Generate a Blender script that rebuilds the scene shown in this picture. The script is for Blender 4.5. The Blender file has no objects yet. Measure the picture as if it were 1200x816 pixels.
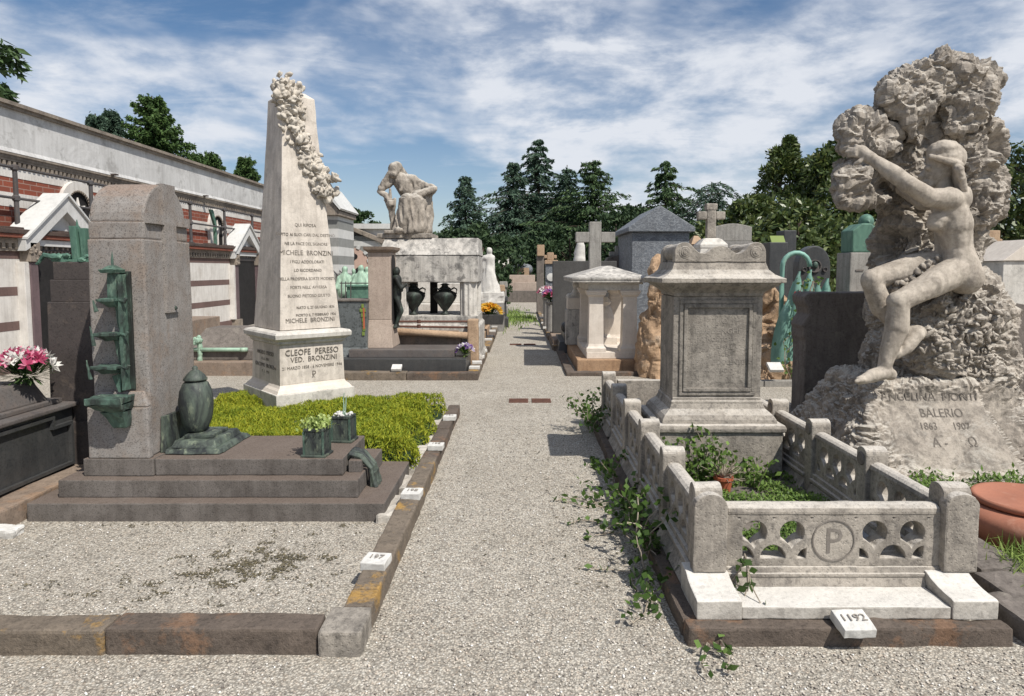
import bpy, bmesh, math, random
import numpy as np
from mathutils import Vector, Matrix, noise

R = math.radians
scene = bpy.context.scene
COL = scene.collection
rng = random.Random(7)

# ---------------------------------------------------------------- camera model (used to measure the photograph)
F_PX, PITCH, CXP = 780.0, R(4.2), 612.0
CYP = 316 + F_PX * math.tan(PITCH)
EYE = 1.6
_c, _s = math.cos(PITCH), math.sin(PITCH)

def _ray(px, py):
    u = (px - CXP) / F_PX
    v = (CYP - py) / F_PX
    return Vector((u, _c + v * _s, -_s + v * _c))

def at(px, py, Y):
    """point of the photograph px,py at the real distance Y"""
    d = _ray(px, py)
    t = Y / d.y
    return Vector((d.x * t, Y, EYE + d.z * t))

def gd(px, py, z=0.0):
    """point of the photograph lying at height z"""
    d = _ray(px, py)
    t = (z - EYE) / d.z
    return Vector((d.x * t, d.y * t, z))

def tag(o, label=None, cat=None, group=None, kind=None):
    if label: o['label'] = label
    if cat: o['category'] = cat
    if group: o['group'] = group
    if kind: o['kind'] = kind
    return o

def thing(name, loc, label, cat, group=None, rz=0.0):
    o = bpy.data.objects.new(name, None)
    COL.objects.link(o)
    o.empty_display_size = 0.1
    o.location = loc
    o.rotation_euler = (0, 0, rz)
    return tag(o, label, cat, group)

def finish(name, me, mat, parent=None, smooth=False, loc=None):
    """link a mesh given in the parent's own space"""
    o = bpy.data.objects.new(name, me)
    COL.objects.link(o)
    if mat is not None:
        for m in (mat if isinstance(mat, (list, tuple)) else [mat]):
            me.materials.append(m)
    if parent is not None:
        o.parent = parent
    if loc is not None:
        o.location = loc
    if smooth:
        me.polygons.foreach_set('use_smooth', [True] * len(me.polygons))
    return o

class MB:
    """collects shapes, then makes ONE mesh object"""
    def __init__(self, off=(0, 0, 0)):
        self.v, self.f, self.off = [], [], Vector(off)
    def add(self, vs, fs):
        n = len(self.v)
        self.v += [Vector(p) for p in vs]
        self.f += [[i + n for i in q] for q in fs]
        return self
    def box(self, x0, x1, y0, y1, z0, z1):
        return self.frus((x0, x1, y0, y1), z0, (x0, x1, y0, y1), z1)
    def frus(self, a, z0, b, z1):
        x0, x1, y0, y1 = a
        u0, u1, w0, w1 = b
        return self.add([(x0, y0, z0), (x1, y0, z0), (x1, y1, z0), (x0, y1, z0),
                         (u0, w0, z1), (u1, w0, z1), (u1, w1, z1), (u0, w1, z1)],
                        [(3, 2, 1, 0), (4, 5, 6, 7), (0, 1, 5, 4), (1, 2, 6, 5), (2, 3, 7, 6), (3, 0, 4, 7)])
    def stack(self, prof, cx, cy, hx, hy):
        """moulded rectangular body: prof = [(extra, z)...] bottom to top; hx, hy half sizes"""
        vs, fs = [], []
        for e, z in prof:
            a, b = hx + e, hy + e
            vs += [(cx - a, cy - b, z), (cx + a, cy - b, z), (cx + a, cy + b, z), (cx - a, cy + b, z)]
        n = len(prof)
        fs.append((3, 2, 1, 0))
        for k in range(n - 1):
            for j in range(4):
                a, b = 4 * k + j, 4 * k + (j + 1) % 4
                fs.append((a, b, b + 4, a + 4))
        fs.append(tuple(4 * (n - 1) + j for j in range(4)))
        return self.add(vs, fs)
    def prism(self, poly, axis, a, b):
        """poly = 2-d outline (counter-clockwise); extruded along axis from a to b"""
        n = len(poly)
        def P(p, t):
            if axis == 'x': return (t, p[0], p[1])
            if axis == 'y': return (p[0], t, p[1])
            return (p[0], p[1], t)
        vs = [P(p, a) for p in poly] + [P(p, b) for p in poly]
        fs = [tuple(range(n)), tuple(range(2 * n - 1, n - 1, -1))]
        for i in range(n):
            j = (i + 1) % n
            fs.append((j, i, i + n, j + n))
        return self.add(vs, fs)
    def lathe(self, prof, c=(0, 0, 0), seg=24, sx=1.0, sy=1.0, cap=True):
        vs, fs = [], []
        for r, z in prof:
            for k in range(seg):
                t = 2 * math.pi * k / seg
                vs.append((c[0] + sx * r * math.cos(t), c[1] + sy * r * math.sin(t), c[2] + z))
        for i in range(len(prof) - 1):
            for k in range(seg):
                l = (k + 1) % seg
                fs.append((i * seg + k, i * seg + l, (i + 1) * seg + l, (i + 1) * seg + k))
        if cap:
            fs.append(tuple(range(seg - 1, -1, -1)))
            m = (len(prof) - 1) * seg
            fs.append(tuple(m + k for k in range(seg)))
        return self.add(vs, fs)
    def tube(self, pts, rad, seg=8):
        pts = [Vector(p) for p in pts]
        if not isinstance(rad, (list, tuple)): rad = [rad] * len(pts)
        vs, fs = [], []
        for i, p in enumerate(pts):
            d = (pts[min(i + 1, len(pts) - 1)] - pts[max(i - 1, 0)])
            d = d.normalized() if d.length > 1e-9 else Vector((0, 0, 1))
            u = d.cross(Vector((0, 0, 1)))
            if u.length < 1e-3: u = d.cross(Vector((0, 1, 0)))
            u.normalize()
            w = d.cross(u).normalized()
            for k in range(seg):
                t = 2 * math.pi * k / seg
                vs.append(p + (u * math.cos(t) + w * math.sin(t)) * rad[i])
        for i in range(len(pts) - 1):
            for k in range(seg):
                l = (k + 1) % seg
                fs.append((i * seg + k, (i + 1) * seg + k, (i + 1) * seg + l, i * seg + l))
        fs.append(tuple(range(seg)))
        m = (len(pts) - 1) * seg
        fs.append(tuple(m + k for k in range(seg - 1, -1, -1)))
        return self.add(vs, fs)
    def ball(self, c, r, sub=2, sx=1, sy=1, sz=1, rot=None):
        bm = bmesh.new()
        bmesh.ops.create_icosphere(bm, subdivisions=sub, radius=r)
        M = Matrix.Diagonal((sx, sy, sz))
        vs = []
        for v in bm.verts:
            q = M @ v.co
            if rot is not None: q = rot @ q
            vs.append(q + Vector(c))
        fs = [[v.index for v in f.verts] for f in bm.faces]
        bm.free()
        return self.add(vs, fs)
    def capsule(self, p0, p1, r0, r1, n=6, seg=12):
        """tapered limb with round ends"""
        p0, p1 = Vector(p0), Vector(p1)
        d = p1 - p0
        L = d.length
        if L < 1e-6: return self.ball(p0, max(r0, r1))
        d /= L
        pts, rad = [], []
        for k in range(n):
            t = math.pi / 2 * (k + .15) / n
            pts.append(p0 - d * r0 * math.cos(t)); rad.append(r0 * math.sin(t))
        for k in range(n):
            t = math.pi / 2 * (1 - (k + .15) / n)
            pts.append(p1 + d * r1 * math.cos(t)); rad.append(r1 * math.sin(t))
        return self.tube(pts, rad, seg)
    def turn(self, M):
        self.v = [M @ p for p in self.v]
        return self
    def mesh(self, name, bevel=0.0, seg=2, worn=None, angle=25):
        me = bpy.data.meshes.new(name)
        me.from_pydata([p - self.off for p in self.v], [], self.f)
        bm = bmesh.new()
        bm.from_mesh(me)
        bmesh.ops.recalc_face_normals(bm, faces=bm.faces)
        if bevel > 0:
            es = [e for e in bm.edges if len(e.link_faces) == 2 and e.calc_face_angle(0) > R(angle)]
            bmesh.ops.bevel(bm, geom=es, offset=bevel, segments=seg, profile=0.6, affect='EDGES', clamp_overlap=True)
        if worn:
            size, amp, sc = worn
            for _ in range(7):
                es = [e for e in bm.edges if e.calc_length() > size]
                if not es or len(bm.verts) > 40000: break
                bmesh.ops.subdivide_edges(bm, edges=es, cuts=1, use_grid_fill=True)
            bm.normal_update()
            o = Vector((rng.random() * 50, rng.random() * 50, rng.random() * 50))
            mv = []
            for v in bm.verts:
                q = v.co * sc + o
                a = noise.noise(q) + .5 * noise.noise(q * 2.3) + .35 * noise.noise(q * 5.1)
                mv.append(v.normal * (a * amp) + noise.noise_vector(q * 1.7) * amp * .5)
            for v, m in zip(bm.verts, mv): v.co += m
        bm.to_mesh(me)
        bm.free()
        return me
    def build(self, name, mat, parent=None, bevel=0.0, seg=2, worn=None, smooth=False, angle=25, loc=None):
        me = self.mesh(name, bevel, seg, worn, angle)
        return finish(name, me, mat, parent, smooth, loc)

def remesh(mb, voxel, smooth=4, factor=.5):
    """melt overlapping solids into one continuous surface"""
    me = bpy.data.meshes.new('melt')
    me.from_pydata([p - mb.off for p in mb.v], [], mb.f)
    bm = bmesh.new(); bm.from_mesh(me)
    bmesh.ops.recalc_face_normals(bm, faces=bm.faces)
    bm.to_mesh(me); bm.free()
    o = bpy.data.objects.new('melt', me)
    COL.objects.link(o)
    m = o.modifiers.new('r', 'REMESH'); m.mode = 'VOXEL'; m.voxel_size = voxel; m.adaptivity = 0
    if smooth:
        s = o.modifiers.new('s', 'SMOOTH'); s.iterations = smooth; s.factor = factor
    dg = bpy.context.evaluated_depsgraph_get()
    out = bpy.data.meshes.new_from_object(o.evaluated_get(dg))
    bpy.data.objects.remove(o)
    return out

def displace(me, fn):
    """move every vertex along its normal by fn(position, normal)"""
    n = len(me.vertices)
    co = np.empty(n * 3); me.vertices.foreach_get('co', co)
    no = np.empty(n * 3); me.vertex_normals.foreach_get('vector', no)
    co = co.reshape(-1, 3); no = no.reshape(-1, 3)
    d = np.array([fn(Vector(p), Vector(q)) for p, q in zip(co, no)])
    co += no * d[:, None]
    me.vertices.foreach_set('co', co.ravel())
    me.update()

def crag(p, sc):
    """cracked, clumpy carving: 0 in the cracks, up to ~1 on the lumps"""
    d = noise.voronoi(p * sc)[0]
    return min(1.0, (d[1] - d[0]) * 1.6)

def leaves(name, P, N, L, W, mat, parent=None, droop=0.0, seed=1, flat=0.0, loc=None):
    """many leaf-sized faces: centres P, leaf directions N, lengths L, widths W (arrays)"""
    P = np.asarray(P, float); n = len(P)
    g = np.random.default_rng(seed)
    N = np.asarray(N, float)
    N = N / (np.linalg.norm(N, axis=1)[:, None] + 1e-9)
    N[:, 2] -= droop
    N = N / (np.linalg.norm(N, axis=1)[:, None] + 1e-9)
    A = g.normal(size=(n, 3))
    if flat: A = A * (1 - flat) + np.array((0, 0, 1.0)); N[:, 2] *= (1 - flat)
    B = np.cross(N, A); B /= (np.linalg.norm(B, axis=1)[:, None] + 1e-9)
    L = (np.zeros(n) + L)[:, None]; W = (np.zeros(n) + W)[:, None]
    v = np.empty((n, 4, 3))
    v[:, 0] = P - N * L * .5
    v[:, 1] = P + B * W * .5 - N * L * .05
    v[:, 2] = P + N * L * .5
    v[:, 3] = P - B * W * .5 - N * L * .05
    me = bpy.data.meshes.new(name)
    me.vertices.add(n * 4); me.vertices.foreach_set('co', v.ravel())
    me.loops.add(n * 4); me.loops.foreach_set('vertex_index', np.arange(n * 4, dtype=np.int32))
    me.polygons.add(n)
    me.polygons.foreach_set('loop_start', np.arange(0, n * 4, 4, dtype=np.int32))
    me.polygons.foreach_set('loop_total', np.full(n, 4, dtype=np.int32))
    me.update(calc_edges=True)
    at_ = me.attributes.new('tint', 'FLOAT', 'FACE')
    at_.data.foreach_set('value', g.random(n).astype(np.float32))
    return finish(name, me, mat, parent, loc=loc)

_fonts = {}
def inscription(lines, mat, parent, M, name='inscription', depth=.0012):
    """lines = [(text, height, x, z)]: one mesh per line, laid out in a local x/z plane, placed by matrix M (parent space)"""
    for text, h, x, z in lines:
        cu = bpy.data.curves.new('txt', 'FONT')
        cu.body = text; cu.size = h * 1.38; cu.align_x = 'CENTER'; cu.extrude = depth; cu.resolution_u = 2
        o = bpy.data.objects.new('txt', cu); COL.objects.link(o)
        dg = bpy.context.evaluated_depsgraph_get(); dg.update()
        me = bpy.data.meshes.new_from_object(o.evaluated_get(dg))
        me.transform(M @ Matrix.Translation((x, 0, z)) @ Matrix.Rotation(R(90), 4, 'X'))
        me.materials.clear()
        bpy.data.objects.remove(o); bpy.data.curves.remove(cu)
        me.name = name
        finish(name, me, mat, parent)

def copy_tree(o, parent=None):
    c = o.copy(); COL.objects.link(c)
    if parent is not None: c.parent = parent
    for ch in list(o.children): copy_tree(ch, c)
    return c
# ---------------------------------------------------------------- materials
class NT:
    def __init__(self, name):
        self.m = bpy.data.materials.new(name); self.m.use_nodes = True
        self.t = self.m.node_tree; self.b = self.t.nodes['Principled BSDF']
        self.tc = self.n('ShaderNodeTexCoord')
    def n(self, kind, **kw):
        o = self.t.nodes.new(kind)
        for k, v in kw.items(): setattr(o, k, v)
        return o
    def l(self, a, b): self.t.links.new(a, b)
    def noise(self, scale, detail=4, rough=.55, vec=None, mapping=None, dist=0):
        o = self.n('ShaderNodeTexNoise')
        o.inputs['Scale'].default_value = scale; o.inputs['Detail'].default_value = detail
        o.inputs['Roughness'].default_value = rough; o.inputs['Distortion'].default_value = dist
        src = vec if vec is not None else self.tc.outputs['Object']
        if mapping:
            mp = self.n('ShaderNodeMapping'); mp.inputs['Scale'].default_value = mapping
            self.l(src, mp.inputs['Vector']); src = mp.outputs['Vector']
        self.l(src, o.inputs['Vector'])
        return o.outputs['Fac']
    def vor(self, scale, feature='F1', out='Distance', vec=None, rnd=1.0):
        o = self.n('ShaderNodeTexVoronoi', feature=feature)
        o.inputs['Scale'].default_value = scale; o.inputs['Randomness'].default_value = rnd
        self.l(vec if vec is not None else self.tc.outputs['Object'], o.inputs['Vector'])
        return o.outputs[out]
    def ramp(self, fac, stops, interp='LINEAR'):
        o = self.n('ShaderNodeValToRGB'); o.color_ramp.interpolation = interp
        e = o.color_ramp.elements
        while len(e) < len(stops): e.new(.5)
        for k, (p, c) in enumerate(stops):
            e[k].position = p
            e[k].color = (c, c, c, 1) if isinstance(c, (int, float)) else (*c, 1)
        self.l(fac, o.inputs['Fac'])
        return o.outputs['Color']
    def mix(self, fac, a, b, mode='MIX'):
        o = self.n('ShaderNodeMix', data_type='RGBA', blend_type=mode)
        for s, x in ((o.inputs[0], fac), (o.inputs[6], a), (o.inputs[7], b)):
            if isinstance(x, (int, float)): s.default_value = x
            elif isinstance(x, tuple): s.default_value = (*x, 1)
            else: self.l(x, s)
        return o.outputs[2]
    def math(self, op, a, b=None, clamp=False):
        o = self.n('ShaderNodeMath', operation=op, use_clamp=clamp)
        for s, x in ((o.inputs[0], a), (o.inputs[1], b)):
            if x is None: continue
            if isinstance(x, (int, float)): s.default_value = x
            else: self.l(x, s)
        return o.outputs[0]
    def bump(self, h, strength=.3, dist=.01, prev=None):
        o = self.n('ShaderNodeBump'); o.inputs['Strength'].default_value = strength
        o.inputs['Distance'].default_value = dist
        self.l(h, o.inputs['Height'])
        if prev is not None: self.l(prev, o.inputs['Normal'])
        return o.outputs['Normal']
    def out(self, col, rough=.8, normal=None, metal=0.0, spec=.3):
        if isinstance(col, tuple): self.b.inputs['Base Color'].default_value = (*col, 1)
        else: self.l(col, self.b.inputs['Base Color'])
        if isinstance(rough, (int, float)): self.b.inputs['Roughness'].default_value = rough
        else: self.l(rough, self.b.inputs['Roughness'])
        self.b.inputs['Metallic'].default_value = metal
        self.b.inputs['Specular IOR Level'].default_value = spec
        if normal is not None: self.l(normal, self.b.inputs['Normal'])
        return self.m

def mul(c, k): return tuple(min(1, x * k) for x in c)

def stone(name, base, alt, stain=(.06, .055, .05), amt=.5, streak=.4, grain=.25, gscale=260, pscale=2.2,
          rough=.85, bump=.35, spots=None, spot_amt=.0, spot_scale=9, top=None, topamt=.0, pit=0.0, veins=None, spec=.25):
    """weathered stone: patches, dark stains, run-off streaks, grain, lichen spots"""
    s = NT(name)
    c = s.mix(s.ramp(s.noise(pscale, 6, .65, dist=.4), [(.34, 0), (.66, 1)]), base, alt)
    if veins:
        v = s.ramp(s.noise(1.3, 8, .7, mapping=(2.5, 2.5, 6), dist=2.5), [(.47, 0), (.5, 1), (.53, 0)])
        c = s.mix(s.math('MULTIPLY', v, .75), c, veins)
    if amt > 0:
        a = s.ramp(s.noise(pscale * 2.3, 8, .72, dist=.6), [(.46, 0), (.72, 1)])
        c = s.mix(s.math('MULTIPLY', a, amt), c, stain)
    if streak > 0:
        st = s.ramp(s.noise(3.0, 7, .62, mapping=(5.5, 5.5, .55)), [(.45, 0), (.74, 1)])
        c = s.mix(s.math('MULTIPLY', st, streak), c, stain)
    if spots:
        sp = s.ramp(s.noise(spot_scale, 7, .7), [(.55, 0), (.63, 1)])
        c = s.mix(s.math('MULTIPLY', sp, spot_amt), c, spots)
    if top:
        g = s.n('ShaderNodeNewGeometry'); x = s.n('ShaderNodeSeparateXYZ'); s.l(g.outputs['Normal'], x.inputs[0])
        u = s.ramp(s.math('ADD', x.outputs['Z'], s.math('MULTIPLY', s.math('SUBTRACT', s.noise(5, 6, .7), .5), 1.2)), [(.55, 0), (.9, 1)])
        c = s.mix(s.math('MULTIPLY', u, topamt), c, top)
    gn = s.noise(gscale, 2, .6)
    c = s.mix(1.0, c, s.ramp(gn, [(.25, 1 - grain), (.5, 1.0), (.78, 1.0)]), 'MULTIPLY')
    gp = s.vor(gscale * .33, 'F1', 'Color')
    sx = s.n('ShaderNodeSeparateColor'); s.l(gp, sx.inputs[0])
    c = s.mix(1.0, c, s.ramp(sx.outputs[0], [(0, 1 - grain * .8), (.3, 1.0), (1, 1.0)]), 'MULTIPLY')
    h = s.math('ADD', s.math('MULTIPLY', s.noise(gscale * .35, 4, .65), .35), s.noise(pscale * 9, 7, .65))
    nrm = s.bump(h, bump, .012)
    if pit > 0:
        pv = s.ramp(s.vor(55), [(.08, 0), (.3, 1)])
        nrm = s.bump(pv, pit, .01, nrm)
    return s.out(c, rough, nrm, spec=spec)

M = {}
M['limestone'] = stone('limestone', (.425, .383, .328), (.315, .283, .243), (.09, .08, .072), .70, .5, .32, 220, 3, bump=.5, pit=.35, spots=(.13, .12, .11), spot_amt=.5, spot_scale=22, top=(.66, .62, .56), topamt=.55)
M['marble'] = stone('white_marble', (.66, .63, .58), (.55, .52, .47), (.20, .19, .175), .5, .28, .14, 240, 2.4, bump=.25, spots=(.16, .15, .14), spot_amt=.35, spot_scale=14)
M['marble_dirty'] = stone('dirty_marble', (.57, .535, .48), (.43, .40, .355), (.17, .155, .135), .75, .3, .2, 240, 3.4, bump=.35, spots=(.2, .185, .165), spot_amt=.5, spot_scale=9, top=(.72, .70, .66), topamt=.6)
M['marble_clean'] = stone('cream_marble', (.70, .635, .56), (.63, .565, .49), (.33, .28, .23), .35, .22, .10, 260, 2.2, bump=.15, rough=.7)
M['obelisk'] = stone('obelisk_marble', (.66, .60, .53), (.57, .515, .45), (.27, .235, .20), .55, .5, .14, 260, 1.7, bump=.2, rough=.75, spots=(.33, .30, .265), spot_amt=.4, spot_scale=7)
M['marble_panel'] = stone('panel_marble', (.62, .62, .61), (.54, .535, .52), (.30, .29, .27), .35, .28, .08, 200, 1.2, bump=.1)
M['sarcophagus'] = stone('sarcophagus_stone', (.60, .57, .52), (.47, .44, .40), (.10, .098, .095), .85, .65, .2, 200, 1.7, bump=.4, spots=(.11, .105, .1), spot_amt=.75, spot_scale=6, pit=.3)
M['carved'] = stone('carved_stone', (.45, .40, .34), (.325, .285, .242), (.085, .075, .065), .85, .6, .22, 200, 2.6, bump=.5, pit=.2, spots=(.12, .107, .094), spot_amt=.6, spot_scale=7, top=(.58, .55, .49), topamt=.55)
M['carved_light'] = stone('carved_light_stone', (.60, .55, .475), (.50, .45, .385), (.17, .15, .13), .6, .2, .15, 220, 4, bump=.35, spots=(.2, .18, .155), spot_amt=.4, spot_scale=14)
M['skin_stone'] = stone('figure_stone', (.50, .445, .375), (.40, .35, .295), (.15, .128, .105), .65, .55, .16, 240, 3.2, bump=.22, spots=(.2, .17, .145), spot_amt=.35, spot_scale=9)
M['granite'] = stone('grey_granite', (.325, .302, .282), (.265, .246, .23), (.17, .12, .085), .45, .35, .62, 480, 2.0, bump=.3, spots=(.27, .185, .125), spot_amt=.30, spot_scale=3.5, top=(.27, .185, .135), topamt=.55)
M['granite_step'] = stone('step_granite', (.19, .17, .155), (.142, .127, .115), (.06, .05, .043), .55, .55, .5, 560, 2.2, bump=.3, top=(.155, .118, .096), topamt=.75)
M['dark_stele'] = stone('dark_stele', (.085, .072, .067), (.062, .052, .049), (.04, .034, .032), .4, .25, .4, 300, 2.5, bump=.25, spots=(.22, .17, .13), spot_amt=.25, spot_scale=9, spec=.35, rough=.6)
M['black_granite'] = stone('black_granite', (.055, .057, .058), (.04, .041, .042), (.11, .105, .1), .35, .3, .35, 300, 3, bump=.12, rough=.42, spec=.5)
M['black_top'] = stone('black_top', (.13, .12, .115), (.09, .08, .078), (.20, .15, .12), .4, .15, .35, 300, 3, bump=.15, rough=.55, spec=.4)
M['green_granite'] = stone('green_grey_granite', (.15, .165, .165), (.11, .122, .124), (.06, .065, .065), .45, .4, .6, 120, 3, bump=.2, rough=.55, spec=.4)
M['slate_marble'] = stone('blue_grey_marble', (.15, .165, .185), (.115, .125, .14), (.06, .06, .065), .4, .3, .15, 160, 2, bump=.15, veins=(.42, .44, .46), rough=.6)
M['charcoal_slab'] = stone('charcoal_slab', (.095, .093, .09), (.075, .073, .07), (.05, .048, .046), .4, .3, .3, 240, 2.5, bump=.15)
M['limestone_dark'] = stone('stained_limestone', (.36, .325, .28), (.275, .248, .215), (.075, .068, .06), .75, .6, .34, 240, 3, bump=.5, pit=.35, spots=(.10, .092, .082), spot_amt=.55, spot_scale=20)
M['brown_slab'] = stone('brown_slab', (.30, .235, .185), (.235, .18, .14), (.10, .08, .065), .5, .4, .3, 250, 2.5, bump=.3, spots=(.36, .22, .13), spot_amt=.4, spot_scale=4)
M['kerb'] = stone('kerb_stone', (.215, .175, .135), (.155, .127, .10), (.07, .06, .05), .6, .3, .35, 240, 3.5, bump=.6, spots=(.42, .25, .07), spot_amt=.8, spot_scale=3.6, pit=.2)
M['kerb_dark'] = stone('dark_kerb_stone', (.15, .12, .098), (.11, .088, .072), (.055, .046, .04), .6, .3, .35, 240, 3.5, bump=.6, spots=(.27, .15, .085), spot_amt=.5, spot_scale=4, pit=.2)
M['pink_granite'] = stone('pinkish_granite', (.47, .385, .32), (.40, .32, .265), (.2, .155, .125), .35, .3, .35, 320, 2, bump=.2)
M['brown_rock'] = stone('brown_rock', (.47, .32, .20), (.38, .255, .16), (.13, .09, .06), .6, .3, .3, 140, 2.2, bump=.9, spots=(.52, .42, .32), spot_amt=.5, spot_scale=3.5, pit=.3)
M['rusty_slab'] = stone('rusty_slab', (.46, .305, .19), (.35, .22, .13), (.15, .095, .065), .55, .5, .25, 240, 2.6, bump=.35)
M['concrete'] = stone('concrete', (.36, .345, .315), (.29, .275, .25), (.13, .12, .11), .5, .65, .25, 200, 2.2, bump=.3)
M['dark_stone'] = stone('dark_weathered_stone', (.20, .175, .155), (.15, .13, .115), (.06, .053, .048), .5, .5, .3, 240, 2.5, bump=.4, spots=(.29, .26, .22), spot_amt=.35, spot_scale=6)
M['grey_stone'] = stone('grey_stone', (.33, .315, .295), (.26, .25, .235), (.12, .11, .1), .5, .4, .3, 240, 2.5, bump=.3)
M['sandstone'] = stone('sandstone', (.46, .33, .22), (.38, .26, .17), (.2, .14, .1), .4, .3, .3, 200, 3, bump=.4)
M['tile'] = stone('number_tile', (.64, .63, .60), (.55, .54, .51), (.36, .34, .31), .4, .0, .1, 260, 9, bump=.2)
M['mortar'] = stone('white_mortar', (.55, .52, .47), (.38, .345, .30), (.3, .27, .23), .5, 0, .2, 200, 6, bump=.6)
M['terracotta'] = stone('terracotta', (.37, .155, .098), (.30, .125, .08), (.27, .13, .09), .4, .15, .08, 200, 2.2, bump=.10, rough=.75, spots=(.50, .29, .21), spot_amt=.35, spot_scale=4)
M['wall_white'] = stone('parapet_plaster', (.60, .595, .585), (.50, .495, .485), (.22, .21, .2), .55, .28, .08, 120, .6, bump=.2, spots=(.25, .24, .225), spot_amt=.5, spot_scale=2.6)
M['wall_marble'] = stone('gallery_marble', (.70, .675, .635), (.62, .59, .55), (.28, .25, .22), .35, .4, .06, 140, .9, bump=.1, spots=(.4, .34, .28), spot_amt=.25, spot_scale=2.2)
M['band_brown'] = stone('brown_band', (.18, .118, .105), (.145, .095, .085), (.08, .06, .055), .4, .3, .15, 160, 1.6, bump=.15)
M['cornice'] = stone('dirty_cornice', (.34, .29, .235), (.22, .185, .155), (.075, .066, .06), .75, .45, .2, 160, 1.4, bump=.5)
M['soot'] = stone('sooty_ledge', (.075, .06, .055), (.11, .075, .06), (.03, .027, .025), .5, .2, .3, 160, 2, bump=.5)
M['roof_red'] = stone('red_ledge', (.30, .095, .06), (.2, .075, .05), (.07, .05, .045), .55, .2, .2, 160, 2, bump=.4)
M['purple_col'] = stone('porphyry', (.17, .12, .125), (.13, .095, .1), (.07, .055, .055), .4, .3, .2, 160, 2, bump=.1, rough=.5)
M['iron'] = stone('grey_iron', (.085, .085, .09), (.06, .06, .062), (.14, .08, .05), .35, .2, .1, 160, 4, bump=.2, rough=.6)
M['dark_gap'] = stone('dark_interior', (.03, .028, .028), (.02, .019, .019), (.012, .011, .011), .4, 0, .2, 100, 4, bump=.1)
M['rust_plate'] = stone('rusty_iron', (.17, .085, .06), (.125, .065, .05), (.07, .045, .04), .5, 0, .3, 200, 9, bump=.5, rough=.8)
M['ink'] = stone('engraved_letter', (.13, .115, .10), (.20, .175, .15), (.05, .045, .04), .5, 0, .1, 200, 20, bump=.1)
M['ink_soft'] = stone('worn_letter', (.17, .15, .13), (.25, .225, .2), (.12, .11, .1), .5, 0, .1, 200, 9, bump=.1)
M['chapel_light'] = stone('chapel_light_band', (.60, .60, .585), (.52, .52, .505), (.3, .3, .29), .35, .3, .08, 120, 1, bump=.1)
M['chapel_grey'] = stone('chapel_grey_band', (.27, .275, .265), (.22, .225, .215), (.13, .13, .125), .35, .3, .1, 120, 1, bump=.1)
M['pink_plaster'] = stone('pink_plaster', (.56, .40, .325), (.50, .35, .285), (.3, .23, .2), .3, .2, .08, 120, 1, bump=.1)
M['pot_red'] = stone('red_pot', (.42, .12, .06), (.36, .1, .05), (.2, .09, .06), .3, 0, .1, 200, 6, bump=.1)
M['twig'] = stone('dry_twig', (.40, .35, .28), (.28, .23, .18), (.16, .13, .1), .4, 0, .2, 200, 12, bump=.3)
M['ink_faint'] = stone('faint_letter', (.26, .235, .205), (.36, .325, .285), (.15, .135, .12), .5, 0, .2, 200, 30, bump=.1)
M['bark'] = stone('bark', (.10, .075, .055), (.065, .05, .04), (.03, .025, .02), .5, .4, .3, 60, 5, bump=.9)
M['white_stone_far'] = stone('white_statue', (.66, .64, .60), (.56, .54, .50), (.26, .25, .23), .45, .25, .1, 200, 3, bump=.2)

def bronze(name, dark, green, pale, mixlo=.4, mixhi=.62, rough=.6):
    s = NT(name)
    a = s.ramp(s.noise(7, 7, .68, mapping=(1, 1, .45), dist=.8), [(mixlo, 0), (mixhi, 1)])
    c = s.mix(a, dark, green)
    b = s.ramp(s.noise(16, 7, .7, mapping=(1, 1, .35)), [(.56, 0), (.7, 1)])
    c = s.mix(s.math('MULTIPLY', b, .7), c, pale)
    nrm = s.bump(s.noise(60, 5, .6), .25, .006)
    return s.out(c, rough, nrm, metal=.15, spec=.4)
M['bronze'] = bronze('green_bronze', (.035, .045, .04), (.085, .15, .115), (.24, .33, .25))
M['bronze_dark'] = bronze('dark_bronze', (.02, .022, .02), (.05, .075, .06), (.17, .22, .17), .48, .7)
M['bronze_urn'] = bronze('urn_bronze', (.028, .032, .034), (.10, .125, .10), (.28, .32, .22), .40, .60)
M['bronze_bright'] = bronze('verdigris', (.05, .10, .078), (.10, .20, .148), (.20, .31, .24), .3, .55)
M['bronze_pale'] = bronze('pale_verdigris', (.22, .34, .26), (.33, .46, .35), (.48, .56, .44), .3, .6)
M['copper_leaf'] = bronze('turquoise_copper', (.13, .26, .22), (.22, .40, .335), (.38, .50, .40), .3, .6)

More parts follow.
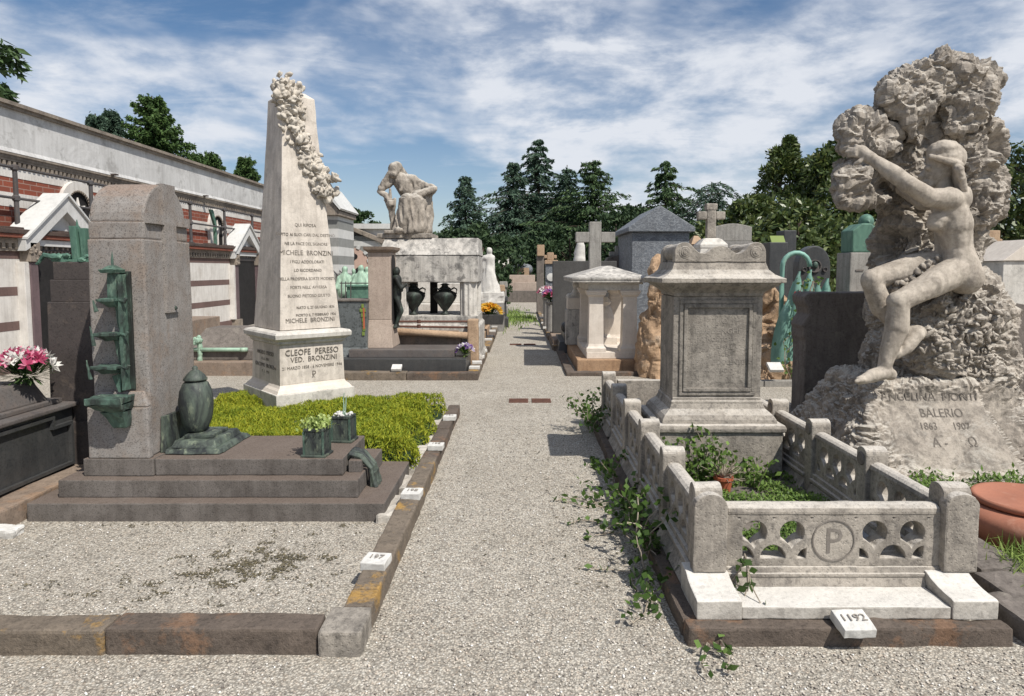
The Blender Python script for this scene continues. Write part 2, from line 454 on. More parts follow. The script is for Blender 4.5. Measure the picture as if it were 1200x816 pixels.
def gravel():
    s = NT('gravel')
    co = s.tc.outputs['Object']
    w = s.n('ShaderNodeTexNoise'); w.inputs['Scale'].default_value = 30
    s.l(co, w.inputs['Vector'])
    v1 = s.n('ShaderNodeTexVoronoi', feature='F1'); v1.inputs['Scale'].default_value = 95
    s.l(co, v1.inputs['Vector'])
    v2 = s.n('ShaderNodeTexVoronoi', feature='F1'); v2.inputs['Scale'].default_value = 170
    s.l(co, v2.inputs['Vector'])
    def colour(v):
        x = s.n('ShaderNodeSeparateColor'); s.l(v.outputs['Color'], x.inputs[0])
        return s.ramp(x.outputs[0], [(0, (.20, .18, .16)), (.10, (.36, .33, .295)), (.30, (.50, .468, .42)), (.60, (.585, .555, .50)), (.80, (.60, .55, .48)), (.88, (.52, .435, .36)), (.94, (.68, .66, .61)), (1, (.84, .82, .78))])
    c = s.mix(.35, colour(v1), colour(v2))
    gap = s.ramp(v1.outputs['Distance'], [(.3, 1.0), (.64, .52)])
    c = s.mix(1.0, c, gap, 'MULTIPLY')
    big = s.ramp(s.noise(1.1, 7, .65), [(.3, (.86, .835, .785)), (.62, (1.0, .985, .945))])
    c = s.mix(1.0, c, big, 'MULTIPLY')
    mid = s.ramp(s.noise(9, 6, .7), [(.3, .80), (.55, 1.0)])
    c = s.mix(1.0, c, mid, 'MULTIPLY')
    soil = s.ramp(s.noise(.55, 8, .75, dist=.6), [(.58, 0), (.74, 1)])
    c = s.mix(s.math('MULTIPLY', soil, .45), c, (.20, .165, .13))
    h = s.math('ADD', s.math('SUBTRACT', 1.0, v1.outputs['Distance']), s.math('MULTIPLY', s.math('SUBTRACT', 1.0, v2.outputs['Distance']), .5))
    n1 = s.bump(h, .7, .007)
    n2 = s.bump(s.noise(6, 5, .6), .35, .05, n1)
    return s.out(c, .9, n2, spec=.2)
M['gravel'] = gravel()

def bricks():
    s = NT('red_brick')
    mp = s.n('ShaderNodeMapping'); mp.inputs['Rotation'].default_value = (0, R(90), R(90))
    sep = s.n('ShaderNodeSeparateXYZ'); s.l(s.tc.outputs['Object'], sep.inputs[0])
    cmb = s.n('ShaderNodeCombineXYZ'); s.l(sep.outputs['Y'], cmb.inputs[0]); s.l(sep.outputs['Z'], cmb.inputs[1])
    b = s.n('ShaderNodeTexBrick'); s.l(cmb.outputs[0], b.inputs['Vector'])
    b.inputs['Scale'].default_value = 1.0; b.inputs['Brick Width'].default_value = .30; b.inputs['Row Height'].default_value = .095
    b.inputs['Mortar Size'].default_value = .008; b.inputs['Color1'].default_value = (.27, .075, .045, 1)
    b.inputs['Color2'].default_value = (.21, .06, .038, 1); b.inputs['Mortar'].default_value = (.33, .22, .18, 1)
    c = s.mix(s.math('MULTIPLY', s.ramp(s.noise(2, 7, .7), [(.45, 0), (.7, 1)]), .5), b.outputs['Color'], (.12, .065, .05))
    return s.out(c, .9, s.bump(b.outputs['Fac'], .3, .01))
M['brick'] = bricks()

def leaf(name, cols, rough=.6, trans=.25, pos=.35, spec=.3):
    """leaf colour varies leaf by leaf and clump by clump"""
    s = NT(name)
    a = s.n('ShaderNodeAttribute'); a.attribute_name = 'tint'; a.attribute_type = 'GEOMETRY'
    f = s.math('ADD', s.math('MULTIPLY', a.outputs['Fac'], 1 - pos), s.math('MULTIPLY', s.noise(1.3, 4, .6), pos))
    c = s.ramp(f, cols)
    s.out(c, rough, spec=spec)
    t = s.n('ShaderNodeBsdfTranslucent'); s.l(c, t.inputs['Color'])
    mx = s.n('ShaderNodeMixShader'); mx.inputs[0].default_value = trans
    s.l(s.b.outputs[0], mx.inputs[1]); s.l(t.outputs[0], mx.inputs[2])
    o = [x for x in s.t.nodes if x.type == 'OUTPUT_MATERIAL'][0]
    s.l(mx.outputs[0], o.inputs['Surface'])
    return s.m
M['cedar'] = leaf('cedar_needles', [(.1, (.026, .05, .034)), (.5, (.055, .098, .064)), (.9, (.10, .155, .10))], .7, .12)
M['cedar_warm'] = leaf('warm_needles', [(.1, (.026, .052, .022)), (.5, (.058, .105, .04)), (.9, (.105, .16, .06))], .7, .12)
M['dark_green'] = leaf('dark_evergreen', [(.1, (.014, .032, .014)), (.5, (.034, .064, .026)), (.9, (.065, .105, .042))], .7, .12)
M['magnolia'] = leaf('magnolia_leaf', [(.05, (.022, .042, .014)), (.45, (.065, .10, .027)), (.8, (.14, .17, .05)), (.95, (.22, .16, .06))], .4, .2, spec=.45)
M['conifer'] = leaf('conifer_leaf', [(.1, (.024, .055, .016)), (.5, (.06, .115, .03)), (.9, (.11, .175, .05))], .7, .15)
M['broadleaf'] = leaf('broad_leaf', [(.1, (.022, .045, .016)), (.5, (.045, .085, .028)), (.9, (.075, .125, .04))], .6, .25)
M['golden'] = leaf('golden_juniper', [(.12, (.06, .11, .016)), (.38, (.19, .25, .022)), (.62, (.35, .37, .03)), (.92, (.54, .47, .05))], .7, .25, .6)
M['weed'] = leaf('weed_leaf', [(.05, (.05, .09, .02)), (.5, (.11, .19, .04)), (.9, (.22, .32, .08))], .55, .3, .3)
M['ivy'] = leaf('creeper_leaf', [(.05, (.03, .06, .014)), (.5, (.07, .13, .028)), (.9, (.15, .24, .06))], .5, .3, .3)
M['sedum'] = leaf('pale_succulent', [(.05, (.22, .30, .07)), (.5, (.36, .45, .14)), (.9, (.5, .58, .25))], .5, .3, .2)
M['grass'] = leaf('grass_blade', [(.05, (.08, .14, .03)), (.5, (.17, .26, .055)), (.9, (.30, .38, .11))], .6, .3, .3)
M['pebble'] = leaf('loose_pebble', [(.0, (.16, .14, .125)), (.25, (.36, .325, .285)), (.5, (.50, .465, .41)), (.7, (.56, .48, .40)), (.85, (.66, .63, .58)), (1, (.80, .78, .74))], .85, 0, .0)
M['litter'] = leaf('dark_litter', [(.05, (.03, .024, .014)), (.5, (.06, .05, .025)), (.9, (.12, .095, .05))], .9, .0, .3)
M['moss'] = leaf('dark_moss', [(.05, (.05, .045, .028)), (.5, (.10, .085, .05)), (.9, (.18, .15, .09))], .95, .0, .3)
M['petal_pink'] = leaf('pink_petal', [(.05, (.42, .05, .13)), (.5, (.62, .12, .24)), (.9, (.75, .35, .45))], .5, .3, .1)
M['petal_white'] = leaf('white_petal', [(.05, (.72, .70, .66)), (.9, (.85, .84, .80))], .5, .3, .1)
M['petal_yellow'] = leaf('yellow_petal', [(.05, (.70, .30, .03)), (.5, (.80, .52, .05)), (.9, (.85, .68, .2))], .5, .3, .1)
M['petal_purple'] = leaf('purple_petal', [(.05, (.16, .05, .30)), (.5, (.28, .12, .46)), (.9, (.7, .65, .75))], .5, .3, .1)
M['petal_red'] = leaf('red_petal', [(.05, (.5, .03, .03)), (.9, (.65, .08, .06))], .5, .3, .1)
# ================================================================ GROUND
g = MB(); 
g.add([(-160, -20, 0), (160, -20, 0), (160, 240, 0), (-160, 240, 0)], [(0, 1, 2, 3)])
tag(g.build('ground', M['gravel']), kind='structure')

# ================================================================ LEFT FRONT PLOT
def kerb_line(name, label, stones, mat, loc, worn=(.07, .006, 6), bevel=.012, group=None, cat='kerb'):
    """stones = list of (x0,x1,y0,y1,z1) butted with a hair of a joint"""
    k = thing(name, loc, label, cat, group)
    for i, (x0, x1, y0, y1, z1) in enumerate(stones):
        m = MB(loc); m.box(x0, x1, y0, y1, -.03, z1 + rng.uniform(-.004, .004))
        m.build('kerb_stone', mat[i % len(mat)] if isinstance(mat, list) else mat, k, bevel=bevel, worn=worn)
    return k

kl = (-.77, 2.75, 0)
kb = kerb_line('stone_kerb', 'low ochre stained stone kerb around the gravel plot in the left foreground, its corner block beside the path',
    [(-4.1, -1.742, 2.655, 2.79, .108), (-1.735, -.85, 2.66, 2.795, .112), (-.845, -.668, 2.645, 2.86, .108), (-.80, -.670, 2.866, 3.02, .106),
     (-.80, -.672, 3.027, 4.30, .104), (-.802, -.678, 4.307, 5.2, .108), (-.806, -.684, 5.207, 6.2, .10), (-.812, -.69, 6.207, 7.3, .106)],
    [M['kerb'], M['kerb_dark'], M['limestone_dark'], M['kerb'], M['kerb'], M['kerb'], M['kerb_dark'], M['kerb_dark']], kl)
m = MB(kl); [m.box(-.93 + rng.uniform(-.01, .03), -.808, a_, b_, -.02, .05 + rng.uniform(0, .02)) for a_, b_ in ((4.1, 4.5), (4.62, 4.9), (5.05, 5.75), (5.8, 6.5), (6.56, 7.2))]
m.build('mortar_strip', M['mortar'], kb, bevel=.012, worn=(.05, .014, 9))

def number_tile(p, rz, tilt, label, txt, size=.115, group='white number tiles on the kerb of the left plot', far=False):
    t = thing('number_tile', p, label, 'number tile', group, rz)
    m = MB(); m.box(-size * .55, size * .55, -size * .5, size * .5, -.01, .034)
    m.turn(Matrix.Rotation(R(tilt), 4, 'X'))
    m.build('marker_block', M['tile'], t, bevel=.005, worn=None if far else (.03, .0035, 16))
    if txt:
        Mx = Matrix.Rotation(R(tilt), 4, 'X') @ Matrix.Translation((0, -size * .1, .0385)) @ Matrix.Rotation(R(-90), 4, 'X')
        inscription([(txt, size * .33, 0, 0)], M['ink_faint'], t, Mx, name='number')
    return t
for k, (px, py, lab, txt) in enumerate([(441, 661, 'square white number tile nearest the corner of the left kerb, alone on its ochre stone', '197'),
        (483, 581, 'white number tile on the left kerb beside the end of the granite steps', '198'),
        (511, 525, 'white number tile on the left kerb beside the golden green bed', '195'),
        (527, 491, 'farthest of the four white tiles on the left kerb, behind the green bed', '194')]):
    number_tile(gd(px, py, .112), R(-8 + 3 * k), 4 - 2 * k, lab, txt)

# chip of white stone at the left edge
m = MB(gd(8, 628)); p = gd(8, 628)
m.box(p.x - .12, p.x + .07, p.y - .05, p.y + .06, -.02, .05)
tag(m.build('stone_chip', M['tile'], loc=p, bevel=.015, worn=(.03, .014, 11)), 'small broken white stone chip lying by the brown base at the left edge', 'stone')

# ---------------------------------------------------------------- granite family grave
A = Vector((-2.0, 4.6, 0))
gr = thing('stepped_grave', A, 'grey granite grave of three steps with a tall round-topped stele and bronze wall lamp', 'grave')
def S(name, box, bev=.008, worn=(.09, .003, 5), mat='granite_step', parent=None):
    m = MB(A); m.box(*box)
    return m.build(name, M[mat], parent or gr, bevel=bev, worn=worn)
S('step', (-3.15, -.875, 4.13, 5.06, -.02, .119)); S('step', (-3.015, -1.07, 4.232, 5.0, .119, .236))
S('step', (-2.435, -1.19, 4.33, 4.955, .236, .349)); S('step', (-2.90, -2.438, 4.315, 4.985, .236, .353))
# the stele: lower block, body, vaulted head
m = MB(A)
m.box(-2.862, -2.46, 4.315, 4.372, .353, .70)
m.frus((-2.862, -2.46, 4.315, 4.372), .70, (-2.80, -2.50, 4.345, 4.372), .80)
m.box(-2.845, -2.475, 4.372, 4.985, .353, 1.80)
m.box(-2.842, -2.478, 4.388, 4.955, 1.80, 1.915)
arc = [(4.672 + .272 * math.cos(R(180 * k / 14)), 1.915 + .272 * math.sin(R(180 * k / 14))) for k in range(15)]
m.prism(arc, 'x', -2.84, -2.482)
st = m.build('stele', M['granite'], gr, bevel=.012, worn=(.06, .0035, 4), angle=30)
m = MB(A)
m.box(-2.50, -2.452, 4.60, 4.752, 1.30, 2.185); m.box(-2.50, -2.453, 4.405, 4.60, 1.905, 1.97); m.box(-2.50, -2.453, 4.752, 4.95, 1.905, 1.97)
m.frus((-2.50, -2.452, 4.60, 4.752), 1.30, (-2.50, -2.452, 4.60, 4.752), 1.30)
m.build('cross_relief', M['granite'], st, bevel=.01)
m = MB(A); m.ball((-2.452, 4.70, 1.33), .016, 1); m.build('bronze_stud', M['bronze_dark'], st)
# bronze lamp with trays on the near face
Yf = 4.372
m = MB(A)
a, b = at(147, 318, Yf), at(160, 456, Yf)
m.box(a.x - .01, b.x, Yf - .02, Yf, b.z, a.z); back = m.build('lamp_backplate', M['bronze_dark'], gr, bevel=.004)
def XZ(px, py): q = at(px, py, Yf); return (q.x, q.z)
m = MB(A)
a, b = at(148, 322, Yf), at(149, 455, Yf)
m.box(a.x - .012, a.x + .010, Yf - .085, Yf - .021, b.z, a.z)                         # upright
for (pts, d) in ((((135, 320), (146, 320), (146, 350), (136, 350)), .09), (((139, 356), (147, 356), (147, 388), (145, 388)), .05), (((138, 398), (147, 398), (147, 425), (145, 425)), .05), (((136, 440), (147, 436), (147, 458), (144, 458)), .05)):
    m.prism([XZ(*p) for p in pts], 'y', Yf - d, Yf - .022)                             # tapering fins between the trays
c0 = at(140, 320, Yf)
m.frus((c0.x - .045, c0.x + .045, Yf - .13, Yf - .022), c0.z, (c0.x - .052, c0.x + .052, Yf - .14, Yf - .022), c0.z + .022)
m.frus((c0.x - .045, c0.x + .045, Yf - .12, Yf - .022), c0.z + .022, (c0.x - .012, c0.x + .012, Yf - .09, Yf - .05), c0.z + .05)
m.tube([(c0.x, Yf - .07, c0.z + .04), (c0.x, Yf - .07, c0.z + .14)], [.009, .003], 6)
m.build('lamp_stem', M['bronze'], gr, bevel=.005, worn=(.03, .005, 14))
for k, (xa, xb, py) in enumerate(((128, 147, 351), (125, 149, 390), (121, 150, 428))):
    l, r = at(xa, py, Yf), at(xb, py, Yf); t = MB(A)
    t.frus((l.x + .045, r.x - .01, Yf - .09, Yf - .021), l.z - .045, (l.x + .012, r.x, Yf - .13, Yf - .021), l.z - .01)
    t.box(l.x, r.x + .006, Yf - .145, Yf - .0205, l.z - .01, l.z + .008)
    t.tube([(r.x, Yf - .08, l.z), (r.x + .045, Yf - .09, l.z - .012), (r.x + .058, Yf - .09, l.z + .012)], .009, 6)
    t.tube([(l.x + .01, Yf - .15, l.z - .07), (l.x - .004, Yf - .16, l.z + .055 * (k > 0))], [.012, .005], 6)
    t.build('lamp_tray', M['bronze'], gr, bevel=.005, worn=(.025, .007, 15))
m = MB(A)
q0, q1, q2 = at(117, 462, 4.3), at(157, 458, 4.3), at(153, 499, 4.3)
m.frus((q0.x + .06, q1.x - .02, 4.20, 4.312), q0.z - .10, (q0.x, q1.x, 4.14, 4.312), q0.z - .045)
m.box(q0.x, q1.x, 4.14, 4.312, q0.z - .045, q0.z)
m.frus((q0.x + .11, q2.x, 4.25, 4.312), q2.z, (q0.x + .05, q1.x - .02, 4.20, 4.312), q0.z - .10)
m.build('lamp_basin', M['bronze'], gr, bevel=.008, worn=(.03, .01, 11))
# curled bronze handle over the recess at the path end
h0 = Vector((-1.12, 4.52, .236))
m = MB(A)
pts = [(-1.21, 4.47, .30), (-1.17, 4.46, .345), (-1.10, 4.455, .33), (-1.03, 4.45, .25), (-1.0, 4.45, .12)]
for dy in (0, .055, .11):
    m.tube([(x, y + dy, z) for x, y, z in pts], [.018, .022, .02, .018, .02], 7)
m.box(-1.035, -1.0, 4.44, 4.575, .12, .22)
m.build('bronze_handle', M['bronze_urn'], gr, bevel=.004, worn=(.03, .005, 12))
S('recess_block', (-1.17, -1.085, 4.40, 4.46, .236, .315), .004, None)

# bronze urn on its stepped base
U = at(231, 502, 4.66); U.z = .352
ub = thing('bronze_urn', U, 'lidded bronze urn with green streaks on a stepped bronze base beside the granite stele', 'urn')
m = MB(U)
x0, x1 = -2.42, -2.06
m.frus((x0 - .0, x1 + .02, 4.42, 4.93), .353, (x0, x1, 4.44, 4.91), .385)
m.frus((x0 + .02, x1 - .03, 4.46, 4.89), .385, (x0 + .03, x1 - .05, 4.50, 4.86), .43)
m.box(x0 + .07, x1 - .09, 4.55, 4.80, .43, .455)
m.build('urn_base', M['bronze_urn'], ub, bevel=.006, worn=(.05, .006, 9))
m = MB(U); m.frus((-2.468, -2.43, 4.46, 4.86), .353, (-2.468, -2.44, 4.48, 4.84), .60); m.build('urn_backplate', M['bronze_urn'], ub, bevel=.004, worn=(.05, .004, 9))
m = MB(U)
m.lathe([(.058, .0), (.076, .02), (.098, .08), (.112, .16), (.115, .22), (.106, .29), (.083, .345), (.062, .365)], (U.x, U.y, .455), 28)
m.build('urn_body', M['bronze_urn'], ub, smooth=True, worn=(.05, .003, 9))
m = MB(U)
m.lathe([(.078, .366), (.08, .375), (.06, .405), (.028, .435), (.016, .44), (.02, .455), (.008, .468)], (U.x, U.y, .455), 24)
m.build('urn_lid', M['bronze_urn'], ub, smooth=True)

# two little bronze planters on the slab
def planter(px, py, Y, label):
    p = at(px, py, Y); p.z = .352
    t = thing('bronze_planter', p, label, 'planter', 'square bronze planters on the granite grave', R(-6))
    m = MB(); m.box(-.085, .085, -.075, .075, 0, .014); m.build('base_plate', M['bronze_urn'], t, bevel=.003)
    m = MB(); m.box(-.064, .064, -.058, .058, .014, .185); m.box(-.07, .07, -.064, .064, .172, .19)
    b = m.build('planter_body', M['bronze_urn'], t, bevel=.003, worn=(.03, .003, 12))
    m = MB()
    for sx in (-1, 1):
        for sy in (-1, 1): m.box(sx * .066 - .006, sx * .066 + .006, sy * .06 - .006, sy * .06 + .006, .014, .17)
    m.build('corner_bars', M['bronze'], b)
    return t
pa = planter(372, 541, 4.42, 'bronze planter nearer the front edge, filled with pale green succulents')
pb = planter(403, 515, 4.80, 'bronze planter behind the succulent one, topped with white pebbles and a thin stem')
n = 420; gg = np.random.default_rng(3)
P = gg.normal(size=(n, 3)) * (.045, .04, .022) + (0, 0, .215); P[:, 2] = np.maximum(P[:, 2], .185)
leaves('succulent', P, gg.normal(size=(n, 3)) + (0, 0, .8), gg.uniform(.022, .036, n), .02, M['sedum'], pa, seed=4)
m = MB()
for k in range(40): m.ball((rng.uniform(-.06, .06), rng.uniform(-.055, .055), .192 + rng.uniform(-.004, .012)), rng.uniform(.008, .015), 1, 1, 1, .7)
m.build('pebbles', M['tile'], pb, smooth=True)
m = MB(); m.tube([(0, 0, .18), (.005, 0, .25), (.0, .004, .31), (.01, 0, .35)], [.006, .005, .004, .003], 5); m.tube([(.012, 0, .18), (.02, 0, .27), (.022, .004, .32)], [.004, .004, .003], 5)
m.build('stem', M['bronze_pale'], pb)

# ---------------------------------------------------------------- black tomb at the left edge
B = Vector((-4.0, 4.3, 0))
bt = thing('black_tomb', B, 'black granite tomb with notched side panel, cut off by the left edge', 'tomb')
m = MB(B); m.box(-4.9, -3.19, 3.0, 5.02, -.02, .125); m.build('base', M['brown_slab'], bt, bevel=.012, worn=(.09, .006, 5))
m = MB(B); m.box(-4.8, -3.40, 3.2, 4.97, .125, .575); m.build('tomb_body', M['black_granite'], bt, bevel=.012)
# raised notched border of the side panel
def ring(x, w, pts, inset):
    n = len(pts); cy = sum(p[0] for p in pts) / n; cz = sum(p[1] for p in pts) / n
    inn = [(p[0] + (inset if p[0] < cy else -inset), p[1] + (inset if p[1] < cz else -inset)) for p in pts]
    m = MB(B); vs = [(x, *p) for p in pts] + [(x, *p) for p in inn] + [(x + w, *p) for p in pts] + [(x + w, *p) for p in inn]
    fs = []
    for i in range(n):
        j = (i + 1) % n
        fs += [(i, j, 2 * n + j, 2 * n + i), (n + j, n + i, 3 * n + i, 3 * n + j), (2 * n + i, 2 * n + j, 3 * n + j, 3 * n + i)]
    m.add(vs, fs); return m
out = [(3.3, .145), (4.93, .145), (4.93, .47), (4.74, .47), (4.74, .545), (3.86, .545), (3.86, .47), (3.3, .47)]
ring(-3.402, .03, out, .022).build('panel_border', M['black_granite'], bt)
m = MB(B); m.box(-4.8, -3.36, 3.2, 4.99, .575, .605); m.box(-4.8, -3.46, 3.2, 4.95, .605, .64); m.build('moulding', M['black_top'], bt, bevel=.008)
m = MB(B); m.frus((-4.8, -3.50, 3.2, 4.86), .64, (-4.8, -3.56, 3.2, 4.80), .79); m.build('lid', M['black_top'], bt, bevel=.012)

# bouquet of lilies and pink flowers on that tomb
def bouquet(name, loc, label, cols, rx, ry, rz_, nflow, fs, leafmat, pot=None, group=None, cat='flowers', seed=5, nleaf=350):
    t = thing(name, loc, label, cat, group); g = np.random.default_rng(seed)
    P = g.normal(size=(nleaf, 3)); P /= np.linalg.norm(P, axis=1)[:, None]; P *= g.uniform(.3, .95, nleaf)[:, None]
    D = P.copy(); P = P * (rx, ry, rz_) + (0, 0, rz_ * .8); P[:, 2] = np.maximum(P[:, 2], .01)
    leaves('foliage', P, D + (0, 0, .4), g.uniform(.7, 1.3, nleaf) * fs * 1.1, fs * .28, M[leafmat], t, seed=seed)
    by = {}
    for k in range(nflow):
        a = g.uniform(0, 2 * math.pi); u = g.uniform(.0, 1) ** .6
        c = np.array((math.cos(a) * u * rx, math.sin(a) * u * ry, rz_ * (.75 + .95 * math.sqrt(max(0, 1 - u * u)))))
        ax = c - np.array((0, 0, rz_ * .5)); ax /= np.linalg.norm(ax)
        e1 = np.cross(ax, (0, 0, 1.)) ; e1 /= np.linalg.norm(e1) + 1e-6; e2 = np.cross(ax, e1)
        L = by.setdefault(cols[k % len(cols)], ([], []))
        for j in range(9):
            th = j / 9 * 2 * math.pi + g.uniform(-.2, .2); d = e1 * math.cos(th) + e2 * math.sin(th) + ax * (.35 if j % 2 else .8)
            d /= np.linalg.norm(d); L[0].append(c + d * fs * .45); L[1].append(d)
    for i, (mm, (pp, dd)) in enumerate(by.items()):
        leaves('blossom', np.array(pp), np.array(dd), fs, fs * .45, M[mm], t, seed=seed + i)
    if pot: pot(t)
    return t
fl = at(30, 455, 4.72); fl.z = .79
bouquet('flower_bouquet', fl, 'bouquet of white lilies and pink flowers on the black tomb at the left edge', ['petal_white', 'petal_pink', 'petal_pink', 'petal_white'], .24, .17, .13, 34, .07, 'broadleaf', seed=9, nleaf=500)

# dark brown stele behind it, bronze on its head
D0 = Vector((-3.42, 5.08, 0))
ds = thing('dark_headstone', D0, 'dark brown polished headstone of three receding blocks behind the black tomb', 'headstone')
z1, z2, z3 = at(58, 354, 5.0).z, at(58, 328, 5.0).z, at(58, 307, 5.0).z
m = MB(D0); m.frus((-3.60, -3.21, 5.0, 5.19), 0, (-3.575, -3.245, 5.0, 5.18), z1); m.build('lower_block', M['dark_stele'], ds, bevel=.008)
m = MB(D0); m.box(-3.55, -3.25, 5.006, 5.175, z1, z2); m.build('middle_block', M['dark_stele'], ds, bevel=.006)
m = MB(D0); m.box(-3.525, -3.258, 5.012, 5.17, z2, z3); m.build('upper_block', M['dark_stele'], ds, bevel=.006)
m = MB(D0); m.box(-3.64, -3.19, 4.97, 5.22, -.02, .45); m.build('plinth', M['dark_stele'], ds, bevel=.008)
bs = thing('bronze_ornament', Vector((-3.39, 5.09, z3)), 'green bronze ornament with two upright blades on the dark brown headstone', 'ornament')
m = MB(); m.box(-.15, .15, -.07, .07, 0, .02)
for k in range(26):
    a = rng.uniform(-.2, .2); m.ball((a, rng.uniform(-.08, .06), rng.uniform(.01, .05)), rng.uniform(.014, .03), 1, 1.6, .8, .7)
m.tube([(-.1, -.06, .03), (-.19, -.08, .05), (-.25, -.08, -.02)], [.02, .018, .01], 7)
m.build('bronze_wreath', M['bronze_bright'], bs, worn=(.03, .008, 20))
m = MB(); m.frus((-.012, .038, -.04, .02), .02, (-.025, .025, -.045, .01), .27); m.frus((.045, .075, -.02, .03), .02, (.04, .09, -.03, .03), .255); m.frus((.005, .03, -.01, .0), .25, (.012, .018, -.01, -.004), .32)
m.build('bronze_blades', M['bronze_bright'], bs, bevel=.004)

# ---------------------------------------------------------------- golden ground cover bed
def bed(name, label, poly_ok, xr, yr, h, mat, n, L, W, seed, kind='stuff', mound=None):
    g = np.random.default_rng(seed); pts = []
    while len(pts) < n:
        x, y = g.uniform(*xr), g.uniform(*yr)
        hh = poly_ok(x, y)
        if hh > 0: pts.append((x, y, hh * (1 - .55 * g.random() ** 2.2)))
    P = np.array(pts); D = g.normal(size=(n, 3)) * .7 + (0, 0, .9)
    o = leaves(name, P, D, g.uniform(.6, 1.4, n) * L, W, M[mat], seed=seed)
    return tag(o, label, kind=kind)
def bed_h(x, y):
    # uneven mound between the steps, the kerb and the cross path
    e = min(x + 3.2, -.88 - x - .06 * math.sin(y * 7) - .05 * math.sin(y * 17), (y - 5.1 - (.05 * math.sin(x * 9))), 7.0 + .05 * math.sin(x * 6) - y)
    if e < 0: return 0
    n_ = noise.noise(Vector((x * 2.4, y * 2.4, 3))) * .6 + noise.noise(Vector((x * 7, y * 7, 1))) * .35
    return (.285 + .10 * n_) * min(1, .30 + e / .12)
bed('ground_cover', 'golden green juniper ground cover', bed_h, (-3.2, -.8), (5.0, 7.1), .27, 'golden', 75000, .05, .009, 11)
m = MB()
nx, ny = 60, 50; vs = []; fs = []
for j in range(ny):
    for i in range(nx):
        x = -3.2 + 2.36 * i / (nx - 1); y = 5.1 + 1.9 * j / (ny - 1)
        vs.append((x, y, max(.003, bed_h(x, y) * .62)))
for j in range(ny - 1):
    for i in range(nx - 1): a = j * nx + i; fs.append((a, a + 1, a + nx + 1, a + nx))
m.add(vs, fs); tag(m.build('ground_cover_shade', M['dark_green'], smooth=True), kind='stuff', label='dark mound under the golden ground cover, standing in for its inner shade')  # dark coloured mound puts in the shade beneath the needles

# ---------------------------------------------------------------- obelisk
O = Vector((-2.356, 6.931, 0)); TH = R(41)
ob = thing('obelisk_monument', O, 'tall cream marble obelisk with carved rose garland and lettered pedestal, standing in the green bed', 'monument', rz=TH); ob.scale = (.88, 1, 1)
hp = .465
m = MB(); m.stack([(0, -.02), (0, .39)], 0, 0, hp, hp); m.build('plinth', M['marble'], ob, bevel=.008, worn=(.08, .002, 6))
m = MB(); m.stack([(.0, .39), (-.02, .42), (-.045, .44), (-.06, .465), (-.06, .47)], 0, 0, hp - .02, hp - .02); m.build('base_moulding', M['marble_clean'], ob, bevel=.004)
m = MB(); m.stack([(0, .47), (-.012, .86)], 0, 0, .385, .385); ped = m.build('pedestal', M['obelisk'], ob, bevel=.005)
m = MB(); m.stack([(-.01, .86), (.012, .875), (.012, .895), (.05, .92), (.062, .925), (.066, .965), (.05, .985), (-.06, 1.005)], 0, 0, .385, .385); m.build('cornice', M['marble'], ob, bevel=.003)
# shaft: tapering, its head broken by the garland
HT = 3.36
m = MB(); m.stack([(.36, 1.005), (.265, 2.2), (.205, 3.02), (.19, HT - .04), (.11, HT + .02)], 0, 0, 0, 0)
sh = m.build('shaft', M['obelisk'], ob, bevel=.006, worn=(.09, .003, 4))
# garland: modelled roses and leaves from the head across the right-hand face
def rose(m, c, r, ax):
    ax = ax.normalized(); u = ax.cross(Vector((0, 0, 1))); u = u.normalized() if u.length > .1 else Vector((1, 0, 0)); w = ax.cross(u)
    for ringi, (rr, n, up) in enumerate(((.30, 3, .75), (.62, 5, .5), (.95, 6, .15))):
        for k in range(n):
            t = 2 * math.pi * k / n + ringi * .6 + rng.uniform(-.2, .2)
            d = u * math.cos(t) + w * math.sin(t)
            q = Quat(ax, d)
            m.ball(c + d * r * rr * .75 + ax * r * up, r * (.42 + .1 * ringi), 1, .95, .36, .8, rot=q)
def Quat(ax, d):
    y = (d * .8 + ax * .6).normalized(); x = y.cross(ax)
    x = x.normalized() if x.length > 1e-3 else Vector((1, 0, 0)); z = x.cross(y)
    return Matrix((x, y, z)).transposed()
def garland_pt(t):
    """t 0..1 along the front face (local -y), from the upper left edge to the lower right edge"""
    z = 3.40 - t * 1.06; hw = .335 + (z - 1.005) / (3.3 - 1.005) * (.187 - .335)
    x = -hw * .78 + (t ** 1.25) * hw * 2.0
    return Vector((x, -hw - .02, z)), hw
m = MB()
def gblob(c, r): m.ball(c, r, 2, 1.0, .62, 1.0)
for k in range(64):
    t = k / 63; c, hw = garland_pt(t); sp = .055 + .03 * math.sin(t * 9)
    gblob(c + Vector((rng.uniform(-sp, sp), rng.uniform(-.02, .01), rng.uniform(-sp, sp) * 1.1)), rng.uniform(.045, .078))
for k in range(22): gblob(Vector((rng.uniform(-.24, -.0), rng.uniform(-.25, -.1), rng.uniform(3.2, 3.42))), rng.uniform(.05, .075))
for k in range(12): gblob(Vector((rng.uniform(.20, .36), rng.uniform(-.32, -.2), rng.uniform(2.32, 2.54))), rng.uniform(.05, .08))
me = remesh(m, .0085, 2)
def petal(p, n):
    w_ = p + noise.noise_vector(p * 9) * .035
    d1 = noise.voronoi(w_ * 9)[0]; d2 = noise.voronoi(w_ * 19 + Vector((4, 1, 7)))[0]
    return (min(.42, d1[1] - d1[0]) - .2) * .10 + (min(.45, d2[1] - d2[0]) - .2) * .055 + .012 * (1 - 2.4 * abs(noise.noise(w_ * 24)))
displace(me, petal)
finish('rose_garland', me, M['carved_light'], sh, True)
m = MB()
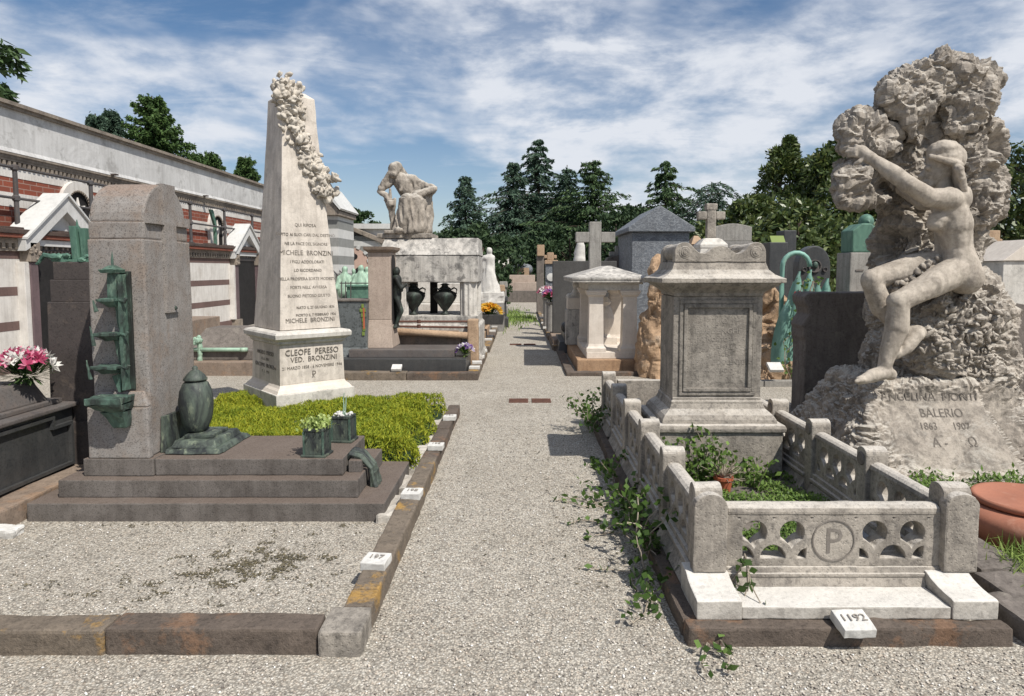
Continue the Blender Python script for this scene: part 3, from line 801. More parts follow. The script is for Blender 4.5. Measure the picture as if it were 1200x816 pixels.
for k in range(60):
    t = rng.random(); c, hw = garland_pt(t); c += Vector((rng.uniform(-.15, .15), rng.uniform(-.03, .015), rng.uniform(-.15, .15)))
    m.ball(c, rng.uniform(.03, .055), 1, .6, .2, 1.0, rot=Quat(Vector((rng.uniform(-.4, .4), -1, rng.uniform(-.4, .4))).normalized(), Vector((rng.uniform(-1, 1), -.6, rng.uniform(-1, 1)))))
m.build('garland_leaves', M['carved_light'], sh, smooth=True)
# lettering on the shaft, the pedestal front and the pedestal side
tl = math.atan((.36 - .265) / 1.195)
def on_shaft(z): 
    hw = .335 + (z - 1.005) / (3.3 - 1.005) * (.187 - .335)
    return hw
LN = [('QUI RIPOSA', .034, 0, 2.03), ("RAPITO AI SUOI CARI DAL DESTINO", .031, 0, 1.935), ('NE LA PACE DEL SIGNORE', .031, 0, 1.845), ('MICHELE  BRONZINI', .05, 0, 1.745),
      ('I FIGLI ADDOLORATI', .031, 0, 1.665), ('LO RICORDANO', .031, 0, 1.58), ('NELLA PROSPERA SORTE MODESTO', .031, 0, 1.495), ("FORTE NELL' AVVERSA", .031, 0, 1.41), ('BUONO PIETOSO GIUSTO', .031, 0, 1.325),
      ('NATO IL 27 GIUGNO 1836', .028, .07, 1.21), ('MORTO IL 7 FEBBRAIO 1906', .028, .07, 1.135), ('MICHELE  BRONZINI', .046, 0, 1.075)]
Mx = Matrix.Translation((0, -.36 - .0025, 1.005)) @ Matrix.Rotation(-tl, 4, 'X') @ Matrix.Translation((0, 0, -1.005))
inscription(LN, M['ink'], sh, Mx @ Matrix.Translation((0, 0, 0)))
inscription([('CLEOFE  PERESO', .062, 0, .755), ('VED.  BRONZINI', .055, .02, .685), ('21 MARZO 1858 - 6 NOVEMBRE 1946', .032, .0, .615), ('P', .075, .01, .515), ('X', .045, .004, .512)], M['ink'], ped, Matrix.Translation((0, -.3825, 0)))
inscription([('ANGELO  PERESO', .042, 0, .74), ('8 . 6 . 1911', .032, 0, .68), ('GIACOMO  BRONZINI', .042, 0, .61), ('9 . 3 . 1924', .032, 0, .55)], M['ink_soft'], ped, Matrix.Translation((-.3825, 0, 0)) @ Matrix.Rotation(R(-90), 4, 'Z'))

# low dark grave with the pale bronze rail, behind the cross path
def low_grave():
    p0 = Vector((-5.2, 10.4, 0))
    t = thing('low_grave', p0, 'low brown stepped grave behind the stele, carrying a pale green bronze rail', 'grave')
    m = MB(p0); m.box(-7.0, -2.9, 9.95, 11.9, -.02, .21); m.build('base_kerb', M['brown_slab'], t, bevel=.015, worn=(.15, .006, 4))
    m = MB(p0); m.box(-6.2, -3.0, 10.15, 11.7, .21, .36); m.build('lower_slab', M['dark_stone'], t, bevel=.012)
    m = MB(p0); m.frus((-5.25, -3.1, 10.4, 11.5), .36, (-5.1, -3.2, 10.7, 11.2), .66); m.build('upper_slab', M['dark_stone'], t, bevel=.012)
    m = MB(p0); m.box(-7.2, -5.6, 11.2, 12.3, .21, .74); m.build('side_block', M['brown_slab'], t, bevel=.012)
    zr = at(250, 410, 10.12).z
    m = MB(p0); a = at(224, 411, 10.12).x; b = at(290, 410, 10.12).x
    m.tube([(a, 10.12, zr), (b, 10.12, zr)], .032, 10); m.lathe([(.05, -.03), (.055, 0), (.05, .03)], (b - .06, 10.12, zr), 12)
    m.build('bronze_rail', M['bronze_pale'], t, smooth=True)
    m = MB(p0); q = at(234, 402, 10.12)
    m.tube([(q.x, 10.12, .2), (q.x, 10.12, q.z + .02)], .035, 8)
    for k in range(8): m.ball((q.x + rng.uniform(-.06, .06), 10.1 + rng.uniform(-.05, .05), q.z + rng.uniform(-.05, .09)), .04, 1)
    m.build('rail_post', M['bronze_pale'], t, worn=(.04, .01, 14))
low_grave()
# ================================================================ GALLERY along the left side
G0 = Vector((-8.2, 16, 0))
ga = thing('cemetery_gallery', G0, 'long cemetery gallery with white parapet, red brick bands and white gabled porches on the left', 'building')
YA, YB = -2.0, 27.0
def gp(name, fn, mat, parent=ga, **k):
    m = MB(G0); fn(m); return m.build(name, M[mat], parent, **k)
# lower marble wall with brown bands
def f(m):
    for z0, z1 in ((.232, .655), (.795, 1.195), (1.332, 1.765)): m.box(-8.5, -7.90, YA, YB, z0, z1)
lw = gp('lower_wall', f, 'wall_marble')
def f(m):
    for z0, z1 in ((.655, .795), (1.195, 1.332), (1.765, 1.885)): m.box(-8.5, -7.897, YA, YB, z0, z1)
    m.box(-8.5, -7.88, YA, YB, -.02, .232)
gp('brown_bands', f, 'band_brown', lw)
def f(m):
    m.box(-8.5, -7.86, YA, YB, 1.885, 1.925); m.box(-8.5, -7.84, YA, YB, 2.005, 2.085)
    y = YA
    while y < YB: m.box(-7.90, -7.84, y, y + .06, 1.925, 2.005); y += .13
    m.box(-8.5, -7.89, YA, YB, 1.925, 2.005)
gp('dentil_course', f, 'cornice', lw)
gp('ledge_tiles', lambda m: m.box(-8.42, -7.76, YA, YB, 2.088, 2.15), 'roof_red', bevel=.01)
gp('ledge_top', lambda m: (m.box(-8.42, -7.74, YA, YB, 2.15, 2.225), [m.box(-7.95 + rng.uniform(-.1, .1), -7.80, y, y + rng.uniform(.2, .6), 2.22, 2.245 + rng.uniform(0, .02)) for y in np.arange(YA, YB, 1.1)]), 'soot', bevel=.012)
# upper wall: brick and white bands
def f(m):
    m.box(-8.9, -8.40, YA, YB, 2.2, 2.63); m.box(-8.9, -8.402, YA, YB, 2.86, 3.11)
uw = gp('upper_wall', f, 'brick')
def f(m):
    m.box(-8.9, -8.395, YA, YB, 2.63, 2.86); m.box(-8.9, -8.395, YA, YB, 3.11, 3.27)
gp('white_bands', f, 'wall_marble', uw)
def f(m):
    m.box(-8.9, -8.385, YA, YB, 3.27, 3.30); m.box(-8.9, -8.39, YA, YB, 3.30, 3.37)
    y = YA
    while y < YB: m.box(-8.39, -8.355, y, y + .055, 3.30, 3.37); y += .11
    m.box(-8.9, -8.35, YA, YB, 3.37, 3.41); m.box(-8.9, -8.335, YA, YB, 3.41, 3.46); m.box(-8.9, -8.305, YA, YB, 3.46, 3.50)
co = gp('cornice', f, 'cornice')
def f(m):
    for y in np.arange(1.9, YB, 3.9): m.box(-8.31, -8.2, y, y + .10, 3.502, 3.53)
gp('water_spouts', f, 'soot', co)
gp('parapet', lambda m: (m.box(-8.9, -8.33, YA, YB, 3.50, 4.20), m.frus((-8.9, -8.30, YA, YB), 3.501, (-8.9, -8.33, YA, YB), 3.57)), 'wall_white')
gp('coping', lambda m: (m.box(-9.0, -8.27, YA, YB, 4.20, 4.25), m.box(-9.0, -8.23, YA, YB, 4.25, 4.31)), 'cornice')
gp('gallery_roof', lambda m: m.box(-14, -8.9, YA, YB, 2.5, 4.1), 'grey_stone')
# lunettes
def lunette(yc, zc=2.74, r=.34):
    m = MB(G0)
    pts = [(yc + (r + .17) * math.cos(R(a)), zc + (r + .17) * math.sin(R(a))) for a in range(0, 181, 12)]
    inn = [(yc + r * math.cos(R(a)), zc + r * math.sin(R(a))) for a in range(180, -1, -12)]
    pts = [(yc + r + .17, 2.2)] + pts + [(yc - r - .17, 2.2)]; inn = [(yc - r, 2.2)] + inn + [(yc + r, 2.2)]
    m.prism(pts + inn, 'x', -8.42, -8.33)
    a = m.build('lunette', M['wall_marble'], ga)
    m = MB(G0)
    for a_ in range(0, 181, 10):
        y, z = yc + (r - .01) * math.cos(R(a_)), zc + (r - .01) * math.sin(R(a_)); m.ball((-8.35, y, z), .032, 1)
    m.build('bead_moulding', M['cornice'], a)
    m = MB(G0); m.prism([(yc - r, 2.2), (yc + r, 2.2)] + [(yc + r * math.cos(R(q)), zc + r * math.sin(R(q))) for q in range(0, 181, 12)], 'x', -8.41, -8.388)
    m.build('dark_opening', M['dark_gap'], a)
    m = MB(G0)
    for k in range(5):
        q = R(90 + 72 * k); m.frus((-8.385, -8.36, yc - .03, yc + .03), zc - .05, (-8.385, -8.36, yc - .03, yc + .03), zc + .05)
        m.tube([(-8.37, yc, zc), (-8.37, yc + .21 * math.cos(q), zc + .21 * math.sin(q))], [.05, .012], 6)
    m.tube([(-8.37, yc, 2.2), (-8.37, yc, zc)], .035, 6)
    m.build('star_tracery', M['wall_marble'], a)
for yc in (6.9, 12.66, 18.4, 24.1): lunette(yc)
# railing on the ledge
def f(m):
    for z in (3.21, 2.73): m.tube([(-8.05, YA, z), (-8.05, YB, z)], .022, 8)
rail = gp('railing', f, 'iron')
for k in range(12):
    y = 10.7 + 1.86 * (k - 4)
    m = MB(G0); m.lathe([(.05, 2.23), (.05, 2.28), (.036, 2.30), (.036, 2.68), (.056, 2.70), (.056, 2.76), (.036, 2.78), (.034, 3.16), (.058, 3.18), (.058, 3.24), (.03, 3.26)], (-8.05, y, 0), 10)
    m.build('railing_post', M['iron'], rail, smooth=False)
m = MB(G0)
p0, p1, p2 = at(237, 245, 17.9), at(246, 259, 18.05), at(245, 284, 18.05)
m.box(-8.16, -8.10, 17.70, 17.78, 2.23, 2.75); m.frus((-8.16, -8.10, 17.70, 17.8), 2.75, (-8.16, -8.10, 17.45, 17.62), 3.16)
m.build('green_shutter', M['bronze_bright'], ga, bevel=.004)
# gabled porches
def porch(yc, hw=.87):
    za, ze = 2.84, 2.18
    p = MB(G0)
    X0, X1 = -8.12, -7.72
    sl = (za - ze) / hw; o = .12
    out = [(yc - hw - o, ze - o * sl - .02), (yc, za + 0.0), (yc + hw + o, ze - o * sl - .02), (yc + hw + o, ze - o * sl - .20), (yc + hw - .14, ze - .16), (yc, za - .27), (yc - hw + .14, ze - .16), (yc - hw - o, ze - o * sl - .20)]
    p.prism(out, 'x', X0, X1)
    root = p.build('porch', M['marble_panel'], ga, bevel=.006)
    m = MB(G0)   # roof slabs
    for s in (-1, 1):
        a, b = (yc, za + .005), (yc + s * (hw + .13), ze - .13 * sl - .01)
        m.prism([a, b, (b[0], b[1] + .035), (a[0], a[1] + .045)], 'x', X0, X1 + .04)
    m.build('porch_roof', M['chapel_light'], root)
    for s in (-1, 1):
        y = yc + s * (hw - .08)
        m = MB(G0); m.box(-7.95, -7.72, y - .11, y + .11, 1.72, 2.03); 
        for k in range(14): m.ball((-7.72, y + rng.uniform(-.11, .11), rng.uniform(1.76, 1.98)), .03, 1)
        m.build('capital', M['cornice'], root, bevel=.01)
        m = MB(G0); m.box(-7.97, -7.75, y - .085, y + .085, .25, 1.72); m.build('pilaster', M['purple_col'], root, bevel=.01)
        m = MB(G0); m.box(-8.0, -7.77, y - .19 * 1, y - .086, .25, 1.72) if s < 0 else m.box(-8.0, -7.77, y + .086, y + .19, .25, 1.72); m.build('door_jamb', M['wall_marble'], root, bevel=.006)
        m = MB(G0); m.box(-8.0, -7.70, y - .14, y + .14, -.02, .25); m.build('pilaster_base', M['cornice'], root, bevel=.015)
    m = MB(G0); m.box(-7.92, -7.875, yc - hw + .1, yc + hw - .1, 0, 1.84); m.build('dark_doorway', M['dark_gap'], root)
    m = MB(G0); m.box(-7.95, -7.80, yc - hw + .05, yc + hw - .05, 1.98, 2.08); m.box(-7.95, -7.84, yc - hw + .05, yc + hw - .05, 2.10, 2.16)
    m.prism([(yc - hw + .1, 2.16), (yc + hw - .1, 2.16), (yc, za - .27)], 'x', -7.96, -7.86)
    m.build('tympanum', M['marble_panel'], root)
    m = MB(G0)
    for k in range(17):
        y = yc - hw + .18 + k * (2 * hw - .36) / 16; m.tube([(-7.85, y, 1.84), (-7.85, y, 1.98)], .013, 5)
    m.tube([(-7.85, yc - hw + .1, 1.91), (-7.85, yc + hw - .1, 1.91)], .014, 5)
    m.build('iron_grille', M['iron'], root)
for yc in (3.9, 11.4, 18.95): porch(yc)

# end pavilion with grey and white bands, and the wing that closes the court
P0 = Vector((-7.6, 28.3, 0))
pv = thing('striped_pavilion', P0, 'grey and white striped end wall of the gallery just right of the obelisk', 'building')
def bands(root, off, x0, x1, y0, y1, ztop, h=.36):
    a, b = MB(off), MB(off); z = 0; k = 0
    while z < ztop - .01:
        (a if k % 2 else b).box(x0 + .002 * (k % 2), x1 - .002 * (k % 2), y0 + .002 * (k % 2), y1, z, min(ztop, z + h)); z += h; k += 1
    w = b.build('light_bands', M['chapel_light'], root); a.build('grey_bands', M['chapel_grey'], root)
bands(pv, P0, -8.6, -7.42, 27.0, 29.5, 3.75)
m = MB(P0); m.prism([(-8.7, 3.76), (-7.30, 3.76), (-7.30, 3.92), (-8.0, 4.85), (-8.7, 4.85)], 'y', 26.8, 29.5); m.build('sloping_cornice', M['cornice'], pv, bevel=.02)
m = MB(P0); m.prism([(-8.7, 4.86), (-8.02, 4.86), (-7.26, 3.97), (-7.20, 4.03), (-7.95, 5.0), (-8.7, 5.0)], 'y', 26.7, 29.6); m.build('pavilion_roof', M['chapel_light'], pv)
m = MB(P0)
for dy in (0, .9):
    for dz in (.55, 1.0): m.tube([(-8.2, 26.2 + dy, 1.3 + dz), (-6.85, 26.2 + dy, .0 + dz)], .03, 6)
    for k in range(4): x = -8.1 + .4 * k; m.tube([(x, 26.2 + dy, 0), (x, 26.2 + dy, 1.0 + (-8.1 - x) * .96 + 1.18)], .022, 6)
m.build('stair_rail', M['iron'], pv)
W0 = Vector((-5.5, 31, 0))
wg = thing('arcade_wing', W0, 'low arcade wing with gabled front and pink arch behind the marble tomb', 'building')
def Wx(px, Y=30.5): return at(px, 316, Y).x
def Wz(py, Y=30.5): return at(420, py, Y).z
m = MB(W0); m.box(-10.5, Wx(470), 30.6, 33, Wz(268), Wz(262)); m.box(-10.5, Wx(470), 30.8, 33, 0, Wz(268)); m.build('wing_wall', M['chapel_light'], wg)
x0, x1 = Wx(396), Wx(446)
m = MB(W0); m.box(x0, x1, 30.35, 30.8, Wz(301), Wz(289)); m.box(x0, x1, 30.36, 30.8, Wz(283), Wz(277)); m.build('grey_courses', M['chapel_grey'], wg)
m = MB(W0); m.box(x0, x1, 30.34, 30.8, Wz(289), Wz(283)); m.box(x0 - .2, x0 + .0, 30.34, 30.8, 0, Wz(289)); m.build('white_courses', M['chapel_light'], wg)
m = MB(W0); xa = Wx(417)
m.prism([(x0 - .5, Wz(277)), (x0 - .5, Wz(270)), (xa, Wz(267)), (Wx(452), Wz(281)), (Wx(450), Wz(286)), (xa, Wz(272)), (x0, Wz(275))], 'y', 30.2, 30.9); m.build('gable_cornice', M['cornice'], wg, bevel=.02)
xc, rr = Wx(414), (Wx(432) - Wx(396)) / 2
m = MB(W0)
m.prism([(xc - rr, Wz(360)), (xc + rr, Wz(360))] + [(xc + rr * math.cos(R(a)), Wz(308) + rr * .95 * math.sin(R(a))) for a in range(0, 181, 10)], 'y', 30.30, 30.7)
pk = m.build('pink_arch', M['pink_plaster'], wg)
m = MB(W0)
for k in range(12):
    a0, a1 = R(15 * k + 1), R(15 * k + 13)
    if k % 2 == 0:
        m.prism([(xc + rr * math.cos(a0), Wz(308) + rr * .95 * math.sin(a0)), (xc + rr * 1.2 * math.cos(a0), Wz(308) + rr * 1.15 * math.sin(a0)), (xc + rr * 1.2 * math.cos(a1), Wz(308) + rr * 1.15 * math.sin(a1)), (xc + rr * math.cos(a1), Wz(308) + rr * .95 * math.sin(a1))], 'y', 30.26, 30.5)
m.build('voussoirs', M['chapel_light'], pk)
m = MB(W0)
q = Wz(301); 
for dx, dz in ((-.1, 0), (.1, 0), (0, .1), (0, -.1)): m.lathe([(.105, 0), (.105, .05)], (0, 0, 0), 14); 
m = MB(W0)
for dx, dz in ((-.13, 0), (.13, 0), (0, .13), (0, -.13)):
    m.prism([(xc + dx + .13 * math.cos(R(a)), q + dz + .13 * math.sin(R(a))) for a in range(0, 360, 30)], 'y', 30.285 + .001 * (dx + 2 * dz), 30.32)
for s in (-1, 1):
    cx_ = xc + s * rr * .5
    m.prism([(cx_ - rr * .40, Wz(360)), (cx_ + rr * .40, Wz(360))] + [(cx_ + rr * .40 * math.cos(R(a)), Wz(322) + rr * .5 * math.sin(R(a))) for a in range(0, 181, 15)], 'y', 30.286, 30.33)
m.build('dark_openings', M['dark_gap'], pk)

# green bronze group of seated figures with its pedestal
BG = Vector((at(415, 350, 22).x, 22, 0))
bg = thing('bronze_group', BG, 'green bronze group of robed figures around a table, in front of the pink arch', 'statue')
m = MB(BG)
def wz(px, py, dy=0): return at(px, py, 22 + dy)
for px, py, s_, dy in ((404, 316, 1.0, .2), (414.5, 318, .8, .6), (423, 315, 1.05, 0), (430, 316, .9, .3)):
    h = wz(px, py, dy); m.ball(h, .115 * s_, 2, .9, .9, 1.1)
    m.capsule(h - Vector((0, 0, .22)), wz(px, py + 26, dy), .15 * s_, .26 * s_, 5, 14)
    m.capsule(h + Vector((-.16 * s_, -.03, -.26)), h + Vector((-.24 * s_, -.2, -.62)), .09, .07)
    m.capsule(h + Vector((.16 * s_, -.03, -.26)), h + Vector((.24 * s_, -.2, -.62)), .09, .07)
me = remesh(m, .03, 5); displace(me, lambda p, n: .02 * noise.noise(Vector((p.x * 16, p.y * 16, p.z * 3))))
finish('robed_figures', me, M['bronze_pale'], bg, True)
a, b = wz(409, 334, -.3), wz(433, 353, -.3)
m = MB(BG); m.box(a.x, b.x, 21.4, 22.2, 0, a.z - .06); m.box(a.x - .05, b.x + .05, 21.34, 22.2, a.z - .06, a.z); m.build('bronze_table', M['bronze_bright'], bg, bevel=.02)
m = MB(BG); m.box(wz(396, 340).x, wz(436, 340).x, 21.3, 22.8, 0, wz(410, 354).z); m.build('pedestal', M['green_granite'], bg, bevel=.02)
m = MB(BG)
for px in (400, 405, 411): m.tube([wz(px, 330, -.9), wz(px, 356, -.9)], .018, 5)
m.tube([wz(398, 332, -.9), wz(432, 332, -.9)], .018, 5); m.build('front_rail', M['iron'], bg)

# ================================================================ TOMB ROW left of the path
T0 = Vector((-1.6, 9.8, 0))
kerb_line('stone_kerb', 'brown stone kerb around the black slab with the pansies, left of the path', 
    [(-2.75, -1.68, 9.54, 9.72, .115), (-1.675, -.64, 9.535, 9.72, .112), (-.80, -.645, 9.725, 10.6, .115), (-.80, -.65, 10.605, 11.5, .11), (-.80, -.645, 11.505, 12.2, .112), (-3.9, -2.76, 9.56, 9.74, .11)],
    [M['kerb'], M['kerb_dark']], T0, worn=(.1, .006, 5))
sl = thing('black_slab', T0, 'low black granite double slab behind the obelisk, pansies on its right end', 'grave slab')
m = MB(T0); m.box(-2.75, -.83, 9.73, 10.75, 0, .285); m.build('lower_slab', M['black_granite'], sl, bevel=.008)
m = MB(T0); m.box(-2.6, -1.02, 9.9, 10.6, .285, .40); m.build('upper_slab', M['black_top'], sl, bevel=.008)
number_tile(at(465, 432, 9.62), 0, 25, 'white number tile on the kerb before the black pansy slab', '', .13, None, True)
hs = thing('granite_headstone', Vector((-2.6, 10.2, 0)), 'dark green-grey granite headstone block right of the obelisk, with a worn coloured emblem', 'headstone')
m = MB((-2.6, 10.2, 0)); m.frus((-2.84, -2.30, 9.98, 10.5), .28, (-2.80, -2.36, 10.06, 10.46), .42); m.box(-2.80, -2.36, 10.06, 10.46, .42, 1.12); m.build('block', M['green_granite'], hs, bevel=.008)
m = MB((-2.6, 10.2, 0)); m.box(-2.82, -2.34, 10.04, 10.48, 1.12, 1.15); m.build('block_cap', M['dark_stone'], hs, bevel=.006)
m = MB((-2.6, 10.2, 0))
for k in range(7):
    z = .60 + .07 * k; m.box(-2.43 + .01 * math.sin(k), -2.39 + .012 * math.sin(k * 2), 10.045, 10.062, z, z + .06)
m.box(-2.46, -2.37, 10.043, 10.062, .96, 1.01); m.build('coloured_emblem', M['sedum'], hs, bevel=.004)
m = MB((-2.6, 10.2, 0)); m.box(-2.41, -2.385, 10.04, 10.0625, .7, 1.02); m.build('red_stripe', M['pot_red'], hs, bevel=.003)
# pansies
PN = at(545, 421, 10.0); PN.z = .287
bouquet('pansies', PN, 'two clumps of purple and white pansies on the right end of the black slab', ['petal_purple', 'petal_white', 'petal_purple'], .11, .09, .10, 15, .075, 'weed', seed=21, nleaf=150)
# pinkish pillar with bronze relief
PP = Vector((-2.15, 10.35, 0))
pp = thing('granite_pillar', PP, 'pinkish granite pillar with moulded cap and a dark bronze figure in a niche', 'pillar')
m = MB(PP); m.frus((-2.42, -1.98, 10.12, 10.75), .40, (-2.36, -2.02, 10.2, 10.68), .83); m.box(-2.36, -2.02, 10.2, 10.68, .83, 1.86); m.build('shaft', M['pink_granite'], pp, bevel=.01)
m = MB(PP); m.stack([(0, 1.86), (.05, 1.90), (.06, 1.945)], -2.19, 10.44, .17, .25); m.build('pillar_cap', M['brown_slab'], pp, bevel=.006)
m = MB(PP)
zn0, zn1 = at(458, 380, 10.4).z, at(458, 308, 10.4).z
m.prism([(10.29, zn0), (10.59, zn0)] + [(10.44 + .15 * math.cos(R(a)), zn1 + .12 * math.sin(R(a))) for a in range(0, 181, 15)], 'x', -2.03, -2.012); m.build('niche', M['dark_gap'], pp)
m = MB(PP)
hd = at(460, 318, 10.4); fx = -1.98
m.ball((-1.96, 10.40, hd.z), .062, 2, 1, 1, 1.15); m.capsule((-1.965, 10.42, hd.z - .13), (-1.965, 10.43, hd.z - .42), .085, .075)
m.capsule((-1.95, 10.33, hd.z - .12), (-1.88, 10.33, hd.z - .27), .036, .03); m.capsule((-1.88, 10.33, hd.z - .27), (-1.80, 10.36, hd.z - .20), .03, .024)
m.capsule((-1.95, 10.50, hd.z - .12), (-1.90, 10.50, hd.z - .3), .036, .03)
m.capsule((-1.96, 10.40, hd.z - .42), (-1.89, 10.38, hd.z - .62), .055, .042); m.capsule((-1.89, 10.38, hd.z - .62), (-1.98, 10.38, hd.z - .84), .042, .03)
m.capsule((-1.97, 10.48, hd.z - .42), (-1.985, 10.5, hd.z - .84), .055, .032); m.box(-2.02, -1.95, 10.30, 10.58, hd.z - .89, hd.z - .85)
finish('bronze_figure', remesh(m, .014, 4), M['bronze_dark'], pp, True)
# low brown enclosure with rods
BR = Vector((-1.6, 10.8, 0))
br = thing('barred_grave', BR, 'brown stone grave front with two iron rods held by an end post, before the urns', 'grave')
zt = at(500, 392, 10.8).z
m = MB(BR); m.box(-2.5, -1.0, 10.78, 11.1, 0, zt - .02); m.build('front_panel', M['brown_slab'], br, bevel=.012)
m = MB(BR); m.box(-2.5, -1.05, 10.70, 11.1, zt - .018, zt + .05); m.build('coping', M['brown_slab'], br, bevel=.02)
a, b = at(428, 386, 10.72), at(548, 391, 10.72)
m = MB(BR); m.tube([(a.x, 10.7, a.z), (b.x, 10.7, b.z - .03)], .055, 10); m.build('stone_rail', M['sandstone'], br, smooth=True)
for py0, py1 in ((377, 377), (382.5, 384)):
    a, b = at(462, py0, 10.76), at(553, py1, 10.76)
    m = MB(BR); m.tube([a, b], .018, 7); m.lathe([(.03, -.03), (.032, .03)], (a.x + .4, a.y, a.z), 8); m.build('iron_rod', M['rust_plate'], br)
a = at(556, 374, 10.8); w_ = .085
m = MB(BR); m.box(a.x - w_ - .02, a.x + w_ - .02, 10.68, 10.92, 0, a.z); m.build('end_post', M['sandstone'], br, bevel=.02, worn=(.08, .006, 6))

# the marble sarcophagus tomb
SC = Vector((-1.5, 11.6, 0))
sc = thing('sarcophagus_tomb', SC, 'weathered white marble sarcophagus raised on fluted columns, under the seated statue', 'tomb')
yF, yBk = 11.0, 12.35
m = MB(SC)
m.stack([(.10, 0), (.10, .12), (.06, .2), (.06, .66), (.02, .70), (.02, .835)], -1.42, 11.66, .66, .62); m.build('base', M['sarcophagus'], sc, bevel=.012, worn=(.12, .004, 4))
for x in (-.90, -2.05):
    for y in (11.16, 12.18):
        m = MB(SC)
        n_ = 40; prof = []
        vs = []; fs = []
        for j, z in enumerate((.837, 1.388)):
            for k in range(n_):
                t = 2 * math.pi * k / n_; r_ = .145 - (.016 if k % 4 in (1, 2) else 0)
                vs.append((x + r_ * math.cos(t), y + r_ * math.sin(t), z))
        for k in range(n_): l = (k + 1) % n_; fs.append((k, l, n_ + l, n_ + k))
        fs += [tuple(range(n_ - 1, -1, -1)), tuple(range(n_, 2 * n_))]
        m.add(vs, fs); m.build('fluted_column', M['marble'], sc)
m = MB(SC); m.box(-2.36, -.735, yF, yBk, 1.39, 1.83); m.build('chest', M['sarcophagus'], sc, bevel=.012, worn=(.12, .006, 4))
m = MB(SC); m.frus((-2.37, -.725, yF - .01, yBk), 1.84, (-2.30, -.735, yF + .22, yBk - .2), 2.125); m.box(-2.35, -.74, yF + .01, yBk - .02, 1.83, 1.841); m.build('lid', M['sarcophagus'], sc, bevel=.015, worn=(.12, .008, 4))
m = MB(SC); m.box(-1.62, -1.50, 11.7, 11.8, .836, 1.389); m.build('rear_support', M['dark_gap'], sc)
for k, (px, lab) in enumerate(((484.5, 'left of the two dark bronze urns between the sarcophagus columns'), (521.5, 'right dark bronze urn, next to the fluted corner column of the sarcophagus'))):
    c = at(px, 350, 11.25); u = thing('bronze_urn', (c.x, 11.25, .837), lab, 'urn', 'urns under the marble sarcophagus')
    m = MB(); m.lathe([(.075, 0), (.075, .02), (.035, .045), (.04, .07), (.10, .15), (.17, .25), (.20, .315), (.19, .37), (.10, .415), (.075, .43)], (0, 0, 0), 24); m.build('urn_body', M['bronze_dark'], u, smooth=True)
    m = MB(); m.lathe([(.10, .43), (.10, .445), (.06, .475), (.05, .50), (.085, .51), (.03, .535)], (0, 0, 0), 20); m.build('urn_lid', M['bronze_dark'], u, smooth=True)
    for s in (-1, 1):
        m = MB(); m.tube([(s * .09, 0, .42), (s * .155, 0, .455), (s * .20, 0, .43), (s * .19, 0, .35)], .014, 7); m.build('handle', M['bronze_dark'], u, smooth=True)
# pale marble slab seen behind the urns
pb_ = thing('white_grave', Vector((-1.8, 14.4, 0)), 'pale low marble grave glimpsed behind the bronze urns', 'grave')
m = MB((-1.8, 14.4, 0)); m.box(-3.2, -1.15, 14.4, 15.4, 0, .86); m.box(-2.75, -2.0, 14.7, 15.2, .86, 1.34); m.box(-1.9, -1.3, 14.7, 15.2, .86, 1.30); m.build('block', M['marble'], pb_, bevel=.02)

# seated marble statue on the lid
YS = 11.6; KS = YS / 780
def w(px, py, dy=0): return at(px, py, YS + dy)
SS = Vector((w(480, 277).x, YS, 2.125))
ss = thing('seated_statue', SS, 'white marble statue of a robed seated woman, hand to her brow, on the sarcophagus', 'statue')
m = MB(SS)
def cap(a, b, r0, r1): m.capsule(w(*a), w(*b), r0 * KS, r1 * KS)
def ell(a, rx, ry, rz, sub=3): m.ball(w(*a), KS, sub, rx, ry, rz)
# torso leaning to the left, shoulders, head bowed
cap((489, 243, .05), (480, 228, -.02), 11, 10); cap((480, 228, -.02), (470, 212, -.08), 10, 9.5)
cap((462, 209, -.08), (482, 211, -.02), 5.5, 6.5)          # shoulders
cap((466, 207, -.12), (462, 202, -.16), 4, 4); ell((461.5, 199, -.18), 6.6, 7.5, 8.2); ell((461, 204, -.22), 4.6, 5.5, 4.5)
ell((465, 196, -.12), 6.5, 7, 6.5)                          # gathered hair
cap((462, 210, -.1), (447, 221, -.2), 5, 4.0); cap((447, 221, -.2), (456, 203, -.24), 3.8, 2.6)      # arm to the brow
for k in range(4): cap((456 + k * .4, 203 - k * .4, -.25 - .006 * k), (458 + k * .9, 198.5 + k * 1.1, -.25), .8, .6)
cap((483, 211, -.02), (495, 217, .0), 6, 4.6); cap((495, 217, 0), (508, 219.5, -.04), 4.2, 2.8); ell((509.5, 220, -.04), 2.9, 2.4, 2.0)
for k in range(4): cap((509, 219.4 + k * .5, -.06 + .02 * k), (511.5, 221.6 + k * .4, -.06 + .02 * k), .75, .6)
# loose sleeve drapery hanging from the shoulders
for a, b, r in (((470, 213, -.16), (469, 223, -.18), 3), ((476, 214, -.15), (477, 223, -.16), 3.2), ((486, 214, -.08), (488, 224, -.1), 3.4), ((492, 217, -.05), (491, 223, -.08), 2.5)): cap(a, b, r, r * .7)
for k in range(6): cap((468 + k * 2.6, 209 + k * .5, -.17 + .02 * k), (481 + k * 2.2, 233, -.12 + .015 * k), 1.5, 1.9)
cap((484, 212, -.03), (493, 219, -.02), 7.2, 5.2); cap((461, 210, -.10), (453, 217, -.18), 5.6, 4.4)
cap((466, 196, -.08), (474, 209, -.0), 5.2, 6.5); cap((458, 207, -.2), (458, 216, -.2), 1.6, 1.2)
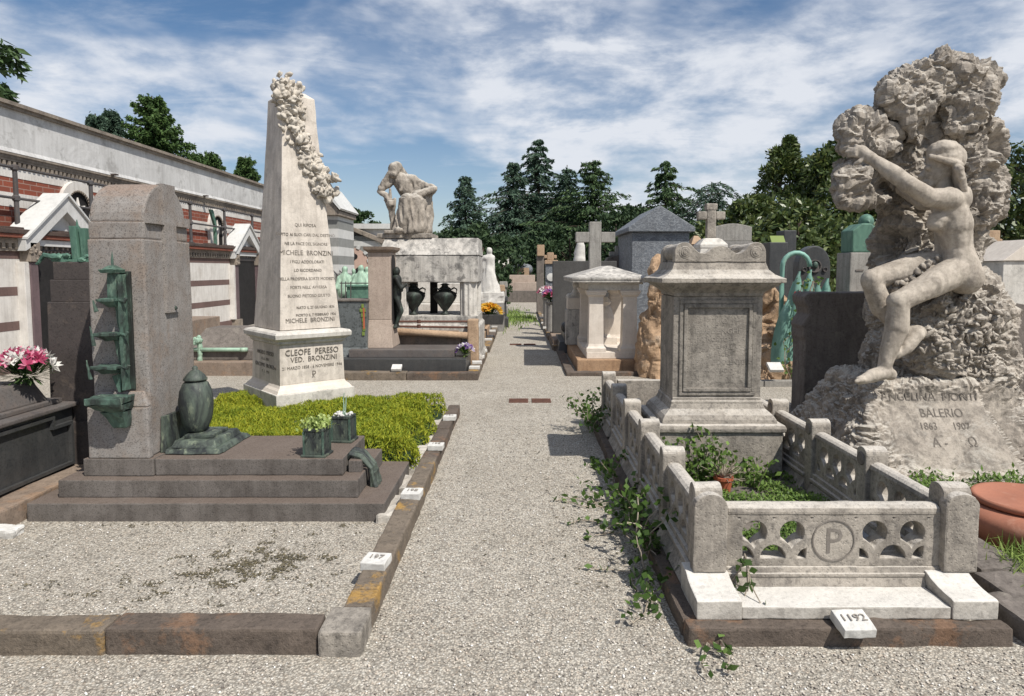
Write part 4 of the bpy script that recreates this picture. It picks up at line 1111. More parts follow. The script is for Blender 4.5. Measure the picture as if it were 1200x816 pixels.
# lap, knees, skirt to the feet
cap((487, 240, .05), (477, 236, -.32), 12, 8.5); cap((492, 241, .08), (487, 237, -.28), 11, 8.5)
cap((477, 236, -.32), (476, 262, -.34), 8.5, 9); cap((487, 238, -.28), (488, 265, -.28), 9, 12); cap((482, 250, -.25), (481, 270, -.22), 10, 15)
cap((470, 250, -.30), (467, 270, -.32), 5, 7); ell((468, 270, -.42), 5, 6, 3)
for k in range(9): cap((472 + k * 3.0, 240, -.40 + .03 * abs(k - 3)), (468 + k * 3.6, 271, -.46 + .035 * abs(k - 3)), 1.2, 2.0)
# chair back / drapery column on the right, scroll under the hand
cap((503, 226, .05), (500, 270, .05), 2.6, 4.2); cap((497, 230, .0), (498, 272, -.05), 3.5, 5.5); cap((505, 232, .1), (505, 258, .1), 1.6, 2.4); cap((505, 258, .1), (502, 271, .1), 2.2, 4)
cap((486, 230, -.22), (509, 221.5, -.1), 3.6, 3.2); cap((484, 226, -.2), (508, 219, -.06), 1.2, 1.0)
cap((509, 224, 0), (503, 233, .04), 2, 1.4)
# leafy stand on the left
cap((444, 224.5, -.2), (452, 229, -.22), 2.3, 3.2); cap((452, 229, -.22), (460, 245, -.25), 3.0, 4.0); cap((460, 245, -.25), (461, 271, -.25), 3.2, 3.6); ell((458, 240, -.28), 4, 4, 4.5)
cap((463, 233, -.24), (462, 243, -.25), 1.2, 2.5); cap((457, 222, -.23), (458, 240, -.25), 1, 2)
me = remesh(m, .0125, 4)
def fold(p, n): a = 1 - 2.6 * abs(noise.noise(Vector((p.x * 13, p.y * 13, p.z * 3.2)))); b = 1 - 2.6 * abs(noise.noise(Vector((p.x * 17 + p.z * 9, p.y * 15, p.z * 9)))); return .024 * a + .003 * b if p.z < .66 else (.008 * a + .004 * b if p.z < 1.0 else .002 * b)
displace(me, fold); finish('robed_figure', me, M['carved'], ss, True)
m = MB(SS); a, b = w(451, 276), w(509, 276)
m.box(a.x - .05, b.x + .02, YS - .42, YS + .35, 2.126, 2.126 + .075); m.box(w(452, 0).x, w(466, 0).x, YS - .46, YS - .1, 2.2, 2.25); m.build('statue_base', M['carved'], ss, bevel=.015, worn=(.06, .006, 7))
# ================================================================ RIGHT: FENCED GRAVE
E0 = Vector((1.43, 4.8, 0))
kerb_line('stone_kerb', 'rust brown kerb stones under the pierced marble enclosure in the right foreground',
    [(.705, 2.09, 2.72, 2.80, .085), (.70, .775, 2.806, 4.1, .08), (.70, .775, 4.107, 5.6, .085), (.705, .775, 5.607, 6.95, .082)],
    [M['kerb_dark'], M['kerb_dark'], M['kerb_dark']], Vector((1.4, 2.75, 0)), worn=(.05, .008, 7))
en = thing('grave_enclosure', E0, 'low pierced marble balustrade around a planted grave, letter P in a roundel on its front', 'enclosure')

def pierced(name, w, h, th, holes, parent, M4, mat):
    cu = bpy.data.curves.new('pc', 'CURVE'); cu.dimensions = '2D'; cu.fill_mode = 'BOTH'; cu.extrude = th / 2; cu.bevel_depth = .004; cu.bevel_resolution = 1
    for pts in [[(-w / 2, 0), (w / 2, 0), (w / 2, h), (-w / 2, h)]] + holes:
        s = cu.splines.new('POLY'); s.points.add(len(pts) - 1); s.use_cyclic_u = True
        for q, (x, y) in zip(s.points, pts): q.co = (x, y, 0, 1)
    o = bpy.data.objects.new('pc', cu); COL.objects.link(o)
    dg = bpy.context.evaluated_depsgraph_get(); dg.update()
    me = bpy.data.meshes.new_from_object(o.evaluated_get(dg)); bpy.data.objects.remove(o); bpy.data.curves.remove(cu)
    # stand the flat panel up: x stays, y -> z
    me.transform(M4 @ Matrix.Rotation(R(90), 4, 'X')); me.name = name
    return finish(name, me, mat, parent)
def h_top(u, z0, r=.061):
    a = [(u + r * math.cos(R(t)), z0 + r * math.sin(R(t))) for t in range(0, 181, 12)]
    R_ = .098
    def zl(d): return .03 + math.sqrt(max(0, R_ * R_ - (.0875 - abs(d)) ** 2))
    ds = [-.056, -.042, -.028, -.014, 0, .014, .028, .042, .056]
    return a + [(u + d, min(zl(d), z0 - .012)) for d in ds]
def h_bot(u, z0, r=.064, a0=0, a1=180):
    a = [(u + r * math.cos(R(t)), z0 + r * 1.12 * math.sin(R(t))) for t in range(a0, a1 + 1, 15)]
    if a0 > 0: a = [(u, z0)] + a
    elif a1 < 180: a = a + [(u, z0)]
    return a
def h_tri(u, z): return [(u - .016, z + .008), (u, z - .012), (u + .016, z + .008)]
PZ, PH = .222, .245
def panel_holes(front):
    if front:
        hs_ = [h_top(s * u, .155) for s in (-1, 1) for u in (.192, .367)] + [h_bot(s * .2795, .03) for s in (-1, 1)]
        hs_ += [h_bot(.425, .03, .06, 90, 180), h_bot(-.425, .03, .06, 0, 90), h_bot(.12, .03, .05, 0, 90), h_bot(-.12, .03, .05, 90, 180)]
        hs_ += [h_tri(s * u, .226) for s in (-1, 1) for u in (.102, .278, .44)]
    else:
        hs_ = [h_top(u, .155) for u in (-.175, 0, .175)] + [h_bot(u, .03) for u in (-.0875, .0875)] + [h_bot(.275, .03, .055, 90, 180), h_bot(-.275, .03, .055, 0, 90)] + [h_tri(u, .226) for u in (-.0875, .0875)]
    return hs_
Yf = 3.06
fp = pierced('front_panel', .99, PH, .085, panel_holes(True), en, Matrix.Translation(Vector((1.448, Yf, PZ)) - E0), M['limestone'])
m = MB(E0); m.prism([(Yf - .05, PZ + PH), (Yf + .05, PZ + PH)] + [(Yf + .05 * math.cos(R(a)), PZ + PH + .012 + .03 * math.sin(R(a))) for a in range(0, 181, 30)], 'x', .955, 1.94); m.build('top_rail', M['limestone'], en, bevel=.003, worn=(.05, .002, 8))
m = MB(E0); m.frus((.95, 1.945, Yf - .085, Yf + .06), .135, (.95, 1.945, Yf - .055, Yf + .05), PZ - .002); m.box(.95, 1.945, Yf - .075, Yf + .055, .178, .196); m.build('panel_base', M['limestone'], en, bevel=.006, worn=(.05, .003, 7))
# roundel with its letter
m = MB(E0); m.lathe([(.100, 0), (.100, .006), (.094, .006), (.094, .001)], (0, 0, 0), 40, cap=False)
m.v = [Vector((1.448 + v.x, Yf - .0455 - v.z, PZ + .122 + v.y)) for v in m.v]; m.build('roundel', M['ink_soft'], fp)
inscription([('P', .125, 0, -.062)], M['ink_soft'], fp, Matrix.Translation(Vector((1.448, Yf - .0462, PZ + .122)) - E0), depth=.002)
# bench-like plinth with scrolled ends
m = MB(E0); m.box(.955, 1.865, 2.79, Yf - .05, .083, .138); m.build('plinth_slab', M['marble_dirty'], en, bevel=.006, worn=(.06, .004, 6))
prof = [(2.785, .083), (2.785, .165), (2.80, .17), (2.85, .172), (2.90, .178), (2.95, .19), (2.985, .205), (3.08, .21), (3.08, .083)]
for x0, x1 in ((.757, .953), (1.868, 2.065)):
    m = MB(E0); m.prism(prof[::-1], 'x', x0, x1); m.build('plinth_end', M['marble_dirty'], en, bevel=.005, worn=(.05, .003, 7))
# posts
def roundpost(axis, c, wid, a, b, z0, z1, seg=12):
    r = wid / 2
    pts = [(c - r, z0), (c + r, z0)] + [(c + r * math.cos(R(180 * k / seg)), z1 - r * .8 + r * .8 * math.sin(R(180 * k / seg))) for k in range(seg + 1)]
    m = MB(E0); m.prism(pts, axis, a, b); return m
YP = [3.06 + .708 * k for k in range(6)]
for xs, xc in ((1, .865), (-1, 2.02)):
    for k, y in enumerate(YP):
        if k == 0:
            m = roundpost('y', xc, .155, 2.975, 3.035, .205, .575); m2 = roundpost('x', 3.075, .12, xc - .065, xc + .065, .205, .60)
            m.add(m2.v, m2.f)
        else:
            m = roundpost('x', y, .105, xc - .065, xc + .065, .083, .585)
        pst = m.build('post', M['limestone'], en, bevel=.008, worn=(.045, .003, 8))
        if k and xs < 0:
            d = MB(E0); d.lathe([(.04, 0), (.035, .008), (.015, .01)], (0, 0, 0), 16); d.v = [Vector((xc - .066 - v.z, y + v.x, .515 + v.y)) for v in d.v]; d.build('disc_ornament', M['dark_stone'], pst)
    for k in range(5):
        yc = (YP[k] + YP[k + 1]) / 2; L = .708 - .105
        pierced('side_panel', L + .01, PH, .065, panel_holes(False), en, Matrix.Translation(Vector((xc, yc, PZ)) - E0) @ Matrix.Rotation(R(90), 4, 'Z'), M['limestone'])
        m = MB(E0); m.prism([(xc - .045, PZ + PH), (xc + .045, PZ + PH)] + [(xc + .045 * math.cos(R(a)), PZ + PH + .01 + .03 * math.sin(R(a))) for a in range(0, 181, 30)], 'y', yc - L / 2, yc + L / 2); m.build('side_rail', M['limestone'], en, bevel=.002)
        m = MB(E0); m.frus((xc - .10, xc + .05, yc - L / 2 - .003, yc + L / 2 + .003), .083, (xc - .06, xc + .05, yc - L / 2 - .003, yc + L / 2 + .003), .15); m.box(xc - .055, xc + .048, yc - L / 2 - .002, yc + L / 2 + .002, .15, PZ - .002); m.box(xc - .075, xc + .047, yc - L / 2 - .001, yc + L / 2 + .001, .168, .19); m.build('side_plinth', M['limestone'], en, bevel=.005)
m = MB(E0); m.box(.95, 1.935, 6.56, 6.64, .083, .50); m.build('back_panel', M['limestone'], en, bevel=.01, worn=(.08, .003, 6))
m = MB(E0); m.box(.86, 2.03, 3.09, 6.55, -.02, .085); m.build('soil_bed', M['dark_stone'], en, worn=(.12, .02, 4))
number_tile(at(999, 739, 2.72) + Vector((0, .0, .02)), R(2), 12, 'white tile numbered 1192 leaning on the front kerb of the pierced marble enclosure', '1192', .125, None)

# ---------------------------------------------------------------- the pedestal monument inside
C0 = Vector((1.455, 5.16, 0))
mo = thing('pedestal_monument', C0, 'pale stone pedestal monument with scrolled cap and small cross, standing inside the pierced enclosure', 'monument')
HX, HY = .455, .36
def ms(name, prof, hx, hy, mat='limestone', bevel=.004, worn=(.06, .002, 6), parent=None, cy=0):
    m = MB(); m.stack(prof, 0, cy, hx, hy); return m.build(name, M[mat], parent or mo, bevel=bevel, worn=worn)
ms('plinth', [(0, 0), (0, .405)], HX, HY)
ms('plinth_moulding', [(0, .405), (.018, .412), (.022, .44), (.012, .462), (-.01, .468)], HX, HY, bevel=.006)
ms('base_slope', [(-.03, .468), (-.035, .495), (-.055, .525), (-.10, .565), (-.115, .60), (-.115, .615), (-.125, .625), (-.125, .645)], HX, HY)
bd = ms('body', [(0, .645), (0, 1.40)], .33, .225, 'limestone_dark')
ms('neck_moulding', [(0, 1.40), (.012, 1.405), (.015, 1.425), (.03, 1.44), (.05, 1.455), (.10, 1.485), (.11, 1.50)], .315, .225, 'limestone_dark')
ms('cornice', [(.13, 1.50), (.135, 1.505), (.135, 1.535), (.112, 1.545), (.075, 1.565), (.04, 1.60), (.025, 1.645), (.022, 1.655)], .315, .225, bevel=.004)
# framed inscription panel
yb = -.225
for nm, (x0, x1, z0, z1, d) in {'outer': (-.285, .285, .66, 1.375, .012), 'inner': (-.255, .255, .69, 1.345, .02)}.items():
    w_ = .028; m = MB()
    m.box(x0, x0 + w_, yb - d, yb, z0 + w_, z1 - w_); m.box(x1 - w_, x1, yb - d, yb, z0 + w_, z1 - w_); m.box(x0, x1, yb - d, yb, z0, z0 + w_); m.box(x0, x1, yb - d, yb, z1 - w_, z1)
    m.build('panel_frame', M['limestone_dark'], bd, bevel=.005)
inscription([('A', .034, -.01, 1.275), ('PIO', .04, .03, 1.20), ('FOGLIENGHI', .042, 0, 1.125), ('MORTO', .032, 0, 1.065), ('IL XX APRILE', .03, 0, 1.01), ('IN PACE', .032, 0, .955), ('IL PADRE DOLENTE', .034, 0, .895), ('A RICORDO', .032, 0, .835)], M['ink_faint'], bd, Matrix.Translation((0, yb - .0008, 0)), depth=.001)
# scrolled cap
def cap_outline():
    pts = [(-.335, 1.655), (.335, 1.655)]
    pts += [(.262 + .073 * math.cos(R(a)), 1.727 + .073 * math.sin(R(a))) for a in range(0, 136, 15)]
    pts += [(.185, 1.745), (.155, 1.722), (.115, 1.718), (.08, 1.74), (.05, 1.765), (0, 1.775)]
    L = [(-x, z) for x, z in pts[2:-1]][::-1]
    return pts + L
m = MB(); m.prism(cap_outline(), 'y', -.255, -.17); m.prism(cap_outline(), 'y', .17, .255)
m.box(-.30, .30, -.17, .17, 1.655, 1.70)
cp = m.build('scroll_cap', M['limestone'], mo, bevel=.006, worn=(.04, .003, 8))
for s in (-1, 1):
    m = MB(); m.lathe([(.066, 0), (.066, .345)], (0, 0, 0), 18); m.v = [Vector((s * .262 + v.x, -.172 + v.z, 1.727 + v.y)) for v in m.v]; m.build('scroll_roll', M['limestone'], cp, smooth=False, bevel=.004)
    m = MB()
    for rr, dd in ((.045, .004), (.03, .009), (.013, .014)):
        n0 = len(m.v); m.lathe([(rr, 0), (rr * .9, dd)], (0, 0, 0), 16); m.v[n0:] = [Vector((s * .262 + v.x, -.255 - v.z, 1.727 + v.y)) for v in m.v[n0:]]
    m.build('rosette', M['limestone'], cp)
m = MB(); m.stack([(.11, 1.69), (.10, 1.76), (.105, 1.765), (.105, 1.79), (.07, 1.83), (.05, 1.84)], 0, 0.02, 0, 0); m.build('cross_base', M['marble'], mo, bevel=.006)
m = MB(); m.box(-.034, .034, -.012, .052, 1.84, 2.10); m.box(-.105, -.034, -.010, .050, 1.985, 2.045); m.box(.034, .105, -.010, .050, 1.985, 2.045); m.box(-.042, .042, -.016, .056, 2.055, 2.105)
m.build('cross', M['limestone'], mo, bevel=.008, worn=(.03, .002, 12))

# ---------------------------------------------------------------- plants of this grave
g = np.random.default_rng(31)
def scatter(name, label, pts, n_up, L, W, mat, seed, kind='stuff', droop=.0, cat=None, jitter=.9):
    P = np.array(pts); n = len(P); gg = np.random.default_rng(seed)
    D = gg.normal(size=(n, 3)) * jitter + (0, 0, n_up)
    return tag(leaves(name, P, D, gg.uniform(.6, 1.35, n) * L, gg.uniform(.7, 1.2, n) * W, M[mat], seed=seed, droop=droop), label, cat, kind=kind)
pts = []
while len(pts) < 9000:
    x, y = g.uniform(.95, 1.93), g.uniform(3.14, 4.78)
    nz = noise.noise(Vector((x * 3.5, y * 3.5, 7)))
    if nz < -.28 or (x > 1.62 and y < 3.75 and nz < .25): continue
    pts.append((x, y, .085 + g.random() * (.05 + .06 * max(0, nz))))
scatter('weeds', 'mat of small green weeds growing on the soil of the fenced grave', pts, .5, .03, .017, 'weed', 32)
sh_ = thing('leafy_shrub', Vector((1.35, 4.62, .08)), 'leafy green shrub growing against the plinth of the pedestal monument', 'shrub')
pts = []; m = MB()
for k in range(30):
    bx, by = g.uniform(-.36, .28), g.uniform(-.16, .10); hgt = g.uniform(.12, .40) * (1 - .5 * abs(bx + .02))
    a = g.normal(size=2) * .06
    m.tube([(bx, by, 0), (bx + a[0] * .5, by + a[1] * .5, hgt * .6), (bx + a[0], by + a[1], hgt)], [.004, .003, .002], 4)
    for j in range(26):
        t_ = g.uniform(.15, 1.05); pts.append((bx + a[0] * t_ + g.normal() * .03, by + a[1] * t_ + g.normal() * .03, hgt * t_ + g.normal() * .015 + .01))
leaves('foliage', np.array(pts), g.normal(size=(len(pts), 3)) + (0, -.2, .3), g.uniform(.03, .062, len(pts)), .03, M['weed'], sh_, seed=33)
m.build('stems', M['twig'], sh_)
q = gd(850, 549, .10); q.y = 4.45; q.x = at(848, 549, 4.45).x
dp = thing('flower_pot', (q.x, 4.45, .085), 'small red flower pot with a dead twiggy plant among the green shrubs', 'flower pot')
m = MB(); m.lathe([(.045, 0), (.062, .09), (.068, .09), (.068, .11), (.055, .11), (.05, .095)], (0, 0, 0), 18); m.build('pot', M['pot_red'], dp, smooth=False)
m = MB()
for k in range(46):
    d = Vector((rng.gauss(0, 1), rng.gauss(0, 1), rng.uniform(.25, 1.5))).normalized(); p_ = Vector((0, 0, .1)); pl = [p_.copy()]
    for j in range(3): d = (d + Vector((rng.gauss(0, .35), rng.gauss(0, .35), rng.gauss(0, .25)))).normalized(); p_ = p_ + d * rng.uniform(.03, .075); pl.append(p_.copy())
    m.tube(pl, [.0035, .003, .0025, .0015], 4)
m.build('dead_twigs', M['twig'], dp)
pl_ = MB((1.75, 3.72, 0)); nx, ny = 12, 10; vs = []; fs = []
for j in range(ny):
    for i in range(nx):
        x, y = 1.60 + .33 * i / (nx - 1), 3.45 + .45 * j / (ny - 1); vs.append((x, y, .12 + .03 * noise.noise(Vector((x * 12, y * 9, 0)))))
for j in range(ny - 1):
    for i in range(nx - 1): a = j * nx + i; fs.append((a, a + 1, a + nx + 1, a + nx))
pl_.add(vs, fs)
_ps = NT('plastic_sheet'); M['plastic'] = _ps.out((.30, .32, .34), .3, _ps.bump(_ps.noise(30, 5), .6, .01), spec=.6)
tag(pl_.build('plastic_sheet', M['plastic'], smooth=True, loc=(1.75, 3.72, 0)), 'crumpled grey plastic sheet lying in the right corner of the fenced grave', 'sheet')
# creeper along the outside of the enclosure
cr = thing('creeper', Vector((.75, 4.2, 0)), 'green creeper climbing the path side of the pierced enclosure and trailing over the gravel', 'creeper')
pts = []; m = MB((.75, 4.2, 0))
def runner(p, d, n, step, wob, leafn, flat=True, spread=.03):
    p = Vector(p); d = Vector(d).normalized(); pl = [p.copy()]
    for k in range(n):
        d = (d + Vector((g.normal() * wob, g.normal() * wob, 0 if flat else g.normal() * wob * .7))).normalized(); p = p + d * step
        p.z = max(.012, p.z); pl.append(p.copy())
        for j in range(leafn): pts.append(tuple(p + Vector((g.normal() * spread, g.normal() * spread, abs(g.normal()) * spread * .8))))
    m.tube(pl, .0035, 4)
for k in range(44):
    y = g.choice([g.uniform(3.2, 4.5), g.uniform(3.1, 4.2), g.uniform(4.4, 5.6), g.uniform(6.3, 6.9)])
    runner((g.uniform(.64, .76), y, .02), (g.normal() * .3 - .1, g.normal(), g.uniform(.3, 1.6)), 8, .05, .35, 3, False, .035)
for k in range(7): runner((.68, g.uniform(2.9, 5.2), .015), (-1, g.uniform(-1.2, .5), 0), int(g.uniform(4, 11)), .05, .4, 1, True, .014)
for k in range(4): runner((1.02, 2.965, .30), (.1, -.25, -1), 5, .045, .2, 1, False, .012)
for k in range(3): runner((.78, 2.70, .03), (g.uniform(-.3, .4), -.6, 0), 6, .04, .5, 1, True, .015)
P = np.array(pts) - (.75, 4.2, 0)
leaves('leaves', P, g.normal(size=(len(P), 3)) + (-.4, -.3, .3), g.uniform(.028, .068, len(P)), g.uniform(.022, .045, len(P)), M['ivy'], cr, seed=41)
m.build('vine_stems', M['twig'], cr)

# ---------------------------------------------------------------- terracotta jar, blocks and weeds at the right edge
J = Vector((2.96, 3.80, 0))
jr = thing('terracotta_jar', J, 'large squat terracotta jar with flat lid at the right edge', 'jar')
m = MB(); m.lathe([(.28, 0), (.335, .05), (.365, .12), (.37, .17), (.35, .205), (.30, .225), (.262, .232)], (0, 0, 0), 48); m.build('jar_body', M['terracotta'], jr, smooth=True)
m = MB(); m.lathe([(.262, .232), (.285, .24), (.29, .262), (.28, .275), (.262, .272), (.25, .262), (.12, .258), (.0, .266)], (0, 0, 0), 48, cap=False); m.build('jar_lid', M['terracotta'], jr, smooth=True)
for i, (px0, px1, py0, py1, lab) in enumerate(((1130, 1178, 676, 640, 'rough brown kerb block between the enclosure end and the terracotta jar'), (1172, 1215, 716, 690, 'rough dark kerb block nearer the corner, at the right edge of the photo'), (1188, 1230, 745, 725, 'lowest dark kerb block at the right edge, beside the brown kerb'))):
    a, b = gd(px0, py0), gd(px1, py1 + 10)
    c = (a + b) / 2; m = MB(c); w_ = .10
    d = (gd(px1, py1 + 8) - gd(px0 + 6, py0 - 30)); 
    m.box(a.x, a.x + .26, a.y - .12, a.y + (.42 if i == 0 else .2), -.02, .10)
    tag(m.build('kerb_block', M['dark_stone'], loc=c, bevel=.02, worn=(.04, .012, 8)), lab, 'kerb block', 'loose kerb blocks at the right edge')
pts = []
while len(pts) < 4200:
    x, y = g.uniform(2.3, 3.9), g.uniform(3.05, 5.0)
    if (x - 2.96) ** 2 + (y - 3.80) ** 2 < .38 ** 2: continue
    if y < 3.5 and not (x > 2.5): continue
    if noise.noise(Vector((x * 4, y * 4, 2))) < -.05: continue
    pts.append((x, y, .01 + abs(g.normal()) * .035))
scatter('weeds', 'patch of low green weeds at the foot of the rock sculpture and around the jar', pts, .6, .05, .022, 'weed', 51)
pts = [(g.normal() * .14 + 2.74, g.normal() * .12 + 3.30, .05 + g.random() * .08) for k in range(900)]
scatter('grass', 'tuft of long grass blades before the terracotta jar', pts, .9, .17, .008, 'grass', 52, jitter=.7)
# ================================================================ ROCK SCULPTURE WITH THE EMBRACING WOMAN
RY = 5.55; KR = RY / 780
RK = Vector((at(1095, 540, RY).x, 5.7, 0))
rk = thing('rock_sculpture', RK, 'tall carved stone sculpture of a nude woman embracing a rugged tree-like rock', 'sculpture')
def r_(px, py, dy=0): return at(px, py, RY + dy)
m = MB(RK)
def bl(px, py, dy, rx, rz, ry=None): m.ball(r_(px, py, dy), KR, 3, rx, ry or (rx + rz) / 2, rz)
# foot mound, front slab, seat
zb = 0
for px, py, dy, rx, rz, ry in ((1082, 535, .35, 74, 66, 66), (1150, 520, .35, 88, 74, 70), (1190, 520, .4, 60, 60, 60), (1024, 525, .45, 36, 44, 44), (1105, 475, .25, 88, 62, 46), (1130, 425, .30, 58, 60, 46), (1140, 380, .32, 44, 50, 42), (1126, 345, .28, 40, 30, 36),
        (1070, 430, .45, 50, 72, 46), (1060, 360, .55, 38, 70, 44), (1058, 300, .62, 34, 70, 40), (1068, 250, .66, 36, 60, 40), (1080, 200, .70, 42, 50, 40), (1034, 470, .5, 32, 60, 38), (1042, 420, .5, 28, 44, 36),
        (1120, 372, .06, 44, 38, 30), (1098, 405, .06, 34, 40, 26), (1143, 365, .12, 30, 40, 34), (1085, 325, .34, 40, 30, 26)): bl(px, py, dy, rx, rz, ry)
m.frus((r_(1004, 0, -.3).x, r_(1212, 0, -.3).x, RY - .55, RY + 1.0), -.05, (r_(1050, 0, -.2).x, r_(1170, 0, -.2).x, RY - .12, RY + .6), r_(1100, 455, -.2).z)
# crown of the rock: big top block, side lobes
def hullblock(outl, dy, depth, sh=.72, seed=0):
    """angular block: the outline at mid depth, drawn in towards its front and back"""
    bm = bmesh.new(); cx_ = sum(p[0] for p in outl) / len(outl); cy_ = sum(p[1] for p in outl) / len(outl); rr = random.Random(seed)
    for d_, k in ((-.5, sh + .08), (-.22, 1), (.2, .97), (.5, sh)):
        for px, py in outl:
            kk = k * rr.uniform(.93, 1.0); bm.verts.new(r_(cx_ + (px - cx_) * kk * 1.07, cy_ + (py - cy_) * kk * 1.07, dy + depth * d_))
    bmesh.ops.convex_hull(bm, input=bm.verts)
    bmesh.ops.delete(bm, geom=[v for v in bm.verts if not v.link_faces], context='VERTS'); bm.verts.index_update()
    m.add([v.co.copy() for v in bm.verts], [[v.index for v in f.verts] for f in bm.faces]); bm.free()
hullblock([(1032, 98), (1062, 82), (1100, 60), (1112, 60), (1140, 76), (1120, 118), (1085, 138), (1048, 140), (1034, 138), (1030, 120)], .56, .78, .70, 1)
hullblock([(1105, 60), (1138, 72), (1160, 80), (1164, 94), (1150, 112), (1154, 126), (1142, 142), (1140, 158), (1110, 160), (1096, 130)], .58, .74, .72, 2)
hullblock([(986, 145), (1002, 138), (1036, 140), (1058, 152), (1052, 172), (1030, 182), (1004, 184), (986, 176)], .46, .58, .75, 3)
hullblock([(982, 196), (1006, 190), (1032, 210), (1042, 232), (1026, 240), (1000, 244), (984, 240), (977, 222)], .50, .60, .72, 4)
hullblock([(1122, 148), (1150, 142), (1172, 146), (1176, 180), (1170, 196), (1140, 204), (1120, 190)], .60, .62, .76, 5)
hullblock([(1130, 200), (1170, 192), (1178, 212), (1172, 244), (1152, 268), (1130, 262), (1122, 230)], .62, .62, .74, 6)
hullblock([(1060, 140), (1085, 132), (1098, 140), (1094, 164), (1078, 172), (1062, 160)], .36, .40, .7, 7)
for px, py, dy, rx, rz, ry in ((1060, 175, .56, 30, 34, 34), (1095, 165, .66, 34, 44, 34), (1115, 250, .7, 34, 60, 34), (1130, 300, .66, 26, 46, 30), (1040, 190, .56, 30, 26, 30), (1062, 205, .58, 30, 40, 34), (1078, 165, .56, 36, 36, 36), (1112, 150, .6, 30, 30, 34), (1120, 210, .66, 26, 50, 32), (1058, 150, .58, 26, 28, 34)): bl(px, py, dy, rx, rz, ry)
me = remesh(m, .0125, 2)
zt_ = r_(0, 450).z
def rockfn(p, n):
    p = p + RK
    fade = 1.0
    # smoother, tooled slab where the lettering stands
    ix = (p.x - r_(1100, 490).x) / (98 * KR); iz = (p.z - r_(1112, 498).z) / (44 * KR)
    if n.y < -.2:
        fade = min(1.0, max(.08, (ix * ix) ** 2 + (iz * iz) ** 2 - .25))
    hi = min(1, max(0, (p.z - .9) / .8))
    w3 = p + noise.noise_vector(p * 4.5) * .09 + noise.noise_vector(p * 11) * .025
    rg = lambda q: 1 - 2.6 * abs(noise.noise(q))
    d1 = noise.voronoi(w3 * 2.2)[0]; d2 = noise.voronoi(w3 * 8 + Vector((3, 1, 2)))[0]
    d = (min(.7, d1[1] - d1[0]) - .35) * (.03 + .05 * hi)
    d += rg(w3 * 5.0) * (.018 + .004 * hi) + rg(w3 * 10 + Vector((5, 2, 1))) * (.016 + .014 * hi) + rg(w3 * 22) * .012 + rg(w3 * 45) * .005
    d -= max(0, .16 - (d2[1] - d2[0])) * .10
    d += rg(Vector((w3.x * 6, w3.y * 6, w3.z * 15)) + Vector((2, 8, 1))) * .014
    d -= hi * .16 * min(1, max(0, (noise.noise(p * 2.7 + Vector((1.7, .3, 4.1))) - .18) * 4)) * (1 if n.y < .2 else .3)
    d += .05 * noise.noise(p * 1.9) + .012
    return d * fade
displace(me, rockfn)
finish('rock', me, M['carved'], rk, False)
from mathutils.bvhtree import BVHTree
bvh = BVHTree.FromPolygons([v.co + RK for v in me.vertices], [list(p.vertices) for p in me.polygons])
def on_rock(x, z):
    """first rock surface met going away from the path front"""
    h = bvh.ray_cast(Vector((x, RY - 3, z)), Vector((0, 1, 0)))
    return h[0]
for text, h, px, py in (('ANGELINA  MONTI', .066, 1113, 477), ('BALERIO', .066, 1122, 495), ('1863      1907', .052, 1121, 508), ('A -      \u03a9', .07, 1126, 526)):
    cu = bpy.data.curves.new('txt', 'FONT'); cu.body = text; cu.size = h * 1.38; cu.align_x = 'CENTER'; cu.resolution_u = 3
    o = bpy.data.objects.new('txt', cu); COL.objects.link(o)
    dg = bpy.context.evaluated_depsgraph_get(); dg.update(); tm = bpy.data.meshes.new_from_object(o.evaluated_get(dg)); tm.materials.clear()
    bpy.data.objects.remove(o); bpy.data.curves.remove(cu)
    c = r_(px, py, -.45)
    for v in tm.vertices:
        x, z = c.x + v.co.x, c.z + v.co.y
        hit = on_rock(x, z); y = hit.y - .004 if hit else c.y
        v.co = Vector((x, y, z)) - RK
    tm.name = 'inscription'; finish('inscription', tm, M['ink'], rk)

# the woman, one continuous body: seated on the rock in profile, left arm stretched out on the stone
fm = MB(RK)
def cap2(a, b, r0, r1): fm.capsule(r_(*a), r_(*b), r0 * KR, r1 * KR, 6, 16)
def el2(a, rx, ry, rz, rot=None): fm.ball(r_(*a), KR, 3, rx, ry, rz, rot)
BY = -.05
# trunk
for s in (-1, 1):
    cap2((1111, 240, BY + s * .085), (1118, 264, BY + s * .085), 17.5, 19.5); cap2((1118, 264, BY + s * .085), (1121, 290, BY + s * .07), 19.5, 16)
    cap2((1121, 290, BY + s * .07), (1126, 316, BY + s * .085), 16, 20.5)
    el2((1131, 325, BY + s * .10), 19, 20, 20)
    el2((1100, 258, BY + s * .105), 11.5, 11.5, 11); el2((1096.5, 263, BY + s * .11), 9, 9.5, 8.5)
cap2((1107, 238, BY), (1113, 312, BY), 13, 14)
el2((1128, 232, BY - .12), 10, 10, 14)                                        # shoulder blade
# neck and head looking away to the left
cap2((1110, 232, BY + .02), (1103, 211, BY + .03), 11.5, 9.5)
el2((1106, 192, BY + .03), 18, 15.5, 20); el2((1096, 203, BY + .03), 12.5, 12, 14); el2((1090, 215, BY + .03), 6, 6.5, 6)
cap2((1087, 198, BY + .03), (1080, 207, BY + .03), 3.2, 4.4); el2((1083, 213.5, BY + .03), 4.0, 5, 2.6); el2((1085, 219, BY + .03), 4.6, 5, 4); cap2((1088, 197, BY - .03), (1086, 197, BY + .09), 3, 3)     # nose, mouth, ear
